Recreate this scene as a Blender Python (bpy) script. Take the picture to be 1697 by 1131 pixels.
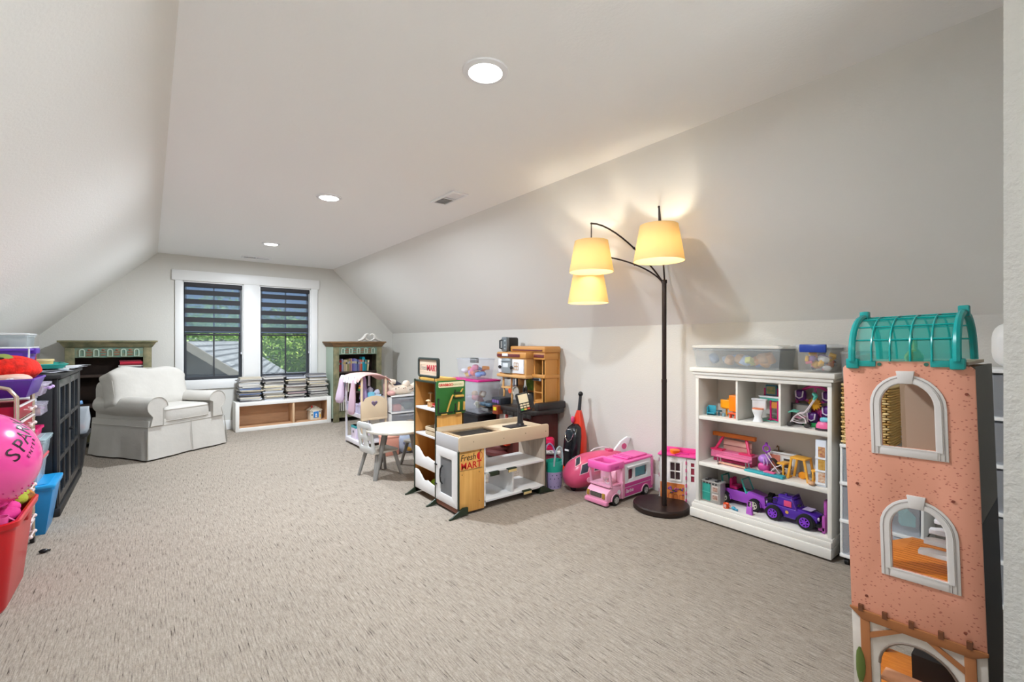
import bpy, bmesh, math, random
from mathutils import Matrix, Vector, Euler
PI = math.pi
random.seed(7)
for o in list(bpy.data.objects): bpy.data.objects.remove(o)
scene = bpy.context.scene
C = scene.collection

# ------------------------------------------------------------------ camera
YAW = math.atan(599.5 / 754.2)
cam_d = bpy.data.cameras.new('camera'); cam_d.lens = 16.0; cam_d.sensor_width = 36.0; cam_d.clip_start = 0.02; cam_d.clip_end = 300
cam = bpy.data.objects.new('camera', cam_d); C.objects.link(cam)
cam.location = (0, 0, 1.27); cam.rotation_euler = (PI / 2, 0, -YAW)
scene.camera = cam

# ------------------------------------------------------------------ world, sun, exposure
world = bpy.data.worlds.new('sky'); scene.world = world; world.use_nodes = True
wn = world.node_tree.nodes; wl = world.node_tree.links; wn.clear()
wo = wn.new('ShaderNodeOutputWorld'); wb = wn.new('ShaderNodeBackground')
sky = wn.new('ShaderNodeTexSky'); sky.sky_type = 'HOSEK_WILKIE'; sky.turbidity = 3.0
sky.sun_direction = Vector((0.62, -0.35, 0.70)).normalized(); sky.ground_albedo = 0.3
wb.inputs['Strength'].default_value = 9.0
wl.new(sky.outputs['Color'], wb.inputs['Color']); wl.new(wb.outputs['Background'], wo.inputs['Surface'])
sun_d = bpy.data.lights.new('sun', 'SUN'); sun_d.energy = 32.0; sun_d.angle = 0.01; sun_d.color = (1, .98, .94)
sun = bpy.data.objects.new('sun', sun_d); C.objects.link(sun)
sun.rotation_euler = Vector((-0.62, 0.35, -0.70)).to_track_quat('-Z', 'Y').to_euler()
vs = scene.view_settings
vs.view_transform = 'Standard'; vs.look = 'None'; vs.gamma = 1.0; vs.exposure = 0.36; vs.use_curve_mapping = False
DOWNLIGHT_W = (36.0, 56.0, 52.0)
LAMP_W = 4.0

# ------------------------------------------------------------------ helpers
def lin(h):
    h = h.lstrip('#'); r = []
    for i in (0, 2, 4):
        c = int(h[i:i + 2], 16) / 255.0
        r.append(c / 12.92 if c <= .04045 else ((c + .055) / 1.055) ** 2.4)
    return (r[0], r[1], r[2], 1.0)

_M = {}
def mat(col, rough=.5, metal=0.0, var=0.0, vscale=6.0, bump=0.0, bscale=60.0, spec=.5, clear=None, stretch=None, col2=None, trl=0.0, coat=0.0, tint=None):
    """procedural principled material; clear = opacity of a see-through plastic; col2+var = noise mottling"""
    key = (col, rough, metal, var, vscale, bump, bscale, spec, clear, stretch, col2, trl, coat, tint)
    if key in _M: return _M[key]
    m = bpy.data.materials.new('paint_' + col.strip('#')); m.use_nodes = True
    nt = m.node_tree; n = nt.nodes; l = nt.links
    p = n['Principled BSDF']; out = n['Material Output']
    c = lin(col); p.inputs['Base Color'].default_value = c
    p.inputs['Roughness'].default_value = rough; p.inputs['Metallic'].default_value = metal
    p.inputs['Specular IOR Level'].default_value = spec
    p.inputs['Coat Weight'].default_value = coat
    tc = None
    def coords():
        t = n.new('ShaderNodeTexCoord'); mp = n.new('ShaderNodeMapping')
        if stretch: mp.inputs['Scale'].default_value = stretch
        l.new(t.outputs['Object'], mp.inputs['Vector']); return mp
    if var > 0:
        tc = coords(); nz = n.new('ShaderNodeTexNoise'); nz.inputs['Scale'].default_value = vscale; nz.inputs['Detail'].default_value = 5
        rp = n.new('ShaderNodeValToRGB')
        if col2: a, b = c, lin(col2)
        else:
            a = tuple(x * (1 - var) for x in c[:3]) + (1,); b = tuple(min(1, x * (1 + var)) for x in c[:3]) + (1,)
        rp.color_ramp.elements[0].color = a; rp.color_ramp.elements[1].color = b
        rp.color_ramp.elements[0].position = .32; rp.color_ramp.elements[1].position = .68
        l.new(tc.outputs['Vector'], nz.inputs['Vector']); l.new(nz.outputs['Fac'], rp.inputs['Fac']); l.new(rp.outputs['Color'], p.inputs['Base Color'])
    if bump > 0:
        tc = tc or coords(); nb = n.new('ShaderNodeTexNoise'); nb.inputs['Scale'].default_value = bscale; nb.inputs['Detail'].default_value = 3
        bp = n.new('ShaderNodeBump'); bp.inputs['Strength'].default_value = bump; bp.inputs['Distance'].default_value = .01
        l.new(tc.outputs['Vector'], nb.inputs['Vector']); l.new(nb.outputs['Fac'], bp.inputs['Height']); l.new(bp.outputs['Normal'], p.inputs['Normal'])
    if trl > 0:
        t = n.new('ShaderNodeBsdfTranslucent'); t.inputs['Color'].default_value = c
        mx = n.new('ShaderNodeMixShader'); mx.inputs['Fac'].default_value = trl
        l.new(p.outputs['BSDF'], mx.inputs[1]); l.new(t.outputs['BSDF'], mx.inputs[2]); l.new(mx.outputs['Shader'], out.inputs['Surface'])
    if clear is not None:
        t = n.new('ShaderNodeBsdfTransparent'); k = .35
        t.inputs['Color'].default_value = (tint or tuple(1 - (1 - x) * k for x in c[:3])) + (1,)
        mx = n.new('ShaderNodeMixShader'); mx.inputs['Fac'].default_value = clear
        l.new(t.outputs['BSDF'], mx.inputs[1]); l.new(p.outputs['BSDF'], mx.inputs[2]); l.new(mx.outputs['Shader'], out.inputs['Surface'])
    _M[key] = m
    return m

def glow(col, strength):
    key = ('glow', col, strength)
    if key in _M: return _M[key]
    m = bpy.data.materials.new('glow_' + col.strip('#')); m.use_nodes = True
    p = m.node_tree.nodes['Principled BSDF']; p.inputs['Base Color'].default_value = (0.8, 0.8, 0.8, 1)
    p.inputs['Emission Color'].default_value = lin(col); p.inputs['Emission Strength'].default_value = strength
    _M[key] = m; return m

def wood(col, col2, scale=3.0, axis='x', rough=.5):
    s = {'x': (1, 14, 14), 'y': (14, 1, 14), 'z': (14, 14, 1)}[axis]
    return mat(col, rough, var=.5, vscale=scale, stretch=s, col2=col2)

class B:
    """collects shapes, becomes ONE mesh object"""
    def __init__(s): s.v = []; s.f = []; s.R = None
    def add(s, v, f, R=None):
        n = len(s.v); M = R if R is not None else s.R
        for p in v:
            p = Vector(p); s.v.append(tuple(M @ p) if M is not None else tuple(p))
        for q in f: s.f.append(tuple(i + n for i in q))
        return s
    def box(s, x0, x1, y0, y1, z0, z1, R=None):
        v = [(x, y, z) for z in (z0, z1) for y in (y0, y1) for x in (x0, x1)]
        return s.add(v, [(0, 2, 3, 1), (4, 5, 7, 6), (0, 1, 5, 4), (2, 6, 7, 3), (0, 4, 6, 2), (1, 3, 7, 5)], R)
    def taper(s, b, t, z0, z1, R=None):
        """frustum: b,t = (x0,x1,y0,y1) bottom and top"""
        v = [(b[0], b[2], z0), (b[1], b[2], z0), (b[1], b[3], z0), (b[0], b[3], z0), (t[0], t[2], z1), (t[1], t[2], z1), (t[1], t[3], z1), (t[0], t[3], z1)]
        return s.add(v, [(0, 3, 2, 1), (4, 5, 6, 7), (0, 1, 5, 4), (1, 2, 6, 5), (2, 3, 7, 6), (3, 0, 4, 7)], R)
    def tub(s, b, t, z0, z1, th=.006, R=None):
        """open-topped tapered box with wall thickness"""
        def ring(q, d, z): return [(q[0] + d, q[2] + d, z), (q[1] - d, q[2] + d, z), (q[1] - d, q[3] - d, z), (q[0] + d, q[3] - d, z)]
        v = ring(b, 0, z0) + ring(t, 0, z1) + ring(t, th, z1) + ring(b, th, z0 + th)
        f = [(0, 3, 2, 1)]
        for k in range(3):
            for i in range(4): f.append((k * 4 + i, k * 4 + (i + 1) % 4, k * 4 + 4 + (i + 1) % 4, k * 4 + 4 + i))
        f.append((12, 13, 14, 15)); return s.add(v, f, R)
    def loft(s, secs, caps=True, R=None, closed=True):
        n = len(secs[0]); v = [p for q in secs for p in q]; f = []
        for k in range(len(secs) - 1):
            for i in range(n if closed else n - 1):
                j = (i + 1) % n; f.append((k * n + i, k * n + j, (k + 1) * n + j, (k + 1) * n + i))
        if caps: f.append(tuple(range(n - 1, -1, -1))); f.append(tuple((len(secs) - 1) * n + i for i in range(n)))
        return s.add(v, f, R)
    def cyl(s, p0, p1, r, r2=None, n=12, caps=True, R=None):
        r2 = r if r2 is None else r2; p0, p1 = Vector(p0), Vector(p1); d = (p1 - p0).normalized()
        a = d.orthogonal().normalized(); b = d.cross(a)
        return s.loft([[p + (a * math.cos(2 * PI * i / n) + b * math.sin(2 * PI * i / n)) * q for i in range(n)] for p, q in ((p0, r), (p1, r2))], caps, R)
    def tube(s, pts, r, n=8, R=None, closed=False):
        pts = [Vector(p) for p in pts]; secs = []; m = len(pts); up = None
        for i, p in enumerate(pts):
            if closed: d = (pts[(i + 1) % m] - pts[i - 1]).normalized()
            else: d = (pts[min(i + 1, m - 1)] - pts[max(i - 1, 0)]).normalized()
            if up is None: up = d.orthogonal().normalized()
            up = (up - d * up.dot(d)); up = up.normalized() if up.length > 1e-6 else d.orthogonal().normalized()
            b = d.cross(up); rr = r[i] if isinstance(r, (list, tuple)) else r
            secs.append([p + (up * math.cos(2 * PI * k / n) + b * math.sin(2 * PI * k / n)) * rr for k in range(n)])
        if closed: secs.append(secs[0])
        return s.loft(secs, not closed, R)
    def lathe(s, prof, c=(0, 0, 0), n=20, R=None, caps=True):
        secs = [[(c[0] + r * math.cos(2 * PI * i / n), c[1] + r * math.sin(2 * PI * i / n), c[2] + z) for i in range(n)] for r, z in prof]
        return s.loft(secs, caps, R)
    def ball(s, c, r, n=14, e=1.0, noise=0.0, seed=0, R=None):
        """superellipsoid: r=(rx,ry,rz), e<1 boxier; noise = lumpiness"""
        if not isinstance(r, (tuple, list)): r = (r, r, r)
        m = max(6, n * 2 // 3); secs = []
        def pw(x): return math.copysign(abs(x) ** e, x)
        for j in range(m + 1):
            ph = -PI / 2 + PI * j / m; q = []
            for i in range(n):
                t = 2 * PI * i / n; x, y, z = pw(math.cos(ph)) * pw(math.cos(t)), pw(math.cos(ph)) * pw(math.sin(t)), pw(math.sin(ph))
                k = 1 + noise * (math.sin(5 * x + seed) * math.sin(4 * y + 2 * seed) + .6 * math.sin(9 * z + 7 * x + seed * 3))
                q.append((c[0] + r[0] * x * k, c[1] + r[1] * y * k, c[2] + r[2] * z * k))
            secs.append(q)
        return s.loft(secs, True, R)
    def plate(s, outer, holes, plane, a, b, R=None):
        """flat board with holes; plane 'xz' spans y a..b, 'yz' spans x a..b, 'xy' spans z a..b"""
        def P(q, d): return {'xz': (q[0], d, q[1]), 'yz': (d, q[0], q[1]), 'xy': (q[0], q[1], d)}[plane]
        if not holes:
            n = len(outer)
            return s.loft([[P(q, a) for q in outer], [P(q, b) for q in outer]], True, R)
        bm = bmesh.new(); es = []
        loops = [outer] + holes; idx = []; k = 0
        for lp in loops:
            vs_ = [bm.verts.new(P(q, a)) for q in lp]
            es += [bm.edges.new((vs_[i], vs_[(i + 1) % len(vs_)])) for i in range(len(vs_))]
        bm.verts.ensure_lookup_table(); bm.verts.index_update()
        bmesh.ops.triangle_fill(bm, use_beauty=True, use_dissolve=False, edges=es)
        v = [tuple(x.co) for x in bm.verts]; f = [tuple(x.index for x in q.verts) for q in bm.faces]; bm.free()
        tot = len(v); v2 = [P(q, b) for lp in loops for q in lp]; ff = list(f) + [tuple(i + tot for i in reversed(q)) for q in f]
        st = 0
        for lp in loops:
            n = len(lp)
            for i in range(n): ff.append((st + i, st + (i + 1) % n, tot + st + (i + 1) % n, tot + st + i))
            st += n
        return s.add(v + v2, ff, R)
    def sheet(s, fn, nu, nv, th=0.0, R=None):
        v = [fn(i / nu, j / nv) for j in range(nv + 1) for i in range(nu + 1)]
        f = [(j * (nu + 1) + i, j * (nu + 1) + i + 1, (j + 1) * (nu + 1) + i + 1, (j + 1) * (nu + 1) + i) for j in range(nv) for i in range(nu)]
        return s.add(v, f, R)
    def mesh(s, name, m, bev=0.0, seg=2, smooth=False, ang=40, solid=0.0):
        me = bpy.data.meshes.new(name); bm = bmesh.new()
        vs_ = [bm.verts.new(p) for p in s.v]
        for q in s.f:
            try: bm.faces.new([vs_[i] for i in q])
            except ValueError: pass
        bmesh.ops.remove_doubles(bm, verts=bm.verts, dist=1e-6)
        bmesh.ops.recalc_face_normals(bm, faces=bm.faces)
        if solid > 0:
            bmesh.ops.solidify(bm, geom=list(bm.faces) , thickness=solid)
            bmesh.ops.recalc_face_normals(bm, faces=bm.faces)
        if bev > 0:
            bm.normal_update()
            es = [e for e in bm.edges if len(e.link_faces) == 2 and e.calc_face_angle(0) > math.radians(30)]
            bmesh.ops.bevel(bm, geom=es, offset=bev, segments=seg, affect='EDGES', profile=.5, clamp_overlap=True)
        bm.to_mesh(me); bm.free()
        if smooth or bev > 0:
            me.polygons.foreach_set('use_smooth', [True] * len(me.polygons)); me.set_sharp_from_angle(angle=math.radians(ang))
        for x in (m if isinstance(m, list) else [m]): me.materials.append(x)
        return me
    def out(s, name, m, parent=None, loc=(0, 0, 0), rot=(0, 0, 0), **k):
        o = bpy.data.objects.new(name, s.mesh(name, m, **k)); C.objects.link(o)
        o.location = loc; o.rotation_euler = rot
        if parent is not None: o.parent = parent
        return o

def tag(o, label, cat, group=None):
    o['label'] = label; o['category'] = cat
    if group: o['group'] = group
    return o
def thing(name, label, cat, loc=(0, 0, 0), rotz=0.0, group=None, rot=None):
    o = bpy.data.objects.new(name, None); C.objects.link(o); o.empty_display_size = .05
    o.location = loc; o.rotation_euler = rot if rot else (0, 0, rotz)
    return tag(o, label, cat, group)
def struct(o): o['kind'] = 'structure'; return o
def dup(root, loc, rotz, label=None, group=None, scale=None):
    r = root.copy(); C.objects.link(r); r.location = loc; r.rotation_euler = (0, 0, rotz)
    if scale: r.scale = scale
    if label: r['label'] = label
    if group: r['group'] = group
    for ch in list(root.children):
        c = ch.copy(); C.objects.link(c); c.parent = r
        for g in list(ch.children):
            d = g.copy(); C.objects.link(d); d.parent = c
    return r
def text(name, body, size, m, parent, loc, rot, depth=.0015, sx=1.0, shear=0.0, bold=0.0):
    cu = bpy.data.curves.new('lettering', 'FONT'); cu.body = body; cu.size = size; cu.extrude = depth; cu.align_x = 'CENTER'; cu.align_y = 'CENTER'; cu.shear = shear
    cu.resolution_u = 3; cu.offset = bold
    t = bpy.data.objects.new('tmp', cu); C.objects.link(t)
    dg = bpy.context.evaluated_depsgraph_get()
    me = bpy.data.meshes.new_from_object(t.evaluated_get(dg)); bpy.data.objects.remove(t); bpy.data.curves.remove(cu)
    me.materials.clear(); me.materials.append(m)
    o = bpy.data.objects.new(name, me); C.objects.link(o); o.parent = parent; o.location = loc; o.rotation_euler = rot; o.scale = (sx, 1, 1)
    return o
FRONT = (PI / 2, 0, 0)           # lettering that faces local -Y
LEFT = (PI / 2, 0, -PI / 2)      # lettering that faces local -X
def rz(a): return Matrix.Rotation(a, 4, 'Z')
def T(x, y, z): return Matrix.Translation((x, y, z))
def arch(x0, x1, z0, z1, n=10, r=None):
    """arched opening outline: rectangle with half-ellipse top"""
    cx, w = (x0 + x1) / 2, (x1 - x0) / 2; r = w if r is None else r
    return [(x0, z0), (x1, z0)] + [(cx + w * math.cos(PI * i / n), z1 - r + r * math.sin(PI * i / n)) for i in range(n + 1)]
def rect(x0, x1, z0, z1): return [(x0, z0), (x1, z0), (x1, z1), (x0, z1)]
def rrect(x0, x1, z0, z1, r, n=4):
    p = []
    for cx, cz, a in ((x1 - r, z0 + r, -PI / 2), (x1 - r, z1 - r, 0), (x0 + r, z1 - r, PI / 2), (x0 + r, z0 + r, PI)):
        p += [(cx + r * math.cos(a + PI / 2 * i / n), cz + r * math.sin(a + PI / 2 * i / n)) for i in range(n + 1)]
    return p
def heart(c, s, n=20):
    p = []
    for i in range(n):
        t = 2 * PI * i / n
        p.append((c[0] + s * 16 * math.sin(t) ** 3 / 17, c[1] + s * (13 * math.cos(t) - 5 * math.cos(2 * t) - 2 * math.cos(3 * t) - math.cos(4 * t)) / 17))
    return p

# common colours
WHITE = mat('#e9e7e2', .45); WHITEP = mat('#ececee', .3); BLACK = mat('#131315', .35); DARK = mat('#232226', .4)
PINK = mat('#f08fb4', .35); HOTPINK = mat('#ee4fa0', .35); MAGENTA = mat('#c8156b', .35); PURPLE = mat('#52238f', .3); LILAC = mat('#a04bc0', .3)
TEAL = mat('#14a8a0', .35); ORANGE = mat('#ff8a00', .35); YELLOW = mat('#f0b818', .4); RED = mat('#cf1f22', .35); GREY = mat('#8f9092', .45)
CHROME = mat('#c9cacb', .2, metal=1.0); CLEARP = mat('#e6ebee', .15, clear=.28); CLEARW = mat('#eef0f2', .3, clear=.5); RUBBER = mat('#1a1a1a', .8)
GLASS = mat('#dfe9ee', .05, clear=.10)
TINT = mat('#dfe9ee', .05, clear=.08, tint=(.45, .46, .48))
# ================================================================== the room
XL, XR, YB, YN, ZC = -1.02, 3.374, 7.65, -1.7, 2.443
XBL, XBR, ZKL, ZKR = 0.078, 2.336, 1.345, 1.405       # ceiling breaks and knee-wall heights
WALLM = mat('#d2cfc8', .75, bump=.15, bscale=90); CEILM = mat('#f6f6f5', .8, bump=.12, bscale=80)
TRIMM = mat('#e6e5e3', .4)

def carpet():
    m = bpy.data.materials.new('loop_carpet'); m.use_nodes = True; nt = m.node_tree; n = nt.nodes; l = nt.links; p = n['Principled BSDF']
    p.inputs['Roughness'].default_value = .95; p.inputs['Specular IOR Level'].default_value = .1
    tc = n.new('ShaderNodeTexCoord')
    def noise(scale, st, det):
        mp = n.new('ShaderNodeMapping'); mp.inputs['Scale'].default_value = st; l.new(tc.outputs['Object'], mp.inputs['Vector'])
        z = n.new('ShaderNodeTexNoise'); z.inputs['Scale'].default_value = scale; z.inputs['Detail'].default_value = det; z.inputs['Roughness'].default_value = .6
        l.new(mp.outputs['Vector'], z.inputs['Vector']); return z
    a = noise(1.0, (175, 9.5, 1), 2.5); b = noise(1.0, (190, 150, 1), 2.0); c = noise(1.6, (1, 1, 1), 2.0); d = noise(1.0, (170, 30, 1), 1.0)
    r = n.new('ShaderNodeValToRGB'); e = r.color_ramp.elements                       # dark dashes along the ribs
    e[0].position = .28; e[0].color = lin('#40382f'); e[1].position = .46; e[1].color = lin('#a3988b')
    k = r.color_ramp.elements.new(.35); k.color = lin('#93887e'); k = r.color_ramp.elements.new(.68); k.color = lin('#b2a79a')
    l.new(a.outputs['Fac'], r.inputs['Fac'])
    mx = n.new('ShaderNodeMath'); mx.operation = 'ADD'; l.new(b.outputs['Fac'], mx.inputs[0]); l.new(d.outputs['Fac'], mx.inputs[1])
    r3 = n.new('ShaderNodeValToRGB'); r3.color_ramp.elements[0].color = (.62, .60, .58, 1); r3.color_ramp.elements[0].position = .36; r3.color_ramp.elements[1].color = (1, 1, 1, 1); r3.color_ramp.elements[1].position = .62
    hf = n.new('ShaderNodeMath'); hf.operation = 'MULTIPLY'; hf.inputs[1].default_value = .5; l.new(mx.outputs[0], hf.inputs[0]); l.new(hf.outputs[0], r3.inputs['Fac'])
    m4 = n.new('ShaderNodeMix'); m4.data_type = 'RGBA'; m4.blend_type = 'MULTIPLY'; m4.inputs['Factor'].default_value = .8; l.new(r.outputs['Color'], m4.inputs[6]); l.new(r3.outputs['Color'], m4.inputs[7])
    mul = n.new('ShaderNodeMix'); mul.data_type = 'RGBA'; mul.blend_type = 'MULTIPLY'; mul.inputs['Factor'].default_value = .2
    r2 = n.new('ShaderNodeValToRGB'); r2.color_ramp.elements[0].color = (.75, .75, .75, 1); r2.color_ramp.elements[0].position = .3; r2.color_ramp.elements[1].position = .7
    l.new(c.outputs['Fac'], r2.inputs['Fac']); l.new(m4.outputs[2], mul.inputs[6]); l.new(r2.outputs['Color'], mul.inputs[7]); l.new(mul.outputs[2], p.inputs['Base Color'])
    bp = n.new('ShaderNodeBump'); bp.inputs['Strength'].default_value = .5; bp.inputs['Distance'].default_value = .005
    l.new(hf.outputs[0], bp.inputs['Height']); l.new(bp.outputs['Normal'], p.inputs['Normal'])
    return m
struct(B().box(XL - .2, XR + .2, YN, YB + .2, -.12, 0).out('floor', carpet()))
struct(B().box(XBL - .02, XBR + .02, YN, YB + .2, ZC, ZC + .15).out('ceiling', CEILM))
def slope(name, pa, pb):
    (xa, za), (xb, zb) = pa, pb
    o = .16
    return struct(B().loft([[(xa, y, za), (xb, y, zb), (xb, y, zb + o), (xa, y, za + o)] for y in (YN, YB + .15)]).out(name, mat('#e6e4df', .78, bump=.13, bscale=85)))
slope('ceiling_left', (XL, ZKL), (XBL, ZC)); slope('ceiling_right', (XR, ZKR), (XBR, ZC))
struct(B().box(XL - .15, XL, YN, YB + .15, 0, ZKL + .16).out('wall_left', WALLM))
struct(B().box(XR, XR + .15, YN, YB + .15, 0, ZKR + .16).out('wall_right', WALLM))
gable = [(XL, 0), (XR, 0), (XR, ZKR), (XBR, ZC), (XBL, ZC), (XL, ZKL)]
WIN = [(.345, 1.065), (1.275, 1.995)]; WZ0, WZ1 = .72, 2.092
struct(B().plate(gable, [rect(a, b, WZ0, WZ1) for a, b in WIN], 'xz', YB, YB + .15).out('wall_gable', WALLM))
struct(B().plate(gable, [rect(.1, 1.9, .02, 2.15)], 'xz', YN - .12, YN).out('wall_behind', WALLM))  # opening cut to let daylight in towards the ceiling
d1 = bpy.data.objects.new('added_daylight_door', None); C.objects.link(d1); struct(d1)      # unseen glazed door behind the camera, added so daylight lifts the ceiling
B().plate(rect(.1, 1.9, .02, 2.15), [rect(.16, .97, .1, 2.09), rect(1.03, 1.84, .1, 2.09)], 'xz', YN - .09, YN - .05).out('added_door_frame', mat('#2f3136', .45), d1)
B().box(.16, 1.84, YN - .071, YN - .069, .1, 2.09).out('door_pane', GLASS, d1)  # clear pane of the added door
struct(B().box(-4, 6, -7.5, YN - .13, -.12, -.04).out('added_bounce_deck', mat('#d8d5cf', .9)))  # unseen pale deck, added to bounce sunlight up onto the ceiling
# the short wall that closes the picture on the right
struct(B().box(1.70, 1.82, -1.2, .1285, 0, 2.443).out('wall_partition', mat('#c4c1bb', .8, bump=.55, bscale=55)))  # wall colour darkened to stand in for the shade it lies in
# baseboards
struct(B().box(XL, XR, YB - .016, YB, 0, .135).out('baseboard_gable', TRIMM, bev=.004))
struct(B().box(XR - .016, XR, YN, YB - .016, 0, .135).out('baseboard_right', TRIMM, bev=.004))
struct(B().box(XL, XL + .016, YN, YB - .016, 0, .135).out('baseboard_left', TRIMM, bev=.004))

# window casing
trim = bpy.data.objects.new('trim_1', None); C.objects.link(trim); struct(trim)
B().box(.226, 2.122, YB - .03, YB, 2.097, 2.237).out('header', TRIMM, trim, bev=.003)
B().box(.262, .345, YB - .022, YB, .60, 2.097).out('side_casing', TRIMM, trim, bev=.002)
B().box(1.995, 2.095, YB - .022, YB, .60, 2.097).out('side_casing', TRIMM, trim, bev=.002)
B().box(1.065, 1.275, YB - .022, YB, .72, 2.097).out('mullion', TRIMM, trim, bev=.002)
B().box(.345, 1.995, YB - .022, YB, .60, .72).out('apron', TRIMM, trim, bev=.002)
FRM = mat('#2f3136', .45)
for k, (a, b) in enumerate(WIN):
    w = bpy.data.objects.new('window_%d' % (k + 1), None); C.objects.link(w); struct(w)
    B().box(a, a + .012, YB, YB + .13, WZ0, WZ1).box(b - .012, b, YB, YB + .13, WZ0, WZ1).box(a, b, YB, YB + .13, WZ1 - .012, WZ1).box(a, b, YB, YB + .13, WZ0, WZ0 + .008).out('jamb', TRIMM, w)
    B().plate(rect(a + .012, b - .012, WZ0 + .008, WZ1 - .012), [rect(a + .048, b - .048, WZ0 + .05, 1.385), rect(a + .048, b - .048, 1.43, WZ1 - .05)], 'xz', YB + .055, YB + .10).out('sash', FRM, w, bev=.003)
    mx = (a + b) / 2 + (.005 if k == 0 else .01)
    B().box(mx - .009, mx + .009, YB + .066, YB + .09, WZ0 + .05, 1.385).out('muntin', FRM, w)
    B().box(mx - .009, mx + .009, YB + .066, YB + .09, 1.43, WZ1 - .05).out('muntin', FRM, w)
    for z0, z1 in ((WZ0 + .045, 1.39), (1.425, WZ1 - .045)):
        B().box(a + .04, b - .04, YB + .077, YB + .078, z0, z1).out('pane', TINT, w)
    t = thing('roller_blind', ('dark zebra roller blind half lowered in the left window' if k == 0 else 'dark zebra roller blind half lowered in the right window'), 'blind', ((a + b) / 2, YB + .03, 2.08), group='zebra blinds')
    hw = (b - a) / 2 - .016; DB = mat('#2c2b2f', .7, bump=.1, bscale=300)
    B().box(-hw, hw, -.025, .02, -.062, 0).out('cassette', DB, t, bev=.006)
    zt = -.062
    B().box(-hw + .01, hw - .022, -.0005, .0005, -.69, -.06).out('sheer_fabric', mat('#a8bcd4', .8, clear=.18), t)
    for i in range(5):
        z1 = -.102 - i * .126
        B().box(-hw + .01, hw - .022, -.002, .002, z1 - .068, z1).out('band', DB, t)
    B().box(-hw + .008, hw - .02, -.008, .008, -.733, -.708).out('bottom_rail', DB, t, bev=.004)
    c = B().tube([(hw - .008, -.012, -.05), (hw - .008, -.012, -.98)], .0018, n=6)
    cc = c.out('pull_cord', WHITEP, t); B().ball((hw - .008, -.012, -.99), (.008, .008, .018), n=10).out('cord_weight', WHITEP, cc, smooth=True)

# recessed lights
for i, y in enumerate((1.62, 3.83, 6.10)):
    lab = ['recessed ceiling light nearest the camera', 'recessed ceiling light, the middle one of the three in the row', 'recessed ceiling light nearest the window wall'][i]
    t = thing('ceiling_light', lab, 'ceiling light', (1.14, y, ZC), group='row of recessed ceiling lights')
    B().lathe([(.070, -.004), (.074, -.011), (.097, -.006), (.10, 0), (.07, 0)], n=32, caps=False).out('trim_ring', WHITEP, t, smooth=True)
    B().lathe([(0.001, -.016), (.045, -.0145), (.07, -.010), (.071, -.003)], n=28).out('lens', glow('#fffdf8', 9.0), t, smooth=True)
    ld = bpy.data.lights.new('downlight', 'AREA'); ld.shape = 'DISK'; ld.size = .15; ld.energy = DOWNLIGHT_W[i]; ld.color = (.87, .955, 1.04); ld.spread = math.radians(178)
    lo = bpy.data.objects.new('downlight', ld); C.objects.link(lo); lo.parent = t; lo.location = (0, 0, -.022)
# ceiling vents
def vent(x0, x1, y0, y1, lab):
    t = thing('ceiling_vent', lab, 'vent', ((x0 + x1) / 2, (y0 + y1) / 2, ZC)); w, h = (x1 - x0) / 2, (y1 - y0) / 2
    B().plate(rect(-w, w, -h, h), [rect(-w + .022, w - .022, -h + .022, -.006), rect(-w + .022, w - .022, .006, h - .022)] if h > w else [rect(-w + .022, -.006, -h + .022, h - .022), rect(.006, w - .022, -h + .022, h - .022)], 'xy', -.012, 0).out('frame', WHITEP, t, bev=.002)
    B().box(-w + .015, w - .015, -h + .015, h - .015, -.0015, 0).out('duct', mat('#77777a', .9), t)
    n = 14; L = max(w, h)
    for i in range(n):
        p = -L + .03 + (2 * L - .06) * i / (n - 1)
        if abs(p) < .012: continue
        R = (T(0, p, -.006) @ Matrix.Rotation(.7 if p > 0 else -.7, 4, 'X')) if h > w else (T(p, 0, -.006) @ Matrix.Rotation(.7 if p > 0 else -.7, 4, 'Y'))
        b = B().box(-w + .022, w - .022, -.006, .006, -.0006, .0006, R) if h > w else B().box(-.006, .006, -h + .022, h - .022, -.0006, .0006, R)
        b.out('louver', WHITEP, t)
vent(1.84, 1.99, 3.06, 3.42, 'white ceiling vent between the lights and the right slope')
vent(.99, 1.345, 7.17, 7.31, 'white ceiling vent close to the window wall')

# ================================================================== outdoors
struct(B().box(-80, 80, -90, -1.95, -3.3, -3.2).out('added_bounce_ground', mat('#c9c5bd', .9, var=.1, vscale=.8)))  # unseen pale ground at the back, added to reflect sunlight into the room
struct(B().box(-80, 80, 7.9, 120, -3.3, -3.2).out('ground', mat('#4c6a2e', .9, var=.4, vscale=.6)))
def shingles():
    m = bpy.data.materials.new('asphalt_shingle'); m.use_nodes = True; n = m.node_tree.nodes; l = m.node_tree.links; p = n['Principled BSDF']
    tc = n.new('ShaderNodeTexCoord'); br = n.new('ShaderNodeTexBrick'); br.inputs['Scale'].default_value = 1
    br.inputs['Color1'].default_value = lin('#8b8f8e'); br.inputs['Color2'].default_value = lin('#767a7a'); br.inputs['Mortar'].default_value = lin('#4d5152')
    br.inputs['Brick Width'].default_value = .45; br.inputs['Row Height'].default_value = .2; br.inputs['Mortar Size'].default_value = .035
    l.new(tc.outputs['UV'], br.inputs['Vector']); l.new(br.outputs['Color'], p.inputs['Base Color']); p.inputs['Roughness'].default_value = .9
    return m
SH = shingles()
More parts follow.
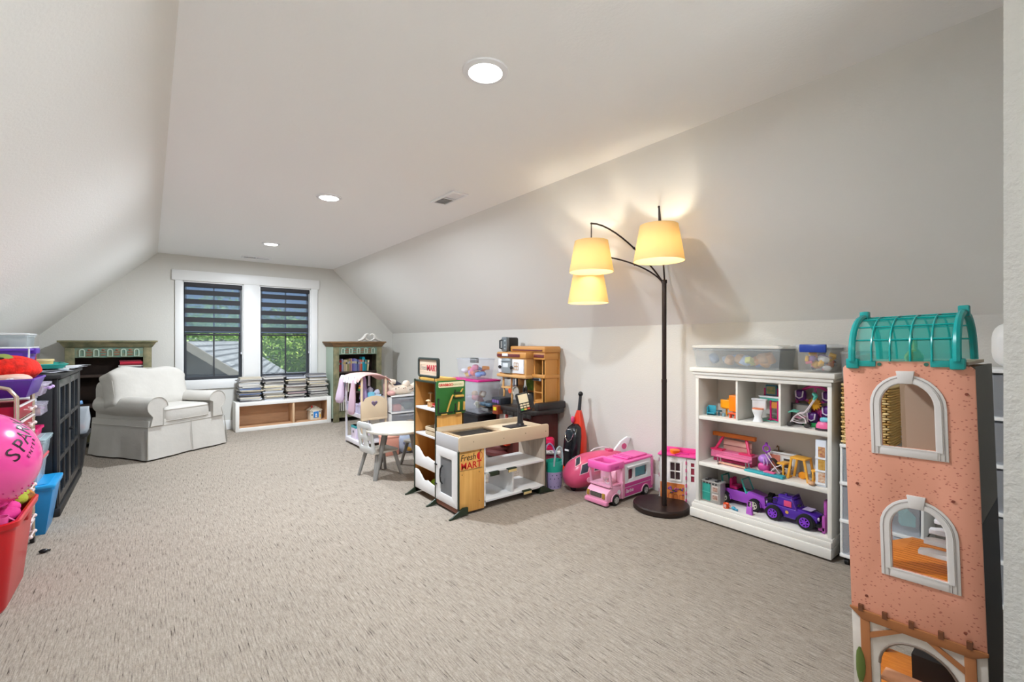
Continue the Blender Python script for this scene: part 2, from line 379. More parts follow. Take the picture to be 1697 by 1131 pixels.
def roofplane(name, parent, p, u, v, lu, lv, th=.08):
    """slab from corner p along u (courses) and v (down slope) with UVs in metres"""
    p, u, v = Vector(p), Vector(u).normalized(), Vector(v).normalized(); nn = u.cross(v).normalized()
    if nn.z < 0: nn = -nn
    b = B().add([p, p + u * lu, p + u * lu + v * lv, p + v * lv] + [q - nn * th for q in (p, p + u * lu, p + u * lu + v * lv, p + v * lv)], [(0, 1, 2, 3), (7, 6, 5, 4), (0, 4, 5, 1), (1, 5, 6, 2), (2, 6, 7, 3), (3, 7, 4, 0)])
    o = b.out(name, SH, parent); me = o.data; uv = me.uv_layers.new(name='UVMap')
    for poly in me.polygons:
        for li in poly.loop_indices:
            q = me.vertices[me.loops[li].vertex_index].co - p; uv.data[li].uv = (q.dot(u), q.dot(v))
    return o
nh = thing('neighbour_house', 'neighbouring house with grey shingle roof and pale gable seen through the windows', 'house', (0, 0, 0))
r0, r1 = Vector((.62, 12, 1.27)), Vector((2.58, 20, 1.27)); ud = (r1 - r0).normalized(); qd = Vector((ud.y, -ud.x, 0)); LU = (r1 - r0).length; SL = .72
roofplane('roof_slope', nh, r0, ud, qd + Vector((0, 0, -SL)), LU, 6.5); roofplane('roof_slope', nh, r0, ud, -qd + Vector((0, 0, -SL)), LU, 6.5)
def rake(sg):
    a = r0 - ud * .03; e = a + sg * qd * 5.2 + Vector((0, 0, -SL * 5.2)); dz = Vector((0, 0, -.20)); t = ud * .05
    B().loft([[a, a - t, a - t + dz, a + dz], [e, e - t, e - t + dz, e + dz]]).out('fascia', mat('#a39d8c', .7), nh)
rake(1); rake(-1)
w0 = r0 + ud * .45
def gp(s, z): q = w0 + qd * s; return (q.x, q.y, z)
B().loft([[gp(0, 1.1), gp(4.6, 1.1 - SL * 4.6), gp(4.6, -3.2), gp(-4.6, -3.2), gp(-4.6, 1.1 - SL * 4.6)], [tuple(Vector(x) + ud * 7) for x in (gp(0, 1.1), gp(4.6, 1.1 - SL * 4.6), gp(4.6, -3.2), gp(-4.6, -3.2), gp(-4.6, 1.1 - SL * 4.6))]]).out('gable_wall', mat('#aba597', .8), nh)
for i in range(16):   # lap siding boards on the gable
    z = -1.0 + i * .13
    hw_ = (1.02 - z) / SL
    if hw_ < .1: continue
    a, b = gp(-hw_, z), gp(hw_, z); t = ud * -.02
    B().loft([[Vector(a), Vector(a) + t, Vector(a) + Vector((0, 0, .125))], [Vector(b), Vector(b) + t, Vector(b) + Vector((0, 0, .125))]]).out('siding_board', mat('#aba597', .8), nh)
lr = Vector(gp(-4, .52)) - ud * .02
roofplane('porch_roof', nh, lr, qd, -ud + Vector((0, 0, -.42)), 9, 3.2)

def tree(loc, h, r, n, seed, lab, col, col2):
    rnd = random.Random(seed); t = thing('leafy_tree', lab, 'tree', loc, group='trees beyond the windows')
    tb = B(); tb.tube([(0, 0, 0), (.1, .05, h * .35), (0, .1, h * .75)], [.24, .17, .05], n=8)
    br = []
    for i in range(9):
        a = rnd.uniform(0, 2 * PI); z = h * rnd.uniform(.3, .6); e = (math.cos(a) * r * .6, math.sin(a) * r * .6, z + h * .2); br.append(e)
        tb.tube([(0, 0, z), (e[0] * .5, e[1] * .5, z + h * .12), e], [.09, .05, .02], n=6)
    tb.out('trunk', mat('#5b4a3a', .9), t, smooth=True)
    fb = B(); cl = [(rnd.uniform(-.6, .6) * r, rnd.uniform(-.6, .6) * r, h * rnd.uniform(.36, .93), r * rnd.uniform(.3, .5)) for _ in range(20)] + [(e[0], e[1], e[2], r * .4) for e in br]
    for i in range(n):
        c = rnd.choice(cl); d = Vector((rnd.gauss(0, 1), rnd.gauss(0, 1), rnd.gauss(0, 1))).normalized() * c[3] * rnd.random() ** .35
        p = Vector(c[:3]) + d; s = rnd.uniform(.10, .20); a = Vector((rnd.gauss(0, 1), rnd.gauss(0, 1), rnd.gauss(0, .6))).normalized(); b = a.orthogonal().normalized()
        b.rotate(Matrix.Rotation(rnd.uniform(0, 6.3), 3, a)); fb.add([p - a * s, p + b * s * .5, p + a * s, p - b * s * .5], [(0, 1, 2, 3)])
    o = fb.out('foliage', mat(col, .6, var=.5, vscale=.8, col2=col2, trl=.35), t); o['kind'] = 'stuff'
tree((8.3, 24, -3.2), 5.3, 3.3, 11000, 1, 'big leafy green tree filling the right window', '#7fae2c', '#dcec7a')
tree((7.4, 33, -3.2), 6.2, 3.6, 5000, 2, 'leafy tree behind the neighbouring roof, seen between both windows', '#76a63c', '#c4dc7a')
tree((3.4, 41, -3.2), 7.2, 4.4, 6000, 3, 'leafy tree above the roof ridge in the left window', '#86b25a', '#c4d992')
# ================================================================== floor lamp
LX, LY = 2.995, 1.947
lamp = thing('floor_lamp', 'dark bronze floor lamp with three glowing cream shades on arching arms', 'floor lamp', (LX, LY, 0))
BRZ = mat('#2e211d', .4, metal=.3)
B().lathe([(.0, 0), (.195, 0), (.205, .008), (.205, .036), (.195, .045), (.0, .047)], (.035, .05, 0), n=40).out('base', BRZ, lamp, smooth=True, ang=35)
B().cyl((0, 0, .045), (0, 0, .97), .0185, n=16).out('pole', BRZ, lamp, smooth=True)
B().cyl((0, 0, .97), (0, 0, 1.71), .0165, n=16).cyl((0, 0, .96), (0, 0, .985), .0195, n=16).cyl((0, 0, 1.70), (0, 0, 1.725), .021, n=16).out('upper_pole', BRZ, lamp, smooth=True)
SHADE = mat('#dcc79a', .9, trl=.5)
def shade(x, y, ztop, zb, zhook, arm):
    x, y = x - LX, y - LY
    a = B(); a.tube(arm, .0062, n=8); arm_o = a.out('arm', BRZ, lamp, smooth=True)
    q = Vector(arm[len(arm) // 2]); B().ball(q, (.010, .010, .010), n=8).out('arm_joint', BRZ, arm_o, smooth=True)
    B().tube([(x, y, zhook), (x, y, ztop - .03)], .0045, n=6).ball((x, y, zhook), .008, n=8).out('drop_rod', BRZ, arm_o, smooth=True)
    rb, rt = .1575, .118; th = .0025
    s = B(); s.lathe([(rb, zb), (rt, ztop), (rt - th, ztop), (rb - th, zb), (rb, zb)], (x, y, 0), n=40, caps=False)
    so = s.out('lamp_shade', SHADE, lamp, smooth=True, ang=50)
    sp = B()
    for k in range(3):
        t = 2 * PI * k / 3; sp.tube([(x, y, ztop - .03), (x + (rt - .003) * math.cos(t), y + (rt - .003) * math.sin(t), ztop - .01)], .002, n=5)
    sp.cyl((x, y, ztop - .09), (x, y, ztop - .03), .016, n=12).out('spider', BRZ, so)
    B().ball((x, y, (zb + ztop) / 2 - .01), (.03, .03, .038), n=14).out('bulb', glow('#fff1d0', 30.0), so, smooth=True)
    ld = bpy.data.lights.new('shade_bulb', 'POINT'); ld.energy = LAMP_W; ld.color = (1, .93, .80); ld.shadow_soft_size = .04
    lo = bpy.data.objects.new('shade_bulb', ld); C.objects.link(lo); lo.parent = lamp; lo.location = (x, y, (zb + ztop) / 2 - .045)
def arc(p0, p1, p2, p3, n=14):
    r = []
    for i in range(n + 1):
        t = i / n; u = 1 - t
        r.append(tuple(u ** 3 * a + 3 * u * u * t * b + 3 * u * t * t * c + t ** 3 * d for a, b, c, d in zip(p0, p1, p2, p3)))
    return r
ax, ay = 2.537 - LX, 1.688 - LY; bx_, by_ = 2.473 - LX, 2.198 - LY; cx_, cy_ = 2.674 - LX, 2.409 - LY
shade(2.537, 1.688, 2.007, 1.778, 2.125, arc((-.004, -.006, 1.70), (-.075, -.045, 1.82), (ax * .75, ay * .75, 2.10), (ax, ay, 2.125)))
shade(2.473, 2.198, 1.985, 1.763, 2.112, arc((-.006, .006, 1.70), (-.065, .025, 1.80), (bx_ * .68, by_ * .68, 2.13), (bx_, by_, 2.112)))
shade(2.674, 2.409, 1.79, 1.565, 1.94, arc((-.002, .008, 1.70), (-.04, .05, 1.80), (cx_ * .55, cy_ * .55, 1.92), (cx_, cy_, 1.94)))
B().tube([(3.12, 1.96, .004), (3.16, 1.90, .004), (3.19, 1.83, .004), (3.24, 1.79, .004), (3.35, 1.80, .004)], .0035, n=6).out('cord', BLACK, lamp, loc=(-LX, -LY, 0))

# ================================================================== white toy bookcase (front faces -X); local x = right, y = depth
BCX, BCY = 3.07, 1.74
def bc(x, y, z): return (BCX + y, BCY - x, z)
BW, BD = .835, .285
case = thing('toy_bookcase', 'white painted bookcase with toy-filled shelves against the right wall', 'bookcase', bc(0, 0, 0), -PI / 2)
CW = mat('#e8e4dc', .45, var=.03, vscale=3)
B().box(0, .022, 0, BD, .125, 1.03).out('side_panel', CW, case, bev=.002)
B().box(BW - .022, BW, 0, BD, .125, 1.03).out('side_panel', CW, case, bev=.002)
B().box(.02, BW - .02, BD - .008, BD, .12, 1.03).out('back_panel', mat('#dfd9d0', .6), case)
B().box(-.035, BW + .02, -.022, BD + .004, 1.052, 1.082).out('top', CW, case, bev=.003)
B().box(-.02, BW + .012, -.012, BD, 1.030, 1.053).out('cornice', CW, case, bev=.004)
B().box(.0, BW, -.003, .016, 1.005, 1.032).out('top_rail', CW, case, bev=.001)
B().box(.02, BW - .02, .004, BD - .006, .712, .737).out('shelf', CW, case, bev=.004)
B().box(.02, BW - .02, .004, BD - .006, .382, .408).out('shelf', CW, case, bev=.004)
B().box(-.01, BW + .006, -.008, BD, .108, .127).out('bottom_shelf', CW, case, bev=.003)
for x in (.282, .548): B().box(x, x + .013, .008, BD - .006, .736, 1.006).out('divider', CW, case, bev=.001)
B().box(-.035, BW + .004, -.022, BD, .012, .072).box(-.025, BW + .002, -.014, BD, .07, .110).out('plinth', CW, case, bev=.006)
for x in (.0, BW - .05):
    for y in (.02, BD - .06): B().cyl((x + .02, y + .02, 0), (x + .02, y + .02, .013), .018, n=12).out('foot', mat('#c9b890', .6), case)

# ================================================================== armchair
arm = thing('armchair', 'white slipcovered armchair with rolled arms and loose back cushion', 'armchair', (.095, 6.74, 0), math.radians(34.5))
SLIP = mat('#bfbab2', .9, bump=.45, bscale=9, var=.05, vscale=3)
PIPE = mat('#b3aea5', .85)
def skirtring(z, d):
    p = []; w = .44 + d; q = .44 + d
    pts = [(-w, -q), (0, -q - .004), (w, -q), (w, 0), (w, q), (-w, q), (-w, 0)]
    return [(x, y, z) for x, y in pts]
def skirt():
    n = 72; secs = []
    for z, d, wob in ((.018, .030, .016), (.12, .018, .010), (.25, .006, .004), (.35, 0, 0), (.42, -.004, 0)):
        q = []
        for i in range(n):
            t = i / n * 4; s = int(t); f = t - s; w = .435 + d
            c = [(-w, -w), (w, -w), (w, w), (-w, w)]; a, b = c[s % 4], c[(s + 1) % 4]; x, y = a[0] + (b[0] - a[0]) * f, a[1] + (b[1] - a[1]) * f
            k = wob * (math.sin(f * PI * 3 + s * 1.7) * .7 + .3 * math.sin(f * PI * 8 + s))
            nx, ny = [(0, -1), (1, 0), (0, 1), (-1, 0)][s % 4]
            if abs(f - .5) < .02: k -= .008 * (wob > 0)
            q.append((x + nx * k, y + ny * k, z))
        secs.append(q)
    return secs
B().loft(skirt()).out('skirt', SLIP, arm, smooth=True, ang=50)
B().box(-.30, .30, -.425, .36, .33, .40).out('seat_base', SLIP, arm, bev=.02)
B().tube([(x, y, .356) for x, y in rrect(-.4365, .4365, -.4365, .4365, .01)], .004, n=6, closed=True).out('skirt_piping', PIPE, arm, smooth=True)
for sx in (-1, 1): B().tube([(sx * .447, -.447, .352), (sx * .458, -.458, .19), (sx * .466, -.466, .022)], [.003, .006, .009], n=8).out('corner_pleat', mat('#8f8a80', .9), arm, smooth=True)
B().tube([(.03, -.441, .352), (.032, -.452, .19), (.036, -.464, .03)], [.002, .003, .004], n=6).out('front_pleat', PIPE, arm, smooth=True)
sc = B().ball((0, -.10, .455), (.285, .345, .085), n=36, e=.22, noise=.006, seed=2).out('seat_cushion', SLIP, arm, smooth=True, ang=80)
def cpipe(c, rx, ry, z, e=.22, n=48):
    def pw(x): return math.copysign(abs(x) ** e, x)
    return [(c[0] + rx * pw(math.cos(2 * PI * i / n)), c[1] + ry * pw(math.sin(2 * PI * i / n)), z) for i in range(n)]
B().tube(cpipe((0, -.10), .284, .344, .515), .004, n=6, closed=True).out('piping', PIPE, sc, smooth=True)
B().tube(cpipe((0, -.10), .284, .344, .395), .004, n=6, closed=True).out('piping', PIPE, sc, smooth=True)
for sg in (-1, 1):
    secs = []; N = 22
    cxx, cz, rr = sg * .355, .565, .105
    prof = [(sg * .29, .36), (sg * .29, cz - .02)]
    for i in range(N + 1):
        a = PI - (PI * 1.28) * i / N
        prof.append((cxx - .005 * sg + sg * (-(rr)) * -math.cos(a) * 1.0, cz + rr * math.sin(a)))
    prof += [(sg * .40, .46), (sg * .425, .36)]
    rings = []
    for y, k in ((-.455, .97), (-.445, 1), (-.2, 1), (.1, 1.0), (.30, .98), (.40, .93)):
        rings.append([(cxx + (x - cxx) * k, y, .5 + (z - .5) * k - (.012 * math.sin(max(0, min(1, (y + .4) / .8)) * PI))) for x, z in prof])
    ao = B().loft(rings).out('arm', SLIP, arm, smooth=True, ang=45)
    B().tube([(x, -.456, z) for x, z in prof], .0045, n=6).out('piping', PIPE, ao, smooth=True)
B().loft([[(x * w, y, z) for x, z in rrect(-.40, .40, .34, h, .07)] for y, w, h in ((.27, .97, .78), (.33, 1.0, .80), (.42, 1.0, .82), (.445, .97, .80))]).out('backrest', SLIP, arm, smooth=True, ang=50)
Rb = T(-.045, .155, .70) @ Matrix.Rotation(-.30, 4, 'X') @ Matrix.Rotation(.05, 4, 'Y')
bcush = B().ball((0, 0, .015), (.415, .13, .235), n=56, e=.36, noise=.045, seed=5, R=Rb).out('back_cushion', SLIP, arm, smooth=True, ang=80)
def bp(n=56, y=-.085):
    def pw(x): return math.copysign(abs(x) ** .30, x)
    return [Rb @ Vector((.398 * pw(math.cos(2 * PI * i / n)), y, .015 + .225 * pw(math.sin(2 * PI * i / n)))) for i in range(n)]
B().tube(bp(), .0045, n=6, closed=True).out('piping', PIPE, bcush, smooth=True)

# ================================================================== bench with magazines
bench = thing('storage_bench', 'low white open storage bench with pale wood interior under the window', 'bench', (.925, 7.315, 0))
BWD = mat('#c69a74', .6, var=.10, vscale=4, stretch=(1, 6, 6)); BWH = mat('#e9e6e0', .5)
L, Dp, Hh = 1.285, .30, .41
B().box(0, .045, 0, Dp, 0, Hh).out('side_panel', BWH, bench, bev=.002); B().box(L - .06, L, 0, Dp, 0, Hh).out('side_panel', BWH, bench, bev=.002)
B().box(.045, L - .06, 0, Dp, Hh - .055, Hh).out('top', BWH, bench, bev=.002); B().box(.045, L - .06, 0, Dp, 0, .05).out('bottom', BWH, bench, bev=.002)
B().box(.045, L - .06, Dp - .01, Dp, .05, Hh - .055).out('back_panel', BWD, bench)
B().box(.045, .049, .01, Dp - .01, .05, Hh - .055).box(L - .064, L - .06, .01, Dp - .01, .05, Hh - .055).box(.049, L - .064, .012, Dp - .01, .05, .053).out('lining', BWD, bench)
B().box(.735, .76, .01, Dp - .01, .053, Hh - .055).out('divider', mat('#d8b48f', .6), bench, bev=.001)
rnd = random.Random(11)
MAGC = ['#c9c6c0', '#b8b4ae', '#d8d5cf', '#8f8c8a', '#a7a3a0', '#c4b9a6', '#6e6c70', '#d3cfc8', '#565358', '#c7cbd2', '#b3ab9f', '#3a393d', '#d9cdb0']
MAGX = {0: ['#5d6f95', '#d8b96a'], 1: ['#caa3a0', '#d9b46a'], 2: ['#6d8fa8', '#b9a0a0'], 3: ['#5a5f86', '#c4bfae']}
wh = ['leftmost', 'second', 'third', 'rightmost']
MAGS = {0: [], 1: [], 2: [], 3: []}
for s, x0 in enumerate((.985, 1.285, 1.585, 1.895)):
    z = Hh + .001; k = 0
    while z < Hh + (.34, .335, .33, .345)[s]:
        h = rnd.uniform(.009, .020); w = rnd.uniform(.245, .275); d = rnd.uniform(.235, .265)
        col = rnd.choice(MAGX[s]) if rnd.random() < .08 else rnd.choice(MAGC)
        b = B(); a = rnd.uniform(-.13, .13); b.R = T(x0 + .13 + rnd.uniform(-.020, .020), 7.315 + .145 + rnd.uniform(-.01, .012), z) @ rz(a * .6)
        b.box(-w / 2, w / 2, -d / 2, d / 2, 0, .0018).box(-w / 2 + .001, w / 2 - .004, -d / 2 + .002, d / 2 - .002, .0018, h - .0018).box(-w / 2, w / 2, -d / 2, d / 2, h - .0018, h)
        if k % 3: b.box(-w / 2, -w / 2 + .001, -d / 2, d / 2, 0, h)
        o = b.out('magazine', mat(col, .45))
        MAGS[s].append(o)
        z += h + .0006; k += 1
ORD = ['topmost', 'second', 'third', 'fourth', 'fifth', 'sixth', 'seventh', 'eighth', 'ninth', 'tenth', 'eleventh', 'twelfth', 'thirteenth', 'fourteenth', 'fifteenth', 'sixteenth', 'seventeenth', 'eighteenth', 'nineteenth', 'twentieth', 'twenty-first', 'twenty-second', 'twenty-third', 'twenty-fourth', 'twenty-fifth', 'twenty-sixth', 'twenty-seventh', 'twenty-eighth', 'twenty-ninth', 'thirtieth']
for s in range(4):
    for k, o in enumerate(reversed(MAGS[s])):
        tag(o, ('topmost magazine of the %s stack on the white bench' % wh[s]) if k == 0 else '%s magazine from the top of the %s stack on the white bench' % (ORD[k], wh[s]), 'magazine', 'magazines stacked on the bench')
th = thing('toy_house', 'small white wooden activity house with blue front standing in the bench', 'toy', (.925 + 1.0, 7.39, .054), math.radians(8))
TW = mat('#ded5c2', .6)
B().plate([(0, 0), (.165, 0), (.165, .145), (.0825, .20), (0, .145)], [], 'xz', 0, .12).out('house_body', TW, th, bev=.002)
B().box(.045, .125, -.004, 0, .03, .125).out('blue_board', mat('#2f7fc6', .5), th, bev=.001)
B().plate([(.068, .07), (.102, .07), (.085, .1)], [], 'xz', -.008, -.003).box(.07, .10, -.007, -.003, .04, .062).out('cutout_shape', WHITEP, th)
B().box(.016, .03, -.006, 0, .07, .088).box(.136, .15, -.006, 0, .115, .13).box(.016, .03, -.006, 0, .12, .13).out('latch', BLACK, th)
B().box(.14, .155, -.004, 0, .03, .08).out('yellow_strip', YELLOW, th)
B().box(.03, .05, .04, .06, .155, .215).out('chimney', RED, th, bev=.002)
B().add([(-.012, -.01, .139), (.0825, -.01, .204), (.0825, .13, .204), (-.012, .13, .139), (-.012, -.01, .147), (.0825, -.01, .212), (.0825, .13, .212), (-.012, .13, .147)], [(0, 1, 2, 3), (4, 7, 6, 5), (0, 4, 5, 1), (1, 5, 6, 2), (2, 6, 7, 3), (3, 7, 4, 0)]).out('roof_board', TW, th)
B().add([(.177, -.01, .139), (.0825, -.01, .204), (.0825, .13, .204), (.177, .13, .139), (.177, -.01, .147), (.0825, -.01, .212), (.0825, .13, .212), (.177, .13, .147)], [(0, 1, 2, 3), (4, 7, 6, 5), (0, 4, 5, 1), (1, 5, 6, 2), (2, 6, 7, 3), (3, 7, 4, 0)]).out('roof_board', TW, th)

# ================================================================== carved bookshelves on the gable wall
GRN = mat('#5d6046', .75, var=.6, vscale=11, col2='#8a805f', bump=.2, bscale=30); GRN2 = mat('#5f8579', .75, var=.6, vscale=14, col2='#7d7a5c'); BRN = mat('#8a6a45', .7, var=.5, vscale=8, col2='#6b5034', stretch=(1, 8, 8))
INN = mat('#3a2a22', .8, var=.3, vscale=6)
PALE = mat('#a9b8a6', .6)
def carved_shelf(name, lab, x0, w, y0, h, shelves, topm, side, seed):
    t = thing(name, lab, 'bookshelf', (x0, y0, 0)); d = YB - .022 - y0; sw = .085
    B().box(-.0, sw, 0, .03, 0, h - .08).out('front_post', GRN, t, bev=.004); B().box(w - sw, w, 0, .03, 0, h - .08).out('front_post', GRN, t, bev=.004)
    B().box(0, .02, .03, d, .06, h - .08).out('side_panel', side, t); B().box(w - .02, w, .03, d, .06, h - .08).out('side_panel', GRN, t)
    B().box(.02, w - .02, d - .012, d, .06, h - .08).out('back_panel', INN, t)
    top = B().taper((-.005, w + .005, -.006, d), (-.045, w + .045, -.04, d), h - .085, h - .022).out('cornice', topm, t, bev=.003)
    B().box(-.06, w + .06, -.052, d, h - .022, h).out('top_board', topm, t, bev=.003)
    fr = B().box(sw, w - sw, .004, .03, h - .205, h - .08).out('frieze', GRN2, t)
    n = 5; step = (w - 2 * sw) / n
    for i in range(n):
        cx0 = sw + step * (i + .5)
        B().plate(arch(cx0 - .027, cx0 + .027, h - .195, h - .10, 8), [arch(cx0 - .016, cx0 + .016, h - .188, h - .112, 8)], 'xz', -.004, .006).out('carved_arch', PALE, fr)
        if i < n - 1:
            q = cx0 + step / 2
            B().box(q - .026, q + .026, -.001, .006, h - .148, h - .135).box(q - .022, q + .022, -.002, .006, h - .18, h - .168).ball((q, .0, h - .115), (.016, .006, .010), n=10).out('carved_band', mat('#8d5a45', .7), fr)
    for z in shelves: B().box(.02, w - .02, .006, d - .012, z - .025, z).out('shelf', INN if z > .3 else GRN, t, bev=.002)
    B().box(sw, w - sw, .004, .03, .07, .16).out('bottom_rail', GRN, t)
    return t
carved_shelf('carved_bookshelf', 'weathered green carved bookshelf with rows of books right of the window', 2.225, .775, 7.24, 1.262, (.16, .46, .785), BRN, PALE, 1)
carved_shelf('carved_bookshelf', 'weathered green carved bookshelf behind the armchair left of the window', -.775, .79, 7.33, 1.277, (.16, .50, .86), GRN, GRN, 2)
def book(x, y, z, w, d, h, col, lab, grp, tilt=0, band=None):
    b = B(); b.box(0, .003, 0, d, 0, h).box(w - .003, w, 0, d, 0, h).box(0, w, 0, .003, 0, h).box(.003, w - .003, .003, d - .004, .004, h - .004)
    t = tag(b.out('book', mat(col, .5), loc=(x, y, z), rot=(0, tilt, 0)), lab, 'book', grp)
    B().box(.0005, w - .0005, -.0008, .0006, h * .62, h * .8).out('spine_label', mat(band or '#e3dccb', .5), t)
    return t
cols = [('red', '#c0202c'), ('red', '#a81e26'), ('lavender', '#9a93b8'), ('grey', '#8c8a8f'), ('tan', '#b9a182'), ('tan', '#c3ad8c'), ('olive', '#8f8a5a'), ('brown', '#9b7a62'), ('dusty pink', '#b88a86'), ('violet', '#6a62a0'), ('violet', '#7d74b4'), ('blue grey', '#7c89b0'), ('navy', '#4b5488'), ('violet', '#8076a8'), ('rose', '#c2776c'), ('orange red', '#cf5a3c'), ('turquoise', '#22a6bd'), ('turquoise', '#1790aa'), ('teal', '#2a8f8a'), ('cream', '#d8c9a0'), ('yellow cream', '#e0cf9a'), ('cream', '#cfc1a2')]
x = 2.318; seen = {}
for i, (cn, h) in enumerate(cols):
    w = rnd.uniform(.017, .027); hh = rnd.uniform(.175, .205) if i not in (16, 17) else .225
    if x > 2.80: break
    pos = ['first', 'second', 'third', 'fourth', 'fifth', 'sixth', 'seventh', 'eighth', 'ninth', 'tenth', 'eleventh', 'twelfth', 'thirteenth', 'fourteenth', 'fifteenth', 'sixteenth', 'seventeenth', 'eighteenth', 'nineteenth', 'twentieth', 'twenty-first', 'twenty-second'][i]
    book(x, 7.30, .786, w, .14, hh, h, '%s upright book, %s from the left on the upper shelf right of the window' % (cn, pos), 'books on the upper shelf', tilt=(.10 if i > 18 else 0), band=rnd.choice(['#a89f90', '#3a3a44', '#a8905a', '#8a8a98'])); x += w + .0012 + (.006 if i > 17 else 0)
x = 2.318
for i, (cn, h) in enumerate([('dark grey', '#4c4a4e'), ('white', '#c9c4bc'), ('blue grey', '#5f7891'), ('dark red', '#8a2b2e'), ('cream', '#d9cfbb'), ('brown', '#7a5a44'), ('pinkish tan', '#b58a78'), ('dark brown', '#6a4436')]):
    w = rnd.uniform(.018, .028); book(x, 7.30, .461, w, .15, rnd.uniform(.20, .25), h, '%s leaning book on the middle shelf behind the doll bed canopy' % cn, 'books on the middle shelf', tilt=.06); x += w + .014
x = 2.318
for i, (cn, h) in enumerate([('cream', '#d5cdbd'), ('off white', '#e0dbcf'), ('pale grey', '#bdb9b0'), ('beige', '#c7b9a2')]):
    w = rnd.uniform(.02, .03); book(x, 7.31, .161, w, .15, rnd.uniform(.22, .26), h, '%s upright book on the lowest shelf behind the doll bed' % cn, 'books on the lowest shelf'); x += w + .006
t = thing('toy_stack', 'small stack of coloured toy blocks on the middle shelf beside leaning books', 'toy', (2.70, 7.36, .461))
for k, c in enumerate(('#3f8a4a', '#d8a52e', '#b8452e', '#4a5f9a')): B().cyl((0, 0, k * .03), (0, 0, k * .03 + .028), .06 - k * .011, n=16).out('ring', mat(c, .5), t, bev=.004)
# stacked books on the left shelf
z = .861
for i, (cn, h, w) in enumerate([('white', '#cfcac4', .30), ('grey', '#8b8a8c', .25), ('dark', '#3a3a42', .26), ('pale blue', '#aeb8c0', .23), ('charcoal', '#55545a', .24), ('thin white', '#dcd6ce', .24), ('dark red', '#8c1f2c', .23), ('bright red', '#c41f3a', .215), ('maroon', '#7c2530', .21)]):
    hh = .018 if i < 6 else .03 if i == 7 else .014
    o = B().box(-w / 2, w / 2, 0, .19, 0, .003).box(-w / 2, w / 2, 0, .19, hh - .003, hh).box(-w / 2 + .003, w / 2 - .003, .003, .187, .003, hh - .003).box(-w / 2, w / 2, 0, .002, 0, hh).out('book', mat(h, .5), loc=(-.185 + rnd.uniform(-.012, .012), 7.352, z), rot=(0, 0, rnd.uniform(-.05, .05)))
    tag(o, '%s book lying flat in the pile on the shelf behind the armchair' % cn, 'book', 'flat pile of books behind the armchair'); z += hh + .0005
# heart shaped hands figurine
hf = thing('heart_figurine', 'white figurine of two hands forming a heart on top of the carved bookshelf', 'figurine', (2.845, 7.36, 1.2635))
FG = mat('#e6e2da', .5)
for sg in (-1, 1):
    B().tube([(sg * .195, 0, .012), (sg * .15, 0, .022), (sg * .11, 0, .05), (sg * .075, 0, .088)], [.015, .022, .027, .028], n=10).out('wrist', FG, hf, smooth=True)
    B().tube([(sg * .085, 0, .075), (sg * .072, 0, .105), (sg * .045, 0, .124), (sg * .018, 0, .116), (sg * .002, 0, .095)], [.024, .022, .018, .016, .012], n=10).out('finger', FG, hf, smooth=True)
    B().tube([(sg * .085, 0, .06), (sg * .06, 0, .035), (sg * .03, 0, .018), (sg * .003, 0, .010)], [.022, .017, .014, .011], n=10).out('thumb', FG, hf, smooth=True)

# ================================================================== table and chairs
tb = thing('play_table', 'round white-topped play table with slanted grey legs', 'table', (1.864, 4.087, 0))
TT = mat('#cfc8bb', .3, coat=.2); GLEG = mat('#8b8984', .5)
B().lathe([(0, .425), (.30, .425), (.315, .432), (.315, .446), (.308, .452), (0, .452)], n=48).out('tabletop', TT, tb, smooth=True, ang=35)
for k in range(4):
    a = math.radians(236 - 38.5) + PI / 2 * k; ca, sa = math.cos(a), math.sin(a)
    B().tube([(ca * .17, sa * .17, .426), (ca * .275, sa * .275, 0)], [.024, .016], n=10).out('leg', GLEG, tb, smooth=True, ang=50)
B().cyl((0, 0, .405), (0, 0, .426), .21, n=24).out('apron', GLEG, tb)
def play_chair(loc, rotz, lab):
    t = thing('play_chair', lab, 'chair', loc, rotz, group='small play chairs at the round table')
    B().plate(rrect(-.135, .135, -.13, .14, .04), [], 'xy', .232, .25).out('seat', TT, t, bev=.004)
    Rk = T(0, .135, .25) @ Matrix.Rotation(-.12, 4, 'X')
    B().plate(rrect(-.125, .125, -.02, .27, .03), [rrect(-.085, -.035, .15, .21, .01), rrect(.035, .085, .15, .21, .01), rrect(-.085, -.035, .045, .105, .01), rrect(.035, .085, .045, .105, .01)], 'xz', -.008, .008, R=Rk).out('backrest', mat('#dfe3e2', .35), t, bev=.002)
    for sx in (-1, 1):
        for sy in (-1, 1): B().tube([(sx * .095, sy * .09, .233), (sx * .135, sy * .145, 0)], [.019, .014], n=10).out('leg', GLEG, t, smooth=True, ang=50)
    return t
play_chair((1.71, 4.165, 0), math.radians(100), 'small white play chair with cut-out backrest left of the round table')
play_chair((2.20, 4.30, 0), math.radians(205), 'small white play chair with grey legs partly hidden behind the market stand')
# ================================================================== toy market stand
MX, MY = 1.735, 2.80
ms = thing('market_stand', 'wooden toy grocery stand with tall shelf tower and checkout counter', 'toy', (MX, MY, 0))
PINE = wood('#d79a4b', '#e8b264', 2.2, 'z', .45); PALEW = wood('#c9b497', '#d9c6ab', 2.0, 'x', .5); GRW = wood('#a8988a', '#c2b2a2', 2.0, 'z', .5); MW = mat('#e4e2e0', .4); DKG = mat('#22301f', .45); GRNP = mat('#2c6b2b', .45)
TAN = mat('#d0b89a', .5)
W, CD, TD = .845, .33, .69
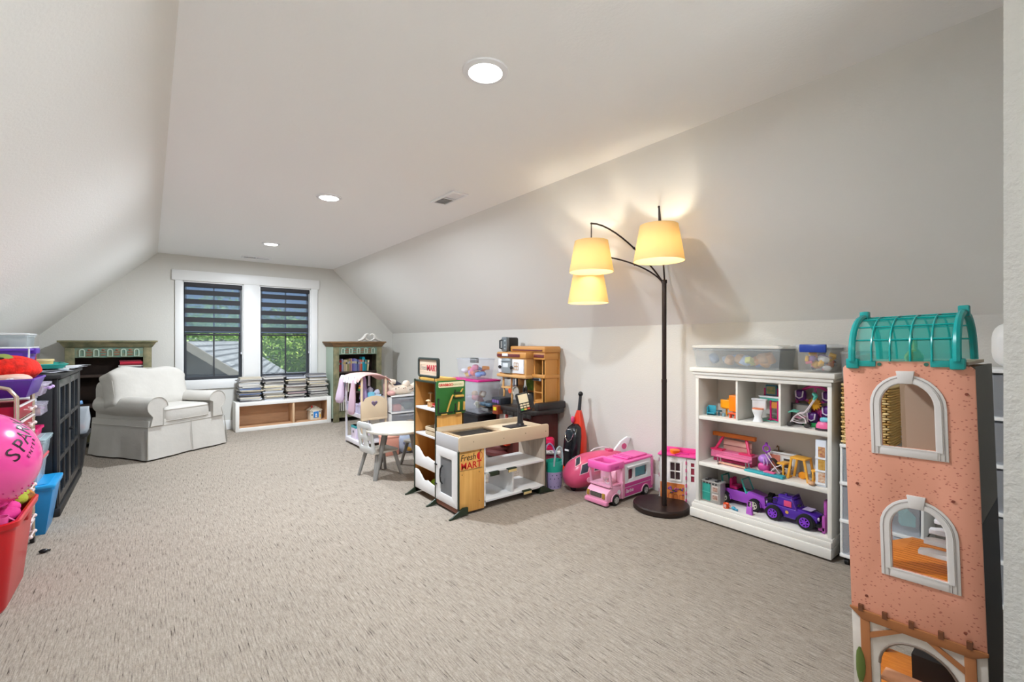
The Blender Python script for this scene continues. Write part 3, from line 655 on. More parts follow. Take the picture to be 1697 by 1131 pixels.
# counter
B().box(0, .225, 0, .014, .02, .48).out('front_panel', PINE, ms, bev=.002)
B().box(W - .016, W, .0, CD, .03, .47).out('end_panel', GRW, ms, bev=.002)
B().box(W, W + .006, -.004, CD, .03, .47).out('edge_strip', DKG, ms)
B().box(.225, W - .016, .0, CD, .268, .286).out('counter_shelf', MW, ms, bev=.002); B().box(.225, W - .016, .0, CD, .055, .073).out('counter_shelf', MW, ms, bev=.002)
B().box(.50, .515, .01, CD, .073, .268).out('divider', MW, ms, bev=.001)
B().box(.225, .237, .0, CD, .03, .47).out('inner_panel', MW, ms)
fascia = B().plate(rrect(-.004, W + .03, .468, .578, .018), [], 'xz', -.012, .004).out('fascia', TAN, ms, bev=.003)
for x in (.12, .40, .62, .84): B().cyl((x, -.0145, .52 + (.01 if x in (.12, .62) else 0)), (x, -.011, .52 + (.01 if x in (.12, .62) else 0)), .004, n=8).out('screw', mat('#8a7a64', .4), fascia)
B().box(-.006, .004, .0, CD, .468, .572).out('side_fascia', mat('#bdbcbd', .4), ms, bev=.002)
B().plate(rect(0, W + .02, .0, CD), [rect(.05, .40, .05, CD - .06)], 'xy', .548, .562).out('countertop', PALEW, ms, bev=.002)
B().plate(rect(.03, .42, .025, CD - .035), [rect(.06, .39, .055, CD - .065)], 'xy', .560, .568).out('belt_frame', wood('#a78d6d', '#b89f80', 2, 'x'), ms)
B().box(.055, .395, .05, CD - .06, .540, .552).out('conveyor_belt', mat('#33302e', .6, bump=.3, bscale=120), ms)
B().box(0, W, CD - .016, CD, .468, .600).out('back_fascia', PALEW, ms, bev=.002)
# glass door on the left side of the counter
door = B().plate(rrect(.012, CD - .006, .055, .468, .006), [rrect(.085, CD - .075, .12, .395, .006)], 'yz', -.006, .010).out('cabinet_door', MW, ms, bev=.003)
B().box(.0, .003, .08, CD - .07, .115, .40).out('door_pane', mat('#8e9092', .2, clear=.55), door)
B().tube([(-.006, CD - .105, .33), (-.02, CD - .10, .30), (-.022, CD - .10, .25), (-.018, CD - .10, .21), (-.006, CD - .105, .19)], .006, n=8).out('door_handle', BLACK, door, smooth=True)
B().box(.003, .2, .08, CD - .07, .262, .275).out('inner_shelf', MW, ms)
for z in (.17, .32): B().cyl((-.014, CD - .012, z), (-.003, CD - .012, z), .008, n=10).box(-.012, -.004, CD - .03, CD + .006, z - .004, z + .004).out('hinge', BLACK, door)
B().box(-.008, .004, CD - .008, CD + .004, .02, .955).out('corner_strip', DKG, ms, bev=.001); B().box(-.008, .004, TD - .01, TD + .002, .02, .955).out('corner_strip', DKG, ms, bev=.001); B().box(-.006, .004, -.008, .004, .02, .47).out('corner_strip', DKG, ms, bev=.001)
B().box(0, .2, .014, CD, .02, .05).out('kick_board', mat('#7a4a38', .6), ms)
# tall tower (opens to -X)
TW_ = .25
B().box(TW_ - .012, TW_, CD, TD, .03, .945).out('tower_back', mat('#a8702f', .6, var=.25, vscale=3), ms)
B().box(0, TW_, CD, CD + .012, .02, .945).out('tower_side', PINE, ms, bev=.001); B().box(0, TW_, TD - .012, TD, .02, .945).out('tower_side', wood('#b87a38', '#c98c46', 2.2, 'z'), ms, bev=.001)
B().box(0, TW_, CD, TD, .935, .950).out('tower_top', DKG, ms, bev=.003)
for z in (.715, .500): B().box(.002, TW_ - .01, CD + .012, TD - .012, z, z + .016).out('tower_shelf', MW, ms, bev=.001)
for z in (.235, .055): B().box(.01, TW_ - .01, CD + .012, TD - .012, z, z + .012).out('bin_floor', PINE, ms)
def scoop(z):
    y0, y1 = CD + .013, TD - .013; m = (y0 + y1) / 2
    p = [(y0, z), (y1, z), (y1, z + .155), (y1 - .05, z + .15), (y1 - .11, z + .115), (m + .04, z + .10), (m + .015, z + .088), (m - .015, z + .092), (m - .04, z + .10), (y0 + .05, z + .085), (y0, z + .085)]
    B().plate(p, [], 'yz', -.004, .008, R=None).out('bin_front', MW, ms, bev=.002)
scoop(.245); scoop(.055)
# green pegboard on the side that faces the counter
peg = B().plate(rrect(-.006, TW_ + .008, .69, .958, .014), [], 'xz', CD - .016, CD - .002).out('peg_board', GRNP, ms, bev=.002)
B().plate(rrect(.012, TW_ - .006, .905, .948, .01), [], 'xz', CD - .019, CD - .015).out('header_label', mat('#e9dfb9', .5), peg)
text('lettering', 'GRAB&GO', .027, RED, peg, (.078, CD - .0195, .925), FRONT, .0008, bold=.001); text('lettering', 'ESSENTIALS', .0165, mat('#8a9a5a', .5), peg, (.185, CD - .0195, .925), FRONT, .0008)
PEGW = mat('#d9a950', .5)
for x0, x1, z, slant in ((.15, .22, .855, .0), (.145, .235, .815, .0)):
    B().box(x0, x1, CD - .034, CD - .016, z, z + .008).out('peg_hook', DKG, peg, bev=.002)
B().box(.155, .235, CD - .036, CD - .016, .824, .842).out('peg_block', PEGW, peg, bev=.004); B().tube([(.208, CD - .025, .86), (.225, CD - .03, .89)], .006, n=8).out('peg', PEGW, peg); B().tube([(.155, CD - .025, .858), (.155, CD - .03, .885)], .005, n=8).out('peg', DKG, peg)
B().tube([(.085, CD - .024, .715), (.10, CD - .03, .77), (.125, CD - .034, .835), (.135, CD - .034, .845)], .007, n=8).out('peg', PEGW, peg, smooth=True)
for x in (.185, .235): B().tube([(x, CD - .03, .72), (x, CD - .036, .785)], .0085, n=8).out('peg', PEGW, peg, smooth=True)
B().tube([(.155, CD - .03, .715), (.155, CD - .036, .775)], .006, n=8).out('peg', DKG, peg)
B().tube([(.006, CD - .026, .71), (.006, CD - .03, .825)], .007, n=8).out('peg', DKG, peg)
B().box(.0, .135, CD - .03, CD - .016, .705, .713).box(.15, .255, CD - .03, CD - .016, .708, .716).out('peg_hook', DKG, peg)
for x in (.06, .19): B().box(x - .025, x + .025, CD - .028, CD - .014, .692, .702).out('wood_tab', PEGW, peg, bev=.002)
# sign on top of the tower
B().box(.02, .20, CD + .03, TD - .03, .950, .972).out('sign_base', mat('#d3a24c', .5), ms, bev=.002)
sign = B().plate([(y, z) for y, z in rrect(CD + .015, TD - .01, .975, 1.135, .022)], [rrect(CD + .033, TD - .028, .993, 1.117, .01)], 'yz', .02, .045).out('sign_frame', mat('#2b3430', .45), ms, bev=.004)
B().box(.030, .036, CD + .03, TD - .025, .99, 1.12).out('sign_board', wood('#c9ab8f', '#dfc9b2', 2.5, 'y'), sign)
for z in (1.014, 1.034, 1.054, 1.075, 1.095): B().box(.0295, .031, CD + .034, TD - .029, z, z + .0012).out('sign_line', mat('#a98e74', .6), sign)
text('lettering', 'MART', .068, mat('#c02840', .5), sign, (.0295, CD + .115, 1.05), LEFT, .0008, bold=.0012); text('lettering', 'Fresh', .055, mat('#9a938c', .5), sign, (.0295, CD + .255, 1.052), LEFT, .0008)
for y in (CD + .06, TD - .05): B().cyl((.03, y, .95), (.03, y, .98), .012, n=10).out('sign_peg', DKG, sign)
# front logo
logo = B().plate(rect(.012, .21, .325, .4605), [], 'xz', -.0015, .0002).out('logo_label', PINE, ms)
text('lettering', 'Fresh', .066, BLACK, logo, (.080, -.002, .418), FRONT, .0006, shear=.2, sx=.92); text('lettering', 'MART', .070, RED, logo, (.108, -.002, .357), FRONT, .0009, sx=.98, bold=.0008)
B().box(.012, .145, -.0025, -.001, .4525, .4545).box(.012, .205, -.0025, -.001, .3285, .3305).out('logo_rule', BLACK, logo)
ap = B().plate([(.183 + .026 * math.cos(PI / 2 + PI * i / 12), .418 + .029 * math.sin(PI / 2 + PI * i / 12)) for i in range(13)], [], 'xz', -.003, -.001).out('logo_apple', RED, logo)
B().tube([(.183 + .026 * math.cos(-PI / 2 + PI * i / 12), -.0025, .418 + .029 * math.sin(-PI / 2 + PI * i / 12)) for i in range(13)], .0016, n=5).out('apple_outline', RED, ap); B().tube([(.183, -.0025, .444), (.186, -.0025, .455), (.196, -.0025, .462)], .003, n=6).out('apple_stem', BLACK, ap)
for x, z in ((.03, .30), (.18, .30), (.03, .06), (.18, .085)): B().cyl((x, -.002, z), (x, .001, z), .004, n=8).out('screw', mat('#8a6a3a', .4), ms)
# price tabs and feet
for x, z, w in ((.265, .25, None), (.435, .25, 1), (.59, .045, 1)):
    tabp = B().box(x, x + .085, -.022, .0, z + .022, z + .030).box(x, x + .085, -.024, -.020, z, z + .030).out('price_tab', DKG, ms, bev=.001)
    if w: B().box(x + .002, x + .083, -.0255, -.0238, z + .001, z + .020).out('tab_label', mat('#d9bf82', .5), tabp)
def foot(x, y, dx, dy):
    l = math.hypot(dx, dy); ux, uy = dx / l, dy / l; px_, py_ = -uy * .007, ux * .007
    def q(s, z): return (x + ux * s, y + uy * s, z)
    prof = [(-.07, .012), (-.07, .062), (-.03, .066), (l - .02, .014), (l, .008), (l, 0), (l - .03, 0), (-.03, .012)]
    B().loft([[(x + ux * s - px_, y + uy * s - py_, z) for s, z in prof], [(x + ux * s + px_, y + uy * s + py_, z) for s, z in prof]]).out('foot', DKG, ms)
foot(.0, -.012, -.085, .0); foot(-.0, CD + .0, -.085, .0); foot(0, TD - .005, -.09, .0); foot(W + .01, -.0, .085, -.0)
B().box(W - .05, W + .004, .02, .30, 0, .035).out('foot_bar', DKG, ms)
def mpos(x, y, z): return (MX + x, MY + y, z)
# card reader on the counter
cr = thing('card_reader', 'black toy card reader on a stand on the market counter', 'toy', mpos(.69, .14, .563), 0)
B().plate(rrect(-.15, .03, -.06, .06, .01), [], 'xy', 0, .006).out('base_plate', DARK, cr, bev=.002)
B().cyl((0, 0, .004), (0, 0, .02), .036, .03, n=16).cyl((0, 0, .02), (0, 0, .17), .025, .022, n=16).out('post', DARK, cr, smooth=True, ang=40)
def frame3(o, w, h):
    w, h = Vector(w).normalized(), Vector(h); h = (h - w * h.dot(w)).normalized(); nn = w.cross(h)
    return Matrix(((w.x, nn.x, h.x, o[0]), (w.y, nn.y, h.y, o[1]), (w.z, nn.z, h.z, o[2]), (0, 0, 0, 1)))
Rr = frame3((.02, -.02, .19), (.90, -.28, .16), (-.35, .30, .66))
if (Rr @ Vector((0, -1, 0)) - Rr.translation).y > 0: Rr = Rr @ Matrix.Rotation(PI, 4, 'Z')
B().plate(rrect(-.055, .055, -.08, .085, .012), [], 'xz', -.012, .018, R=Rr).out('terminal', BLACK, cr, bev=.004)
B().box(-.042, .042, -.0145, -.011, .0, .070, R=Rr).out('screen', mat('#e8d9b8', .3), cr)
for i in range(3):
    for j in range(3):
        B().box(-.039 + j * .029, -.016 + j * .029, -.016, -.011, -.022 - i * .020, -.008 - i * .020, R=Rr).out('key', mat(['#d6c7a6', '#d6c7a6', '#c04030'][i] if not (i == 2 and j) else ['', '#d9b54a', '#4a8a4a'][j], .5), cr)
B().box(-.09, -.045, .0, .05, -.06, .06, R=Rr).out('printer', DARK, cr, bev=.004)
# goods in the tower
bw = thing('toy_bowl', 'red toy bowl on the top shelf of the market tower', 'toy', mpos(.09, .42, .732)); B().lathe([(.0, 0), (.035, 0), (.062, .02), (.068, .032), (.062, .032), (.034, .006), (0, .005)], n=24).out('bowl', RED, bw, smooth=True)
B().box(.05, .09, -.008, .008, .024, .031).out('grip', RED, bw)
for k, (x, y, h) in enumerate(((.10, .60, .10), (.06, .56, .045))):
    t = thing('toy_mushroom', ['tall pale wooden toy mushroom on the top market shelf', 'short pale wooden toy mushroom on the top market shelf'][k], 'toy', mpos(x, y, .732)); B().cyl((0, 0, 0), (0, 0, h), .007, n=8).out('stem', mat('#dcb07c', .6), t); B().lathe([(.0, h + .014), (.018, h + .008), (.026, h), (0, h - .002)], n=16).out('cap', mat('#e0b88a', .6), t, smooth=True)
t = thing('toy_toast_rack', 'small pale wooden rack on the top market shelf', 'toy', mpos(.06, .515, .732))
for k in range(3): B().box(-.02, .02, -.03 + k * .026, -.024 + k * .026, 0, .035).out('rack_bar', mat('#d8ac78', .6), t)
B().box(-.02, .02, -.03, .03, 0, .006).out('rack_base', mat('#d8ac78', .6), t)
t = thing('toy_crate', 'small pale wooden crate on the middle shelf of the market tower', 'toy', mpos(.05, .43, .517))
B().box(-.04, .09, -.07, .09, 0, .008).out('crate_floor', mat('#c9b494', .6), t)
for z in (.008, .04):
    B().box(-.042, -.034, -.07, .09, z, z + .022).out('slat', mat('#cfbc9e', .6), t); B().box(.084, .092, -.07, .09, z, z + .022).out('slat', mat('#cfbc9e', .6), t)
for y in (-.07, .082): B().box(-.034, .084, y, y + .008, .006, .066).out('end_board', mat('#c9b494', .6), t)
t = thing('toy_jar', 'grey toy jar standing in the wooden market crate', 'toy', mpos(.06, .42, .5265)); B().lathe([(0, 0), (.022, 0), (.022, .055), (.018, .065), (0, .065)], n=16).out('jar', mat('#8a8580', .5), t, smooth=True, ang=40); B().cyl((0, 0, .065), (0, 0, .078), .02, n=16).out('lid', mat('#a8a39c', .5), t)
t = tag(B().ball((0, 0, .04), (.055, .08, .042), n=20, noise=.06, seed=3).out('toy_lettuce', mat('#9ac62a', .6, var=.3, vscale=20), loc=mpos(.09, .46, .068), smooth=True), 'bright green toy vegetable in the bottom bin of the market tower', 'toy')

# ================================================================== play kitchen (front faces -X)
KX, KY = 2.92, 4.13
pk = thing('play_kitchen', 'tan and brown plastic play kitchen with hutch against the right wall', 'toy', (KX, KY, 0), -PI / 2)
TANP = mat('#c98d48', .45); TANL = mat('#d6a468', .45); DBR = mat('#5c2620', .45); MAR = mat('#6a2a2c', .45); CNT = mat('#26211f', .35); GRP = mat('#9aa2a6', .35, metal=.3)
KW, KD = .72, .43
# lower cabinets
B().box(.06, KW - .02, .08, KD, 0, .52).out('lower_body', DBR, pk, bev=.02)
B().box(.40, .62, .05, .09, .10, .50).out('oven_front', DBR, pk, bev=.012)
B().box(.41, .61, .035, .055, .43, .455).out('oven_handle', mat('#b08a4a', .5), pk, bev=.006)
B().box(.36, .41, .04, .10, .36, .53).out('dishwasher_edge', GRP, pk, bev=.004)
B().box(.18, .37, .045, .10, .36, .53).out('dishwasher_door', mat('#b5aea6', .4), pk, bev=.004)
lg = B().plate(rrect(.29, .345, .44, .50, .01), [], 'xz', .040, .046).out('logo_badge', mat('#d8d0c4', .5), pk)
B().plate(rrect(.297, .338, .447, .493, .008), [rrect(.308, .326, .458, .475, .004)], 'xz', .037, .041).out('badge_mark', RED, lg)
B().lathe([(0, 0), (.17, 0), (.185, .02), (.18, .05), (.13, .09), (0, .10)], (.12, .12, .02), n=28).out('curved_base', mat('#5b2a28', .45), pk, smooth=True)
B().lathe([(0, 0), (.15, 0), (.155, .03), (.12, .06), (0, .06)], (.12, .12, .10), n=28).out('curved_base', mat('#6b3734', .45), pk, smooth=True)
rb = B().box(.20, .37, -.01, .05, .17, .33).out('red_panel', mat('#d23a1a', .5), pk, bev=.006)
text('lettering', '101', .085, WHITEP, rb, (.285, -.0105, .27), FRONT, .001)
# counter
B().plate(rrect(-.06, KW + .09, .0, KD, .05), [], 'xy', .535, .585).out('counter', CNT, pk, bev=.012)
B().box(KW + .02, KW + .09, .05, KD, .58, .655).out('counter_upstand', CNT, pk, bev=.015)
for i in range(7): B().box(.30 + i * .065, .30 + i * .065 + .06, -.004, .006, .50, .54).out('counter_trim', CNT, pk, bev=.003)
B().lathe([(0, 0), (.13, 0), (.145, .02), (.14, .045), (0, .05)], (.08, .10, .555), n=28).out('stove_plate', mat('#1d2228', .35), pk, smooth=True, ang=40)
B().box(-.06, .07, -.03, .08, .49, .535).out('stove_side', mat('#6f7070', .4), pk, bev=.012)
st = B().box(.07, .23, .02, .17, .575, .655).out('toy_register', mat('#2b3038', .4), pk, bev=.010)
for i in range(3): B().box(.09 + i * .042, .122 + i * .042, .012, .022, .59, .63).out('button', mat('#7a5a9a', .4), st, bev=.003)
B().box(.17, .26, -.04, .03, .49, .58).out('orange_box', mat('#8a3a1c', .5), pk, bev=.004); B().box(.19, .24, -.044, -.038, .53, .565).out('yellow_sticker', mat('#e0d020', .5), pk)
for k in range(2): B().ball((.0 + k * .10, -.03, .575), (.05, .035, .022), n=14, e=.6).out('blue_knob', mat('#3a5568', .3), pk, smooth=True)
# hutch
U = lambda x: .06 + x * 1.28
VY = .065
B().box(.04, KW, KD - .02, KD, .585, 1.17).out('hutch_back', TANP, pk)
B().plate(rect(.20, .52, .72, .90), [], 'xz', KD - .03, KD - .019).out('window_picture', mat('#4f8a3a', .6, var=.6, vscale=25, col2='#9fbc3a'), pk)
B().plate(rect(.55, .66, .72, .85), [], 'xz', KD - .03, KD - .019).out('window_picture', mat('#5f8a2a', .6, var=.6, vscale=25, col2='#b7b43a'), pk)
TX0, TX1, TY = .525, .70, .235
B().plate(rect(TX0, TX1, .605, 1.14), [rect(TX0 + .02, TX1 - .045, .925, 1.075), rect(TX0 + .02, TX1 - .05, .74, .85), rect(TX0 + .02, TX1 - .05, .655, .73)], 'xz', TY, TY + .02).out('tower_front', TANP, pk, bev=.004)
B().box(TX1 - .03, TX1 + .01, TY, KD - .02, .60, 1.15).out('tower_side', TANP, pk, bev=.006); B().box(TX0, TX0 + .02, TY + .02, KD - .02, .60, 1.14).out('tower_side', TANP, pk)
B().box(TX0 + .02, TX1 - .03, TY + .02, KD - .02, .905, .925).box(TX0 + .02, TX1 - .03, TY + .02, KD - .02, .855, .865).box(TX0 + .02, TX1 - .03, TY + .02, KD - .02, .645, .658).out('tower_shelf', TANP, pk)
B().box(TX0 - .02, TX1 + .025, TY - .025, KD, .885, .925).out('tower_ledge', TANP, pk, bev=.012); rs_ = B().box(TX0 - .015, TX1 - .05, TY - .015, TY + .015, .855, .885).out('radio_strip', GRP, pk, bev=.006); B().box(TX0 + .0, TX1 - .075, TY - .019, TY - .01, .86, .88).out('radio_display', DARK, rs_)
B().box(TX0 - .01, TX1 + .025, TY - .02, KD, .597, .63).out('tower_foot', TANP, pk, bev=.010)
B().box(U(0), U(.36), .07 + VY, KD, .905, 1.13).out('upper_cabinet', TANL, pk, bev=.015)
B().box(U(-.02), U(.375), .045 + VY, KD, .875, .91).out('upper_ledge', TANL, pk, bev=.014)
B().box(U(-.02), U(.375), .05 + VY, KD, 1.085, 1.15).out('cornice', TANP, pk, bev=.014); B().box(TX0 + .01, TX1 + .02, TY - .02, KD, 1.075, 1.15).out('cornice', TANP, pk, bev=.012)
B().box(U(-.01), U(.30), .043 + VY, .055 + VY, 1.098, 1.130).out('cornice_stripe', MAR, pk, bev=.004); B().box(TX0 + .03, TX1 + .01, TY - .027, TY - .018, 1.098, 1.130).out('cornice_stripe', MAR, pk, bev=.004)
B().box(.17, .735, .20, KD, 1.15, 1.215).out('crown', TANP, pk, bev=.014); B().box(.22, .70, .192, .202, 1.165, 1.18).out('crown_stripe', MAR, pk, bev=.002)
B().box(U(.07), U(.15), .036 + VY, .05 + VY, 1.105, 1.135).out('clock_plate', WHITE, pk, bev=.005)
B().box(U(.0), U(.055), .055 + VY, .072 + VY, .925, 1.075).out('cupboard_door', WHITEP, pk, bev=.006)
dr2 = B().box(U(.19), U(.34), .055 + VY, .072 + VY, .925, 1.075).out('cupboard_door', WHITEP, pk, bev=.006)
gx = U(.22); B().plate(rect(gx, gx + .07, .96, 1.04), [rect(gx + .005, gx + .032, .965, .997), rect(gx + .038, gx + .065, .965, .997), rect(gx + .005, gx + .032, 1.003, 1.035), rect(gx + .038, gx + .065, 1.003, 1.035)], 'xz', .051 + VY, .057 + VY).out('door_grid', mat('#b0823e', .5), dr2)
mw = B().box(U(.06), U(.185), .035 + VY, .075 + VY, .92, 1.08).out('microwave', GRP, pk, bev=.010); B().box(U(.085), U(.16), .030 + VY, .037 + VY, .985, 1.03).out('microwave_window', mat('#d9dde0', .2), mw, bev=.003); B().box(U(.06), U(.185), .030 + VY, .04 + VY, 1.045, 1.05).out('microwave_line', DARK, mw)
for x in (U(.04), U(.20)): B().plate([(x, .965), (x + .02, .985), (x, 1.005), (x - .02, .985)], [], 'xz', .025 + VY, .05 + VY).out('cupboard_knob', DARK, pk, bev=.004)
B().box(U(.0), U(.075), .11 + VY, KD, .845, .875).out('clock_panel', GRP, pk, bev=.006)
for x in (U(.01), U(.125)): B().tube([(x + .01, .18, .875), (x, .18, .76), (x + .02, .18, .72), (x + .015, .18, .66), (x + .0, .18, .585)], .012, n=8).out('spindle', TANL, pk, smooth=True)
B().box(U(.0), U(.135), .16, KD - .02, .745, .765).out('spice_shelf', TANL, pk, bev=.004)
fa = B().tube([(.465, .24, .585), (.465, .24, .70), (.46, .20, .725), (.455, .16, .71), (.455, .15, .68)], .012, n=10).out('faucet', CHROME, pk, smooth=True); B().ball((.46, .22, .70), (.022, .022, .028), n=12).out('faucet_knob', CHROME, fa, smooth=True)
B().box(.25, .52, KD - .06, KD - .02, .585, .70).out('sink_splash', mat('#33383c', .4), pk, bev=.008)
B().cyl((U(.13), .15, .872), (U(.37), .15, .872), .006, n=8).out('hanging_rail', DARK, pk)
def kpos(x, y, z): return (KX + y, KY - x, z)
# utensils that hang from the rail
def hang(name, lab, x, build):
    t = thing(name, lab, 'toy utensil', kpos(U(x), .14, .868), -PI / 2, group='toy utensils hanging in the play kitchen'); build(t); return t
def b_spoon(t): B().tube([(0, 0, 0), (0, 0, -.11)], .006, n=8).out('handle', mat('#b06a3a', .5), t); B().lathe([(.0, -.0), (.022, .004), (.028, .014), (.024, .014), (0, .004)], n=16, R=T(0, -.01, -.135) @ Matrix.Rotation(PI / 2, 4, 'X')).out('bowl', mat('#d2562a', .5), t, smooth=True)
def b_spat(t): B().tube([(0, 0, 0), (0, 0, -.10)], .006, n=8).out('handle', mat('#2b3550', .5), t); B().plate(rrect(-.022, .022, -.17, -.095, .006), [rect(-.012, -.008, -.155, -.11), rect(-.002, .002, -.155, -.11), rect(.008, .012, -.155, -.11)], 'xz', -.003, .003).out('blade', mat('#c9d0d8', .3), t)
def b_pan(t): B().tube([(0, 0, .02), (0, 0, -.08)], .009, n=8).out('handle', BLACK, t); B().lathe([(0, 0), (.046, 0), (.055, .018), (.05, .018), (.043, .004), (0, .004)], n=24, R=T(0, -.004, -.135) @ Matrix.Rotation(PI / 2, 4, 'X')).out('pan_body', mat('#b9b4ac', .3, metal=.4), t, smooth=True, ang=50)
def b_tongs(t):
    for s in (-1, 1): B().tube([(0, 0, 0), (s * .016, 0, -.10)], .005, n=8).out('handle', mat('#c9c4bc', .4), t); B().ball((s * .02, 0, -.11), (.014, .012, .045), n=12).out('grip', BLACK, t, smooth=True); B().ball((s * .022, 0, -.165), (.011, .008, .022), n=10).out('tip', mat('#d9d2c6', .4), t, smooth=True)
hang('toy_ladle', 'orange and brown toy ladle hanging left in the play kitchen', .165, b_spoon); hang('toy_spatula', 'dark blue and grey toy spatula hanging beside the pan', .20, b_spat)
hang('toy_pan', 'grey toy pan with black handle hanging in the play kitchen', .24, b_pan); hang('toy_tongs', 'black and white toy tongs hanging right of the pan', .345, b_tongs)
# toaster-like toy on top
ta = thing('toy_appliance', 'grey and black toy appliance with a handle on top of the play kitchen', 'toy', kpos(.075, .15, 1.1505), -PI / 2 + .12)
B().plate(rrect(0, .085, 0, .165, .025), [], 'xz', 0, .045).out('front_shell', mat('#6f777b', .35), ta, bev=.006)
B().plate(rrect(.004, .083, .004, .160, .022), [], 'xz', .045, .19).out('rear_shell', mat('#1f1f20', .5), ta, bev=.006)
B().tube([(.015, -.004, .035), (.010, -.03, .04), (.010, -.03, .125), (.015, -.004, .13)], .010, n=8).out('handle', mat('#3b4246', .4), ta, smooth=True)
for z in (.035, .07, .12): B().ball((.06, -.003, z), (.010, .006, .012), n=10).out('button', mat('#aeb6ba', .3), ta, smooth=True)
# ================================================================== storage totes beside the play kitchen
def tote(name, lab, loc, w, d, h, body, lidm, group=None, lid_t=.018, flare=.03, latch=None, rotz=0, cat='storage box'):
    t = thing(name, lab, cat, loc, rotz, group=group); f = flare
    B().tub((f, w - f, f, d - f), (.008, w - .008, .008, d - .008), 0, h - lid_t, .004).out('tub', body, t, bev=.006)
    B().plate(rrect(.0, w, 0, d, .02), [rrect(.012, w - .012, .012, d - .012, .012)], 'xy', h - lid_t - .014, h - lid_t).out('rim', body, t)
    if lidm:
        lo = B().plate(rrect(-.004, w + .004, -.004, d + .004, .025), [], 'xy', h - lid_t, h).out('lid', lidm, t, bev=.004)
        B().plate(rrect(.03, w - .03, .03, d - .03, .02), [], 'xy', h, h + .004).out('lid_panel', lidm, lo)
    if latch:
        for x in ((w / 2 - .07, w / 2 + .07),): B().box(x[0], x[1], -.014, .004, h - .045, h + .003).out('latch', latch, t, bev=.005)
    return t
def clutter(base, x0, x1, y0, y1, z0, lab_fn, group, n, seed, colors, s=(.02, .05), zmax=.1):
    r = random.Random(seed)
    for i in range(n):
        c = r.choice(colors); a, b, e = (r.uniform(*s) for _ in range(3)); x = r.uniform(x0 + a, x1 - a); y = r.uniform(y0 + b, y1 - b); z = z0 + r.uniform(0, zmax)
        k = i % 3; q = B(); R = T(x, y, z + e) @ Euler((r.uniform(-.6, .6), r.uniform(-.6, .6), r.uniform(0, 3))).to_matrix().to_4x4()
        if k == 0: q.box(-a, a, -b * .6, b * .6, -e * .5, e * .5, R)
        elif k == 1: q.ball((0, 0, 0), (a, b, e * .8), n=12, e=.8, R=R)
        else: q.cyl((0, 0, -e * .7), (0, 0, e * .7), a * .7, a * .55, n=12, R=R)
        o = q.out('small_toy', mat(c[1], .5), bev=.003 if k != 1 else 0, smooth=(k == 1)); tag(o, lab_fn(c[0], ['block', 'rounded toy', 'cup-shaped toy'][k]), 'toy', group)
t = tote('black_tote', 'black plastic tote under the pink-lidded clear tote', (2.84, 4.19, 0), .36, .64, .445, mat('#17171a', .4), mat('#17171a', .4))
t = tote('clear_tote', 'tall clear tote with magenta lid beside the play kitchen', (2.85, 4.20, .4505), .33, .62, .375, mat('#f0f2f8', .2, clear=.15), mat('#d02a86', .35))
tote('white_tub', 'small white inner tub inside the pink-lidded clear tote', (2.875, 4.50, .456), .20, .24, .17, mat('#eeeef2', .4, clear=.45), None)
clutter(None, 2.89, 3.12, 4.25, 4.48, .458, lambda c, k: '%s %s inside the pink-lidded clear tote' % (c, k), 'toys in the pink-lidded tote', 10, 21, [('tan', '#c09a6a'), ('dusty rose', '#b8686a'), ('olive', '#8a8a5a'), ('cream', '#d8cdb8')], (.03, .05), .18)
tote('clear_bin', 'open clear bin full of colourful toys on the magenta lid', (2.87, 4.25, .8305), .27, .45, .255, mat('#f2f4f8', .15, clear=.11), None)
clutter(None, 2.90, 3.11, 4.29, 4.66, .838, lambda c, k: '%s %s in the clear bin on the magenta lid' % (c, k), 'toys in the open clear bin', 26, 5, [('pink', '#e46a9a'), ('blue', '#6aa0d8'), ('orange', '#e89a3a'), ('yellow', '#e6c94a'), ('coral', '#d8503c'), ('white', '#e4e2e6'), ('lilac', '#b88fd0')], (.025, .045), .10)
tag(B().box(0, .05, 0, .11, 0, .05).box(.005, .045, .01, .10, .05, .056).out('grey_box', mat('#4c5048', .5), loc=(2.885, 4.30, 1.02), bev=.006), 'grey toy box on top of the toys in the clear bin', 'toy')

# ================================================================== bag, suitcase, vacuum, plane, camper, pop-up house
bag = thing('bucket_bag', 'lilac and teal perforated bucket bag beside the market stand', 'bag', (2.745, 2.865, 0), -.1)
LIL = mat('#a99ac4', .5); TEAB = mat('#1fa58e', .5)
def oval(rx, ry, z, n=28): return [(rx * math.cos(2 * PI * i / n), ry * math.sin(2 * PI * i / n), z) for i in range(n)]
B().loft([oval(.066, .052, 0), oval(.075, .058, .05), oval(.080, .062, .145), oval(.074, .056, .145), oval(.062, .048, .006)]).out('lower_body', LIL, bag, smooth=True, ang=50)
B().loft([oval(.0805, .0625, .145), oval(.084, .066, .20), oval(.086, .066, .235), oval(.080, .060, .235), oval(.074, .056, .15)], caps=False).out('upper_band', TEAB, bag, smooth=True, ang=50)
k = 0
for row, z in enumerate((.02, .055, .09, .12)):
    for j in range(5):
        a = -PI / 2 + (j - 2 + (row % 2) * .5) * .5; r = 1.005; f = .066 + (.080 - .066) * z / .145
        p = Vector((f * 1.005 * math.cos(a), f * .785 * math.sin(a), z)); nrm = Vector((math.cos(a), math.sin(a), 0))
        B().cyl(p - nrm * .001, p + nrm * .002, .0048, n=8).out('hole_rim', mat('#4a4266', .7), bag)
for s, c, w in ((-1, mat('#a8bfc4', .5), .045), (1, mat('#b39acb', .5), .06)):
    B().tube(arc((-w, s * .055, .20), (-w * 1.15, s * .075, .42), (w * 1.15, s * .075 + .0, .42), (w, s * .055, .20)), .0075, n=8).out('strap', c, bag, smooth=True)
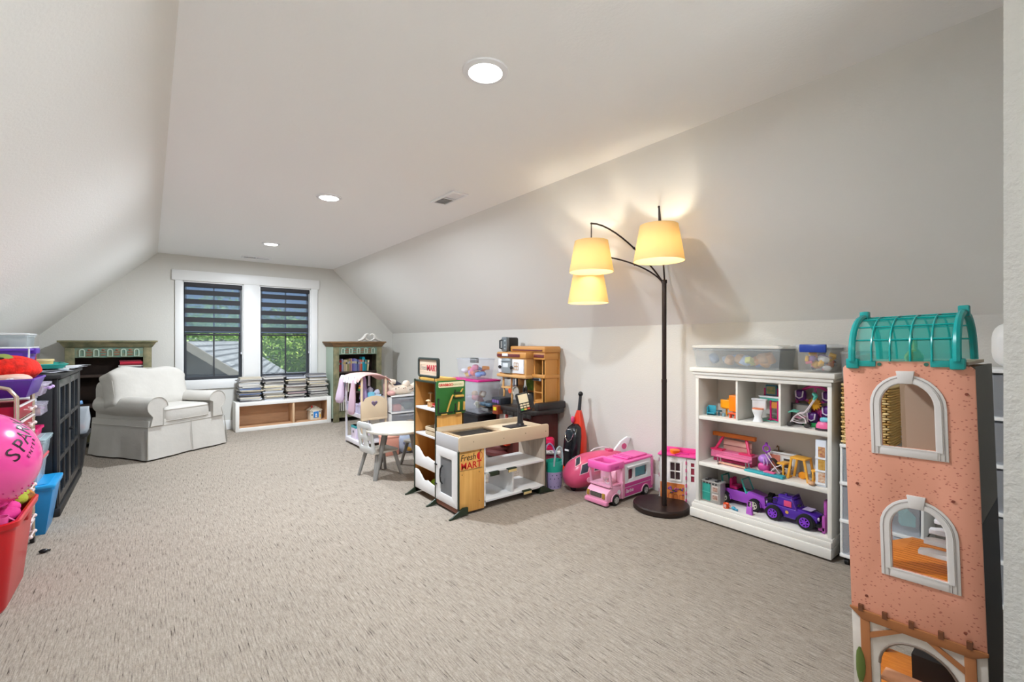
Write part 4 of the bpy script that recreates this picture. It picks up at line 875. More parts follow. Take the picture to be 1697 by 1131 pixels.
sc_ = thing('toy_suitcase', 'hot pink toy suitcase standing beside the play kitchen', 'suitcase', (2.95, 3.28, 0), -.9)
B().plate(rrect(-.14, .14, 0, .34, .03), [], 'xz', -.045, .045).out('shell', mat('#d8104c', .4), sc_, bev=.01)
for i in range(8): B().box(-.125, .125, -.049, -.044, .10 + i * .028, .112 + i * .028).out('rib', mat('#e01f5c', .4), sc_, bev=.002)
B().tube([(-.05, 0, .335), (-.05, 0, .375), (.05, 0, .375), (.05, 0, .335)], .010, n=8).out('handle', mat('#b80f40', .4), sc_, smooth=True)
pb = thing('print_bag', 'round black and pink animal print bag leaning on the pink suitcase', 'bag', (2.86, 3.06, .0), -.75)
B().ball((0, 0, .12), (.13, .035, .12), n=28, e=.75).out('bag_body', mat('#141114', .6, var=.9, vscale=28, col2='#c8406a'), pb, smooth=True)
B().box(-.11, .11, -.038, .038, .235, .262).out('bag_band', mat('#17151a', .6, var=.9, vscale=40, col2='#e9e4e2'), pb, bev=.008)
B().tube(arc((-.07, 0, .25), (-.07, -.02, .35), (.07, -.02, .35), (.07, 0, .25)), .006, n=8).out('strap', BLACK, pb, smooth=True)
vc = thing('toy_vacuum', 'red and black upright toy vacuum cleaner leaning by the right wall', 'toy vacuum', (3.17, 3.04, 0), -PI / 2 + .10)
VR = mat('#d8320f', .3, coat=.4)
B().loft([rr_ for rr_ in [[(x, y, z) for x, y in rrect(-.13, .13, -.14, .07, .04)] for z in (.012, .05)]] + [[(x * .8, y * .75 + .01, .085) for x, y in rrect(-.13, .13, -.14, .07, .04)]]).out('floor_head', VR, vc, smooth=True, ang=40)
B().box(-.12, .12, -.146, -.12, .012, .04).out('bumper', mat('#b0b4b8', .4), vc, bev=.006)
for s in (-1, 1): B().cyl((s * .10, .06, .03), (s * .13, .06, .03), .03, n=16).out('wheel', BLACK, vc)
def vsec(z, w, d, yo): return [(x, y + yo, z) for x, y in rrect(-w, w, -d, d, min(w, d) * .8)]
B().loft([vsec(.07, .085, .05, .045), vsec(.20, .095, .055, .055), vsec(.35, .09, .05, .065), vsec(.46, .062, .04, .075), vsec(.56, .036, .028, .082), vsec(.60, .022, .02, .085)]).out('body', VR, vc, smooth=True, ang=60)
B().loft([vsec(.075, .068, .055, -.045), vsec(.20, .082, .065, -.035), vsec(.36, .082, .06, -.012), vsec(.44, .066, .045, .012), vsec(.475, .03, .025, .028)]).out('dust_canister', mat('#15161a', .2), vc, smooth=True, ang=60)
B().ball((0, -.058, .385), (.050, .025, .062), n=16).out('canister_window', mat('#2c333a', .1), vc, smooth=True)
B().tube([(-.050, -.066, .40), (-.035, -.080, .345), (0, -.086, .315), (.035, -.080, .345), (.050, -.066, .40)], .004, n=6).out('chrome_trim', CHROME, vc, smooth=True)
B().box(-.025, .02, -.105, -.099, .235, .25).out('badge', WHITEP, vc)
B().tube([(0, .085, .59), (0, .095, .66), (0, .105, .735)], [.018, .016, .015], n=10).out('handle', mat('#2a2b2e', .4), vc, smooth=True); B().ball((0, .108, .755), .024, n=14).out('handle_ball', BLACK, vc, smooth=True)
B().ball((-.035, .03, .51), (.02, .02, .035), n=10).out('pink_switch', mat('#d84a7a', .4), vc, smooth=True)

pl = thing('toy_plane', 'pink toy airplane with open windows and white tail fin', 'toy plane', (2.725, 2.725, 0), math.radians(-16))
PKP = mat('#e0527f', .3, coat=.3)
def fus(x, ry, zc, rz_): return [(x, ry * math.cos(2 * PI * i / 24), zc + rz_ * math.sin(2 * PI * i / 24)) for i in range(24)]
B().loft([fus(0, .02, .135, .02), fus(.02, .065, .13, .07), fus(.06, .10, .135, .105), fus(.12, .118, .15, .13), fus(.20, .122, .165, .14), fus(.36, .122, .172, .145), fus(.48, .10, .185, .125), fus(.56, .06, .205, .09), fus(.60, .02, .215, .05)]).out('fuselage', PKP, pl, smooth=True, ang=60)
WG = mat('#3a4650', .2); WF = mat('#f6c3cc', .4)
FS = [(0, .02, .135, .02), (.02, .065, .13, .07), (.06, .10, .135, .105), (.12, .118, .15, .13), (.20, .122, .165, .14), (.36, .122, .172, .145), (.48, .10, .185, .125)]
def fsurf(x, a, off):
    for (x0, *p), (x1, *q) in zip(FS, FS[1:]):
        if x <= x1: break
    t_ = (x - x0) / (x1 - x0); ry, zc, rz_ = (u + (v - u) * t_ for u, v in zip(p, q))
    return (x - off * .3, (ry + off) * math.cos(a), zc + (rz_ + off) * math.sin(a))
def fpatch(x0, x1, a0, a1, off, nm, m, par, skew=0.0): return B().sheet(lambda u, v: fsurf(x0 + (x1 - x0) * u + skew * v, math.radians(a0 + (a1 - a0) * v), off), 8, 8).out(nm, m, par, solid=.0015, smooth=True)
for s in (0, 1):
    f_ = (lambda a: -a) if s == 0 else (lambda a: 180 + a)
    for x0, x1, a0, a1, sk in ((.065, .115, 47, 84, .035), (.085, .165, 8, 43, .03), (.215, .275, 5, 42, .02), (.30, .36, 5, 42, 0)):
        g = (lambda a: -(180 - a)) if s else (lambda a: -a)
        A0, A1 = (180 - (180 - a0), 180 - (180 - a1)) if s else (a0, a1)
        A0, A1 = (180 - a0, 180 - a1) if not s else (a0, a1)
        w = fpatch(x0, x1, A0, A1, .0015, 'window_frame', WF, pl, sk); fpatch(x0 + .007, x1 - .007, A0 + (A1 - A0) * .09, A0 + (A1 - A0) * .91, .0035, 'window_pane', WG, w, sk)
B().cyl((.17, -.118, .115), (.17, -.124, .115), .022, n=20).out('emblem', mat('#f2b0c4', .4), pl)
B().plate([(.46, .27), (.60, .25), (.675, .405), (.64, .415), (.615, .405), (.57, .38)], [], 'xz', -.012, .012).out('tail_fin', WHITEP, pl, bev=.004)
B().cyl((.60, -.0125, .335), (.60, -.0145, .335), .026, n=20).out('tail_emblem', mat('#d0588a', .4), pl)
B().tube([(.26, .0, .318), (.30, 0, .338), (.38, 0, .345), (.45, 0, .33)], .005, n=6).out('carry_handle', WHITEP, pl, smooth=True)
B().box(.42, .48, -.03, .03, .305, .325).out('roof_bump', PKP, pl, bev=.008)
for x, y in ((.09, 0), (.34, .07), (.34, -.07)): B().cyl((x, y - .012, .022), (x, y + .012, .022), .022, n=16).box(x - .006, x + .006, y - .004, y + .004, .02, .06).out('wheel', mat('#2a2228', .5), pl)
for s in (-1, 1): B().add([(.22, s * .10, .10), (.36, s * .10, .10), (.40, s * .17, .105), (.32, s * .17, .105), (.22, s * .10, .11), (.36, s * .10, .11), (.40, s * .17, .112), (.32, s * .17, .112)], [(0, 1, 2, 3), (7, 6, 5, 4), (0, 4, 5, 1), (1, 5, 6, 2), (2, 6, 7, 3), (3, 7, 4, 0)]).out('wing_stub', PKP, pl)

cp = thing('toy_camper', 'pink and white toy camper van beside the lamp base', 'toy camper', (2.725, 2.255, 0), math.radians(1))
PKL = mat('#eba6c0', .35); PKM = mat('#d03f92', .35); PKR = mat('#ef5fae', .35)
CL, CWd, CH = .59, .21, .30
def wheelset(t, pos, r, w, tyre, hub, spokes=5, hubname='hub'):
    for x, y, s in pos:
        wh_ = B().lathe([(r * .55, -w / 2), (r * .93, -w / 2), (r, -w / 3), (r, w / 3), (r * .93, w / 2), (r * .55, w / 2)], n=24, caps=True, R=T(x, y, r) @ Matrix.Rotation(PI / 2, 4, 'X')).out('wheel', tyre, t, smooth=True, ang=40)
        h = B(); h.lathe([(r * .58, -w / 2 - .001), (r * .62, -w / 2 - .004), (r * .5, -w / 2 - .003), (r * .5, w / 2 + .003), (r * .62, w / 2 + .004), (r * .58, w / 2 + .001)], n=24, caps=False, R=T(x, y, r) @ Matrix.Rotation(PI / 2, 4, 'X'))
        for k in range(spokes):
            h.box(-.0035, .0035, -w / 2 - .006, w / 2 + .006, 0, r * .56, R=T(x, y, r) @ Matrix.Rotation(2 * PI * k / spokes, 4, 'Y'))
        h.cyl((x, y - w / 2 - .007, r), (x, y + w / 2 + .007, r), r * .16, n=10).out(hubname, hub, wh_)
for y in (0.0, CWd - .012):
    B().plate([(.20, .03), (CL, .03), (CL, CH), (.185, CH), (.185, .055)], [rrect(.255, .315, .165, .245, .006), rrect(.345, .505, .165, .245, .006), [(.475 + .045 * math.cos(PI * i / 10), .0305 + .055 * math.sin(PI * i / 10)) for i in range(11)]], 'xz', y, y + .012).out('side_wall', WHITEP if y == 0 else PKL, cp, bev=.002)
B().box(.20, .585, -.003, 0, .040, .105).out('purple_panel', PKM, cp); B().box(.20, .585, -.003, 0, .112, .140).out('purple_stripe', PKM, cp)
B().box(.17, .205, -.005, CWd + .004, .03, CH + .008).out('pillar', PKL, cp, bev=.004)
text('lettering', 'Barbie', .040, WHITEP, cp, (.265, -.0035, .078), FRONT, .0005, shear=.25)
B().box(.350, .500, .014, .02, .168, .242).out('window_pane', mat('#5fa0ae', .15, clear=.85), cp); B().box(.258, .312, .016, .022, .166, .244).out('door_window', mat('#7a2340', .3), cp)
B().box(CL - .012, CL, 0, CWd, .03, CH).out('rear_wall', PKL, cp, bev=.004); B().box(CL - .03, CL + .006, -.006, .03, .06, CH).out('rear_corner', mat('#e889b4', .35), cp, bev=.006)
B().box(.235, .525, -.016, .0, .262, .272).out('awning', WHITEP, cp, bev=.003)
B().plate(rrect(.17, CL + .004, -.006, CWd + .006, .02), [], 'xy', CH - .006, CH + .012).out('roof', PKR, cp, bev=.005); B().box(.28, .56, .03, CWd - .03, CH + .012, CH + .026).out('roof_hatch', PKR, cp, bev=.008)
for x in (.30, .34): B().box(x, x + .012, .03, CWd - .04, CH + .024, CH + .029).out('roof_slot', PKM, cp)
B().plate(rrect(-.0, .21, -.008, CWd + .008, .03), [rrect(.045, .16, .03, CWd - .03, .015)], 'xy', .268, .326).out('cab_roof', PKR, cp, bev=.010)
B().box(.07, .12, -.0105, -.0075, .285, .30).out('roof_vent', PKM, cp)
# cab: nose, front, doors
nose = [(-.015, .03), (.205, .03), (.205, .125), (.07, .145), (.02, .12), (-.015, .09)]
B().loft([[(x, y, z) for x, z in nose] for y in (.004, CWd - .004)]).out('cab_body', PKL, cp, bev=.008)
B().box(.025, .20, .008, CWd - .008, .14, .15).out('dashboard', PKL, cp)
for y in (.0, CWd - .014):
    B().tube([(.05, y + .007, .14), (.035, y + .007, .20), (.03, y + .007, .27)], .0085, n=8).out('windscreen_pillar', PKL, cp, smooth=True)
B().plate([(.035, .128), (.06, .145), (.045, .268), (.03, .268)], [], 'xz', .004, CWd - .004).out('windscreen', mat('#eef2f4', .05, clear=.08), cp)
B().box(-.028, .01, -.004, CWd + .004, .012, .045).out('bumper', mat('#e08aad', .35), cp, bev=.008)
gr = B().plate(rrect(.05, CWd - .05, .066, .098, .006), [], 'yz', -.020, -.012).out('grille', DARK, cp)
for i in range(3): B().box(-.0215, -.0195, .055, CWd - .055, .072 + i * .009, .076 + i * .009).out('grille_bar', CHROME, gr)
for y in (.018, CWd - .04): B().box(-.021, -.010, y, y + .025, .060, .102).out('headlight', mat('#a8823a', .2), cp, bev=.003)
B().cyl((.13, -.002, .09), (.13, -.0045, .09), .02, n=20).out('emblem', WHITEP, cp); B().box(.17, .185, -.010, 0, .13, .16).out('mirror', PKL, cp, bev=.003)
for y in (.05, .12): st_ = B().box(.12, .17, y, y + .045, .145, .175).box(.16, .172, y, y + .045, .15, .235).out('seat', mat('#f2bccd', .4), cp, bev=.006)
B().lathe([(.02, 0), (.024, .003), (.02, .006)], n=16, R=T(.085, .065, .175) @ Matrix.Rotation(-1.0, 4, 'Y'), caps=False).out('steering_wheel', WHITEP, cp, smooth=True)
B().box(.20, CL - .012, .012, CWd - .012, .03, .042).out('cabin_floor', mat('#e6b7c6', .5), cp)
B().box(.35, .45, .10, CWd - .015, .042, .13).box(.46, .57, .12, CWd - .015, .042, .20).out('cabin_furniture', mat('#c9387e', .5), cp, bev=.004)
wheelset(cp, [(.085, .0, 1), (.085, CWd, 1), (.475, .0, 1), (.475, CWd, 1)], .042, .026, RUBBER, mat('#b8b4b0', .4), 6)
for x in (.085, .475):
    B().tube([(x + .050 * math.cos(PI * i / 12), -.006, .040 + .050 * math.sin(PI * i / 12)) for i in range(13)], .005, n=6).out('wheel_arch', PKL, cp, smooth=True)

ph = thing('fold_out_house', 'small white fold-out toy house with pink roof deck behind the lamp', 'toy house', (3.145, 2.09, 0), math.radians(-68.5))
WT = mat('#efe9e6', .4)
B().plate(rect(0, .20, 0, .375), [rrect(.085, .118, .195, .255, .003), rrect(.124, .157, .195, .255, .003), rrect(.085, .118, .262, .325, .003), rrect(.124, .157, .262, .325, .003)], 'xz', 0, .012).out('front_wall', WT, ph, bev=.001)
B().plate(rect(.07, .172, .18, .34), [rrect(.085, .118, .195, .255, .003), rrect(.124, .157, .195, .255, .003), rrect(.085, .118, .262, .325, .003), rrect(.124, .157, .262, .325, .003)], 'xz', -.006, .0).out('window_frame', WT, ph, bev=.002)
B().box(.01, .19, -.003, 0, .02, .165).out('flower_panel', mat('#d9853e', .6, var=.5, vscale=16, col2='#c86a34'), ph)
for i in range(22):
    rr = random.Random(i); B().ball((.06 + rr.random() * .125, -.005, .085 + rr.random() * .05), (.007, .003, .007), n=8).out('flower', mat(rr.choice(['#8a3f7a', '#6a4a9a', '#c25a8a', '#4a5a3a']), .6), ph, smooth=True)
for i in range(3): B().plate(arch(.07 + i * .04, .10 + i * .04, .03, .085, 6), [arch(.073 + i * .04, .097 + i * .04, .03, .081, 6)], 'xz', -.0045, -.002).out('planter_line', mat('#a8502a', .6), ph)
B().box(0, .012, .0, .11, 0, .375).out('left_wall', WT, ph)
for i in range(6): B().box(-.003, .002, .0, .012, .02 + i * .06, .05 + i * .06).out('hinge_tab', mat('#b04a80', .4) if i % 2 else WT, ph); B().box(.198, .206, -.004, .012, .03 + i * .058, .055 + i * .058).out('hinge_tab', mat('#d0407a', .4), ph)
B().plate(rect(.206, .30, 0, .365), [rect(.235, .26, .19, .235), rect(.235, .26, .245, .295), rect(.235, .26, .305, .335)], 'xz', .004, .016).out('side_wall', WT, ph, bev=.001)
B().box(.228, .268, .018, .022, .18, .345).out('red_curtain', mat('#a8304a', .5), ph); B().box(.08, .165, .03, .034, .19, .33).out('room_backdrop', mat('#5c4248', .6), ph)
B().plate(rect(-.01, .30, -.012, .11), [], 'xy', .375, .386).out('roof_deck', HOTPINK, ph, bev=.003); B().box(.03, .30, .095, .11, .386, .425).out('deck_rail', HOTPINK, ph, bev=.003)
B().box(.27, .30, -.01, .11, .386, .42).out('deck_rail', mat('#f070c0', .4), ph, bev=.004)
B().lathe([(0, 0), (.032, 0), (.038, .016), (.038, .028), (0, .028)], (.11, .05, .386), n=24).out('orange_pool', ORANGE, ph, smooth=True, ang=40)
B().tube([(.12, -.01, .388), (.16, .02, .40), (.22, .03, .395)], .005, n=6).out('pink_slide', mat('#e03a9a', .4), ph)

# ================================================================== boxes on top of the toy bookcase
bx1 = tote('underbed_box', 'wide low clear storage box with white lid on the toy bookcase', bc(-.03, -.005, 1.0825), .60, .27, .155, mat('#eef2f4', .25, clear=.15), mat('#f4f2ec', .4, clear=.55), flare=.022, rotz=-PI / 2)
def bclutter(x0, x1, y0, y1, z, lab, grp, n, seed, cols, s, zm):
    n0 = set(bpy.data.objects); clutter(None, x0, x1, y0, y1, z, lab, grp, n, seed, cols, s, zm)
    for o in set(bpy.data.objects) - n0: o.matrix_world = T(*bc(0, 0, 0)) @ rz(-PI / 2); 
bclutter(.03, .50, .04, .22, 1.09, lambda c, k: '%s %s inside the wide low clear box' % (c, k), 'toys in the wide low box', 16, 3, [('pale blue', '#a9b6cc'), ('tan', '#d0a47c'), ('yellow green', '#d4d070'), ('orange', '#d89a5a'), ('blue grey', '#8f9fc4')], (.028, .05), .02)
bx2 = tote('latch_box', 'clear box of small toys with a blue latch on the toy bookcase', bc(.645, .0, 1.0825), .19, .27, .165, mat('#f0f0ee', .2, clear=.12), mat('#f0f2f4', .2, clear=.25), flare=.012, latch=mat('#1f3f9a', .3), rotz=-PI / 2)
bclutter(.67, .82, .02, .24, 1.09, lambda c, k: '%s %s inside the blue-latched clear box' % (c, k), 'toys in the blue-latched box', 34, 9, [('orange', '#f08a3a'), ('yellow', '#f0b828'), ('pink', '#e4728a'), ('coral', '#e4603a'), ('black', '#2a2a2e'), ('white', '#dcd8d8'), ('violet', '#8a5aa8'), ('grey', '#7a7a80')], (.014, .028), .08)
bx3 = tote('clear_bin', 'clear bin of brownish toys between bookcase and dollhouse', bc(.86, .03, .0) [:2] + (1.0385,), .20, .24, .19, mat('#f0f0ee', .2, clear=.12), None, flare=.012, rotz=-PI / 2)
bclutter(.88, 1.04, .05, .26, 1.045, lambda c, k: '%s %s in the clear bin behind the dollhouse canopy' % (c, k), 'toys in the bin behind the canopy', 24, 14, [('brown', '#7a5a40'), ('olive', '#7a7a4a'), ('dusty red', '#b85a52'), ('pale blue', '#9fb4c4'), ('tan', '#b89a70')], (.02, .035), .10)

# ================================================================== plastic drawer tower, baskets behind the dollhouse
PLW = mat('#ecebe8', .35); FROST = mat('#eef0f4', .25, clear=.2)
def drawer_tower(name, lab, loc, w, d, h, n, rotz, wheels=True):
    t = thing(name, lab, 'drawer unit', loc, rotz); z0 = .045 if wheels else .0; dh = (h - z0) / n
    for x in (0, w - .012): B().box(x, x + .012, .01, d, z0, h).out('side_frame', PLW, t, bev=.002)
    B().box(0, w, d - .008, d, z0, h).out('back', PLW, t)
    for i in range(n + 1): B().box(0, w, 0, d, max(z0, z0 + dh * i - (.018 if i else 0)), z0 + dh * i + (.018 if i == 0 else 0)).out('frame_deck', PLW, t, bev=.003)
    for i in range(n):
        zb = z0 + dh * i + (.02 if i == 0 else .003); dr = B().tub((.016, w - .016, .006, d - .02), (.014, w - .014, .002, d - .012), zb, zb + dh - .03, .003).out('drawer', FROST, t)
        B().box(w * .25, w * .75, -.010, .004, zb + dh - .058, zb + dh - .040).out('drawer_grip', FROST, dr, bev=.004)
    if wheels:
        for x in (.03, w - .03):
            for y in (.03, d - .03): B().cyl((x - .01, y, .02), (x + .01, y, .02), .02, n=14).box(x - .006, x + .006, y - .006, y + .006, .02, .047).out('caster', BLACK, t)
    return t
drawer_tower('drawer_tower', 'white three-drawer plastic tower on casters between bookcase and dollhouse', bc(.872, .0, 0), .36, .30, .685, 3, -PI / 2)
for i, (x, z, c, cn) in enumerate(((.93, .29, '#b98fd8', 'lilac'), (1.0, .29, '#e6a0c8', 'pink'), (.93, .50, '#7fd0d0', 'aqua'), (.95, .075, '#ec8fb4', 'rose'), (1.08, .50, '#d98fb0', 'dusky pink'), (1.12, .29, '#58b8b0', 'teal'))):
    q = B().box(-.03, .03, -.03, .03, 0, .05).plate([(-.034, .05), (.034, .05), (0, .085)], [], 'xz', -.032, .032); tag(q.out('small_toy_house', mat(c, .4), loc=bc(x + .03, .09, z), rot=(0, 0, -1.2)), '%s little toy house in a frosted drawer of the tower' % cn, 'toy', 'toys in the drawer tower')
wk = thing('wicker_basket', 'woven wicker basket with leather handle on the white drawer tower', 'basket', bc(.875, .015, .6865), -PI / 2)
WK = [mat('#d9b878', .7), mat('#c49c58', .7), mat('#e4c88e', .7)]
ww, wd, whh = .22, .26, .335
B().box(.008, ww - .008, .008, wd - .008, 0, .01).out('basket_floor', WK[1], wk)
B().tub((.014, ww - .014, .014, wd - .014), (.012, ww - .012, .012, wd - .012), .004, whh - .01, .004).out('basket_lining', mat('#6e4f28', .9), wk)
rn = random.Random(3)
strand = B().ball((0, 0, 0), (.017, .010, .0068), n=10).mesh('strand', WK[0], smooth=True); strand2 = B().ball((0, 0, 0), (.016, .010, .0066), n=10).mesh('strand', WK[1], smooth=True); strand3 = B().ball((0, 0, 0), (.017, .011, .0068), n=10).mesh('strand', WK[2], smooth=True)
k = 0; rest = B()
for row in range(24):
    z = .012 + row * .0137
    for side, ln in (('f', ww), ('l', wd), ('r', wd)):
        m_ = int(ln / .029)
        for j in range(m_):
            p = .015 + (j + (.5 if row % 2 else 0)) * (ln - .02) / m_
            if p > ln - .006: continue
            loc, r_ = {'f': ((p, .006, z), 0), 'l': ((.006, p, z), PI / 2), 'r': ((ww - .006, p, z), PI / 2)}[side]
            if side == 'r' or k >= 290: rest.ball((0, 0, 0), (.017, .010, .0068), n=8, R=T(*loc) @ rz(r_)); continue
            o = bpy.data.objects.new('strand', rn.choice((strand, strand2, strand3))); C.objects.link(o); o.parent = wk; o.location = loc; o.rotation_euler = (rn.uniform(-.1, .1), rn.uniform(-.15, .15), r_); k += 1
o = rest.out('woven_strands', WK[1], wk, smooth=True); o['kind'] = 'stuff'
B().tube([(x, y, whh) for x, y in rrect(.002, ww - .002, .002, wd - .002, .02)], .008, n=8, closed=True).out('basket_rim', WK[2], wk, smooth=True)
B().tube(arc((.09, .0, whh - .02), (.09, -.03, whh + .06), (.19, -.03, whh + .06), (.19, 0, whh - .02)), .008, n=8).out('leather_handle', mat('#a85f2a', .5), wk, smooth=True)
drawer_tower('drawer_tower', 'pale storage tower in the corner behind the dollhouse', bc(1.44, -.03, 0), .30, .32, 1.14, 5, -PI / 2)
tag(B().ball((0, 0, .11), (.11, .11, .11), n=20, e=.6).out('white_bin', PLW, loc=bc(1.57, .12, 1.141), smooth=True), 'white rounded bin on the storage tower behind the dollhouse', 'bin')

# ================================================================== big terracotta dollhouse (front faces -X, leans a little)
dh_ = thing('dollhouse', 'tall terracotta wooden dollhouse with arched windows and teal canopy', 'dollhouse', (1.95, .505, .008), rot=(math.radians(-1.75), 0, -PI / 2))
dh_.rotation_euler = (Matrix.Rotation(-PI / 2, 4, 'Z') @ Matrix.Rotation(math.radians(-1.75), 4, 'Y')).to_euler()
TER = bpy.data.materials.new('terracotta_print'); TER.use_nodes = True
def _ter():
    n = TER.node_tree.nodes; l = TER.node_tree.links; p = n['Principled BSDF']; p.inputs['Roughness'].default_value = .45
    tc = n.new('ShaderNodeTexCoord'); mp = n.new('ShaderNodeMapping'); mp.inputs['Scale'].default_value = (70, 70, 120); mp.inputs['Rotation'].default_value = (0, .5, 0); l.new(tc.outputs['Object'], mp.inputs['Vector'])
    v = n.new('ShaderNodeTexVoronoi'); v.inputs['Scale'].default_value = 1.0; v.feature = 'F1'; l.new(mp.outputs['Vector'], v.inputs['Vector'])
    r = n.new('ShaderNodeValToRGB'); e = r.color_ramp.elements; e[0].position = .17; e[0].color = lin('#b86856'); e[1].position = .26; e[1].color = lin('#e09c82'); l.new(v.outputs['Distance'], r.inputs['Fac'])
    nz = n.new('ShaderNodeTexNoise'); nz.inputs['Scale'].default_value = 9; l.new(tc.outputs['Object'], nz.inputs['Vector'])
    mx = n.new('ShaderNodeMix'); mx.data_type = 'RGBA'; mx.blend_type = 'MULTIPLY'; mx.inputs['Factor'].default_value = .2; l.new(nz.outputs['Color'], mx.inputs[7]); l.new(r.outputs['Color'], mx.inputs[6])
    r2 = n.new('ShaderNodeValToRGB'); r2.color_ramp.elements[0].color = (.8, .75, .72, 1); l.new(nz.outputs['Fac'], r2.inputs['Fac']); l.new(r2.outputs['Color'], mx.inputs[7]); l.new(mx.outputs[2], p.inputs['Base Color'])
_ter()
DW = .335; TB_ = .318
PLAS = mat('#cfc6bc', .6, var=.12, vscale=14); WNF = mat('#d6d0cc', .45)
up = arch(.105, .240, .905, 1.118, 14, .075); lo_ = arch(.120, .255, .500, .712, 14, .075)
outer = [(.0, TB_), (DW, TB_), (DW, 1.165), (.325, 1.175), (.275, 1.175), (.275, 1.190), (.06, 1.190), (.06, 1.175), (.008, 1.175), (0, 1.167)]
B().plate(outer, [up, lo_], 'xz', 0, .010).out('front_panel', TER, dh_, bev=.001)
for nm, (x0, x1, z0, z1) in {'a': (.105, .240, .905, 1.118), 'b': (.120, .255, .500, .712)}.items():
    wf = B().plate(arch(x0 - .030, x1 + .030, z0 - .030, z1 + .028, 14, .105), [arch(x0, x1, z0, z1, 14, .075)], 'xz', -.004, .0).out('window_frame', WNF, dh_, bev=.001)
    B().plate(arch(x0 - .017, x1 + .017, z0 - .004, z1 + .016, 14, .092), [arch(x0 - .004, x1 + .004, z0, z1 + .003, 14, .078)], 'xz', -.007, -.003).out('frame_moulding', WNF, wf)
    for dd in (.010, .021): B().tube([(q[0], -.0045, q[1]) for q in arch(x0 - dd, x1 + dd, z0 - .028, z1 + dd, 14, .075 + dd)[1:]] + [(x0 - dd, -.0045, z0 - .028)], .0013, n=5).out('groove_shade_line', mat('#a8a09b', .6), wf, smooth=True)  # darker lines painted in for the shade in the frame's flutes
    m = (x0 + x1) / 2; B().plate([(m - .017, z1 - .002), (m + .017, z1 - .002), (m + .024, z1 + .040), (m - .024, z1 + .040)], [], 'xz', -.009, 0).out('keystone', WNF, wf, bev=.002)
    B().box(x0 - .004, x1 + .004, -.006, .0, z0 - .028, z0 - .002).out('sill', WNF, wf, bev=.001)
for x, z in ((.03, .76), (.275, .755), (.045, .375), (.29, .36), (.315, 1.09)): B().cyl((x, -.003, z), (x, .002, z), .0045, n=10).out('screw', mat('#7a3a2a', .4), dh_)
for x in (.105, .225): B().cyl((x, -.002, 1.180), (x, .002, 1.180), .006, n=12).out('cap_screw', mat('#2f6a5a', .4), dh_)
# ground floor arcade with brown pergola
PG = mat('#a4673a', .5, var=.08, vscale=5)
B().plate(rect(0, DW, 0, TB_), [arch(.075, .275, .03, .262, 16, .10)], 'xz', 0, .010).out('arcade_panel', PLAS, dh_, bev=.001)
B().tube([(q[0], -.001, q[1]) for q in arch(.075, .275, .03, .262, 16, .10)[1:]], .004, n=6).out('arch_edge', mat('#7d6a5c', .6), dh_, smooth=True)
B().plate([(-.004, .320), (.03, .292), (DW - .03, .292), (DW + .004, .312), (DW + .004, .322), (-.004, .326)], [], 'xz', -.008, 0).out('pergola_beam', PG, dh_, bev=.002)
for x in (.025, .285): B().box(x, x + .027, -.006, 0, .0, .295).out('pergola_post', PG, dh_, bev=.002)
B().plate([(.052, .235), (.052, .255), (.115, .292), (.14, .292)], [], 'xz', -.006, -.0005).out('pergola_brace', PG, dh_); B().plate([(.285, .235), (.285, .255), (.225, .292), (.20, .292)], [], 'xz', -.006, -.0005).out('pergola_brace', PG, dh_)
for x in (.022, .088, .157, .228, .292): B().box(x, x + .013, -.010, .002, .318, .341).out('rafter_end', mat('#6b3d22', .5), dh_)
B().ball((.022, -.006, .13), (.014, .006, .06), n=12, noise=.1).out('painted_cypress', mat('#5a6a2a', .7), dh_, smooth=True)
# interior: floors, back panel, stairs, furniture
PARQ = mat('#c8691a', .4, var=.5, vscale=5, col2='#e08a30', stretch=(3, 24, 1))
B().plate([(.01, .012), (DW - .01, .012), (DW - .01, .39), (.10, .39), (.012, .20)], [], 'xy', .478, .490).out('parquet_floor', PARQ, dh_, bev=.001)
for i in range(16): B().box(.012, DW - .012, .03 + i * .022, .0315 + i * .022, .4895, .4905).out('floor_board_joint', mat('#8a4310', .5), dh_) if i < 9 else B().box(.105, DW - .012, .03 + i * .022, .0315 + i * .022, .4895, .4905).out('floor_board_joint', mat('#8a4310', .5), dh_)
B().box(.10, DW - .012, .012, .36, .790, .802).out('upper_floor', mat('#c8753c', .5), dh_)
B().plate(rect(.085, DW - .011, .802, 1.17), [], 'xz', .36, .372).out('back_panel', mat('#a88f76', .6), dh_); B().plate(arch(.10, .285, .803, 1.145, 14, .08), [], 'xz', .355, .361).out('painted_arch', mat('#b8a08a', .6), dh_)
B().box(.18, DW - .011, .30, .355, 1.140, 1.152).out('white_beam', WHITEP, dh_)
B().box(DW - .010, DW, .0105, .40, .70, 1.172).out('side_panel', mat('#5f5a52', .6), dh_); B().box(DW - .010, DW, .0105, .40, .0, .698).out('side_panel', mat('#1d1816', .6), dh_)
B().box(.0, .012, .34, .372, .0, 1.17).out('corner_post', mat('#7d766c', .6), dh_)
for i in range(5): B().plate([(.175 + .006 * i, .06 + i * .052), (.325, .05 + i * .052), (.325, .10 + i * .052), (.20 + .006 * i, .105 + i * .052), (.175 + .006 * i, .09 + i * .052)], [], 'xy', .545 + i * .022, .560 + i * .022).out('stair_tread', WHITEP, dh_, bev=.002)
B().box(.27, .30, .07, .33, .50, .545).out('stair_stringer', mat('#c9a890', .5), dh_)
B().box(.262, .30, .025, .055, .490, .53).out('green_stool', mat('#5fc08a', .5), dh_, bev=.006)
B().box(.01, DW - .01, .012, .38, .012, .024).out('ground_floor', PARQ, dh_)
B().box(.07, .32, .02, .09, .095, .107).out('porch_rail', mat('#e0a078', .5), dh_, bev=.003)
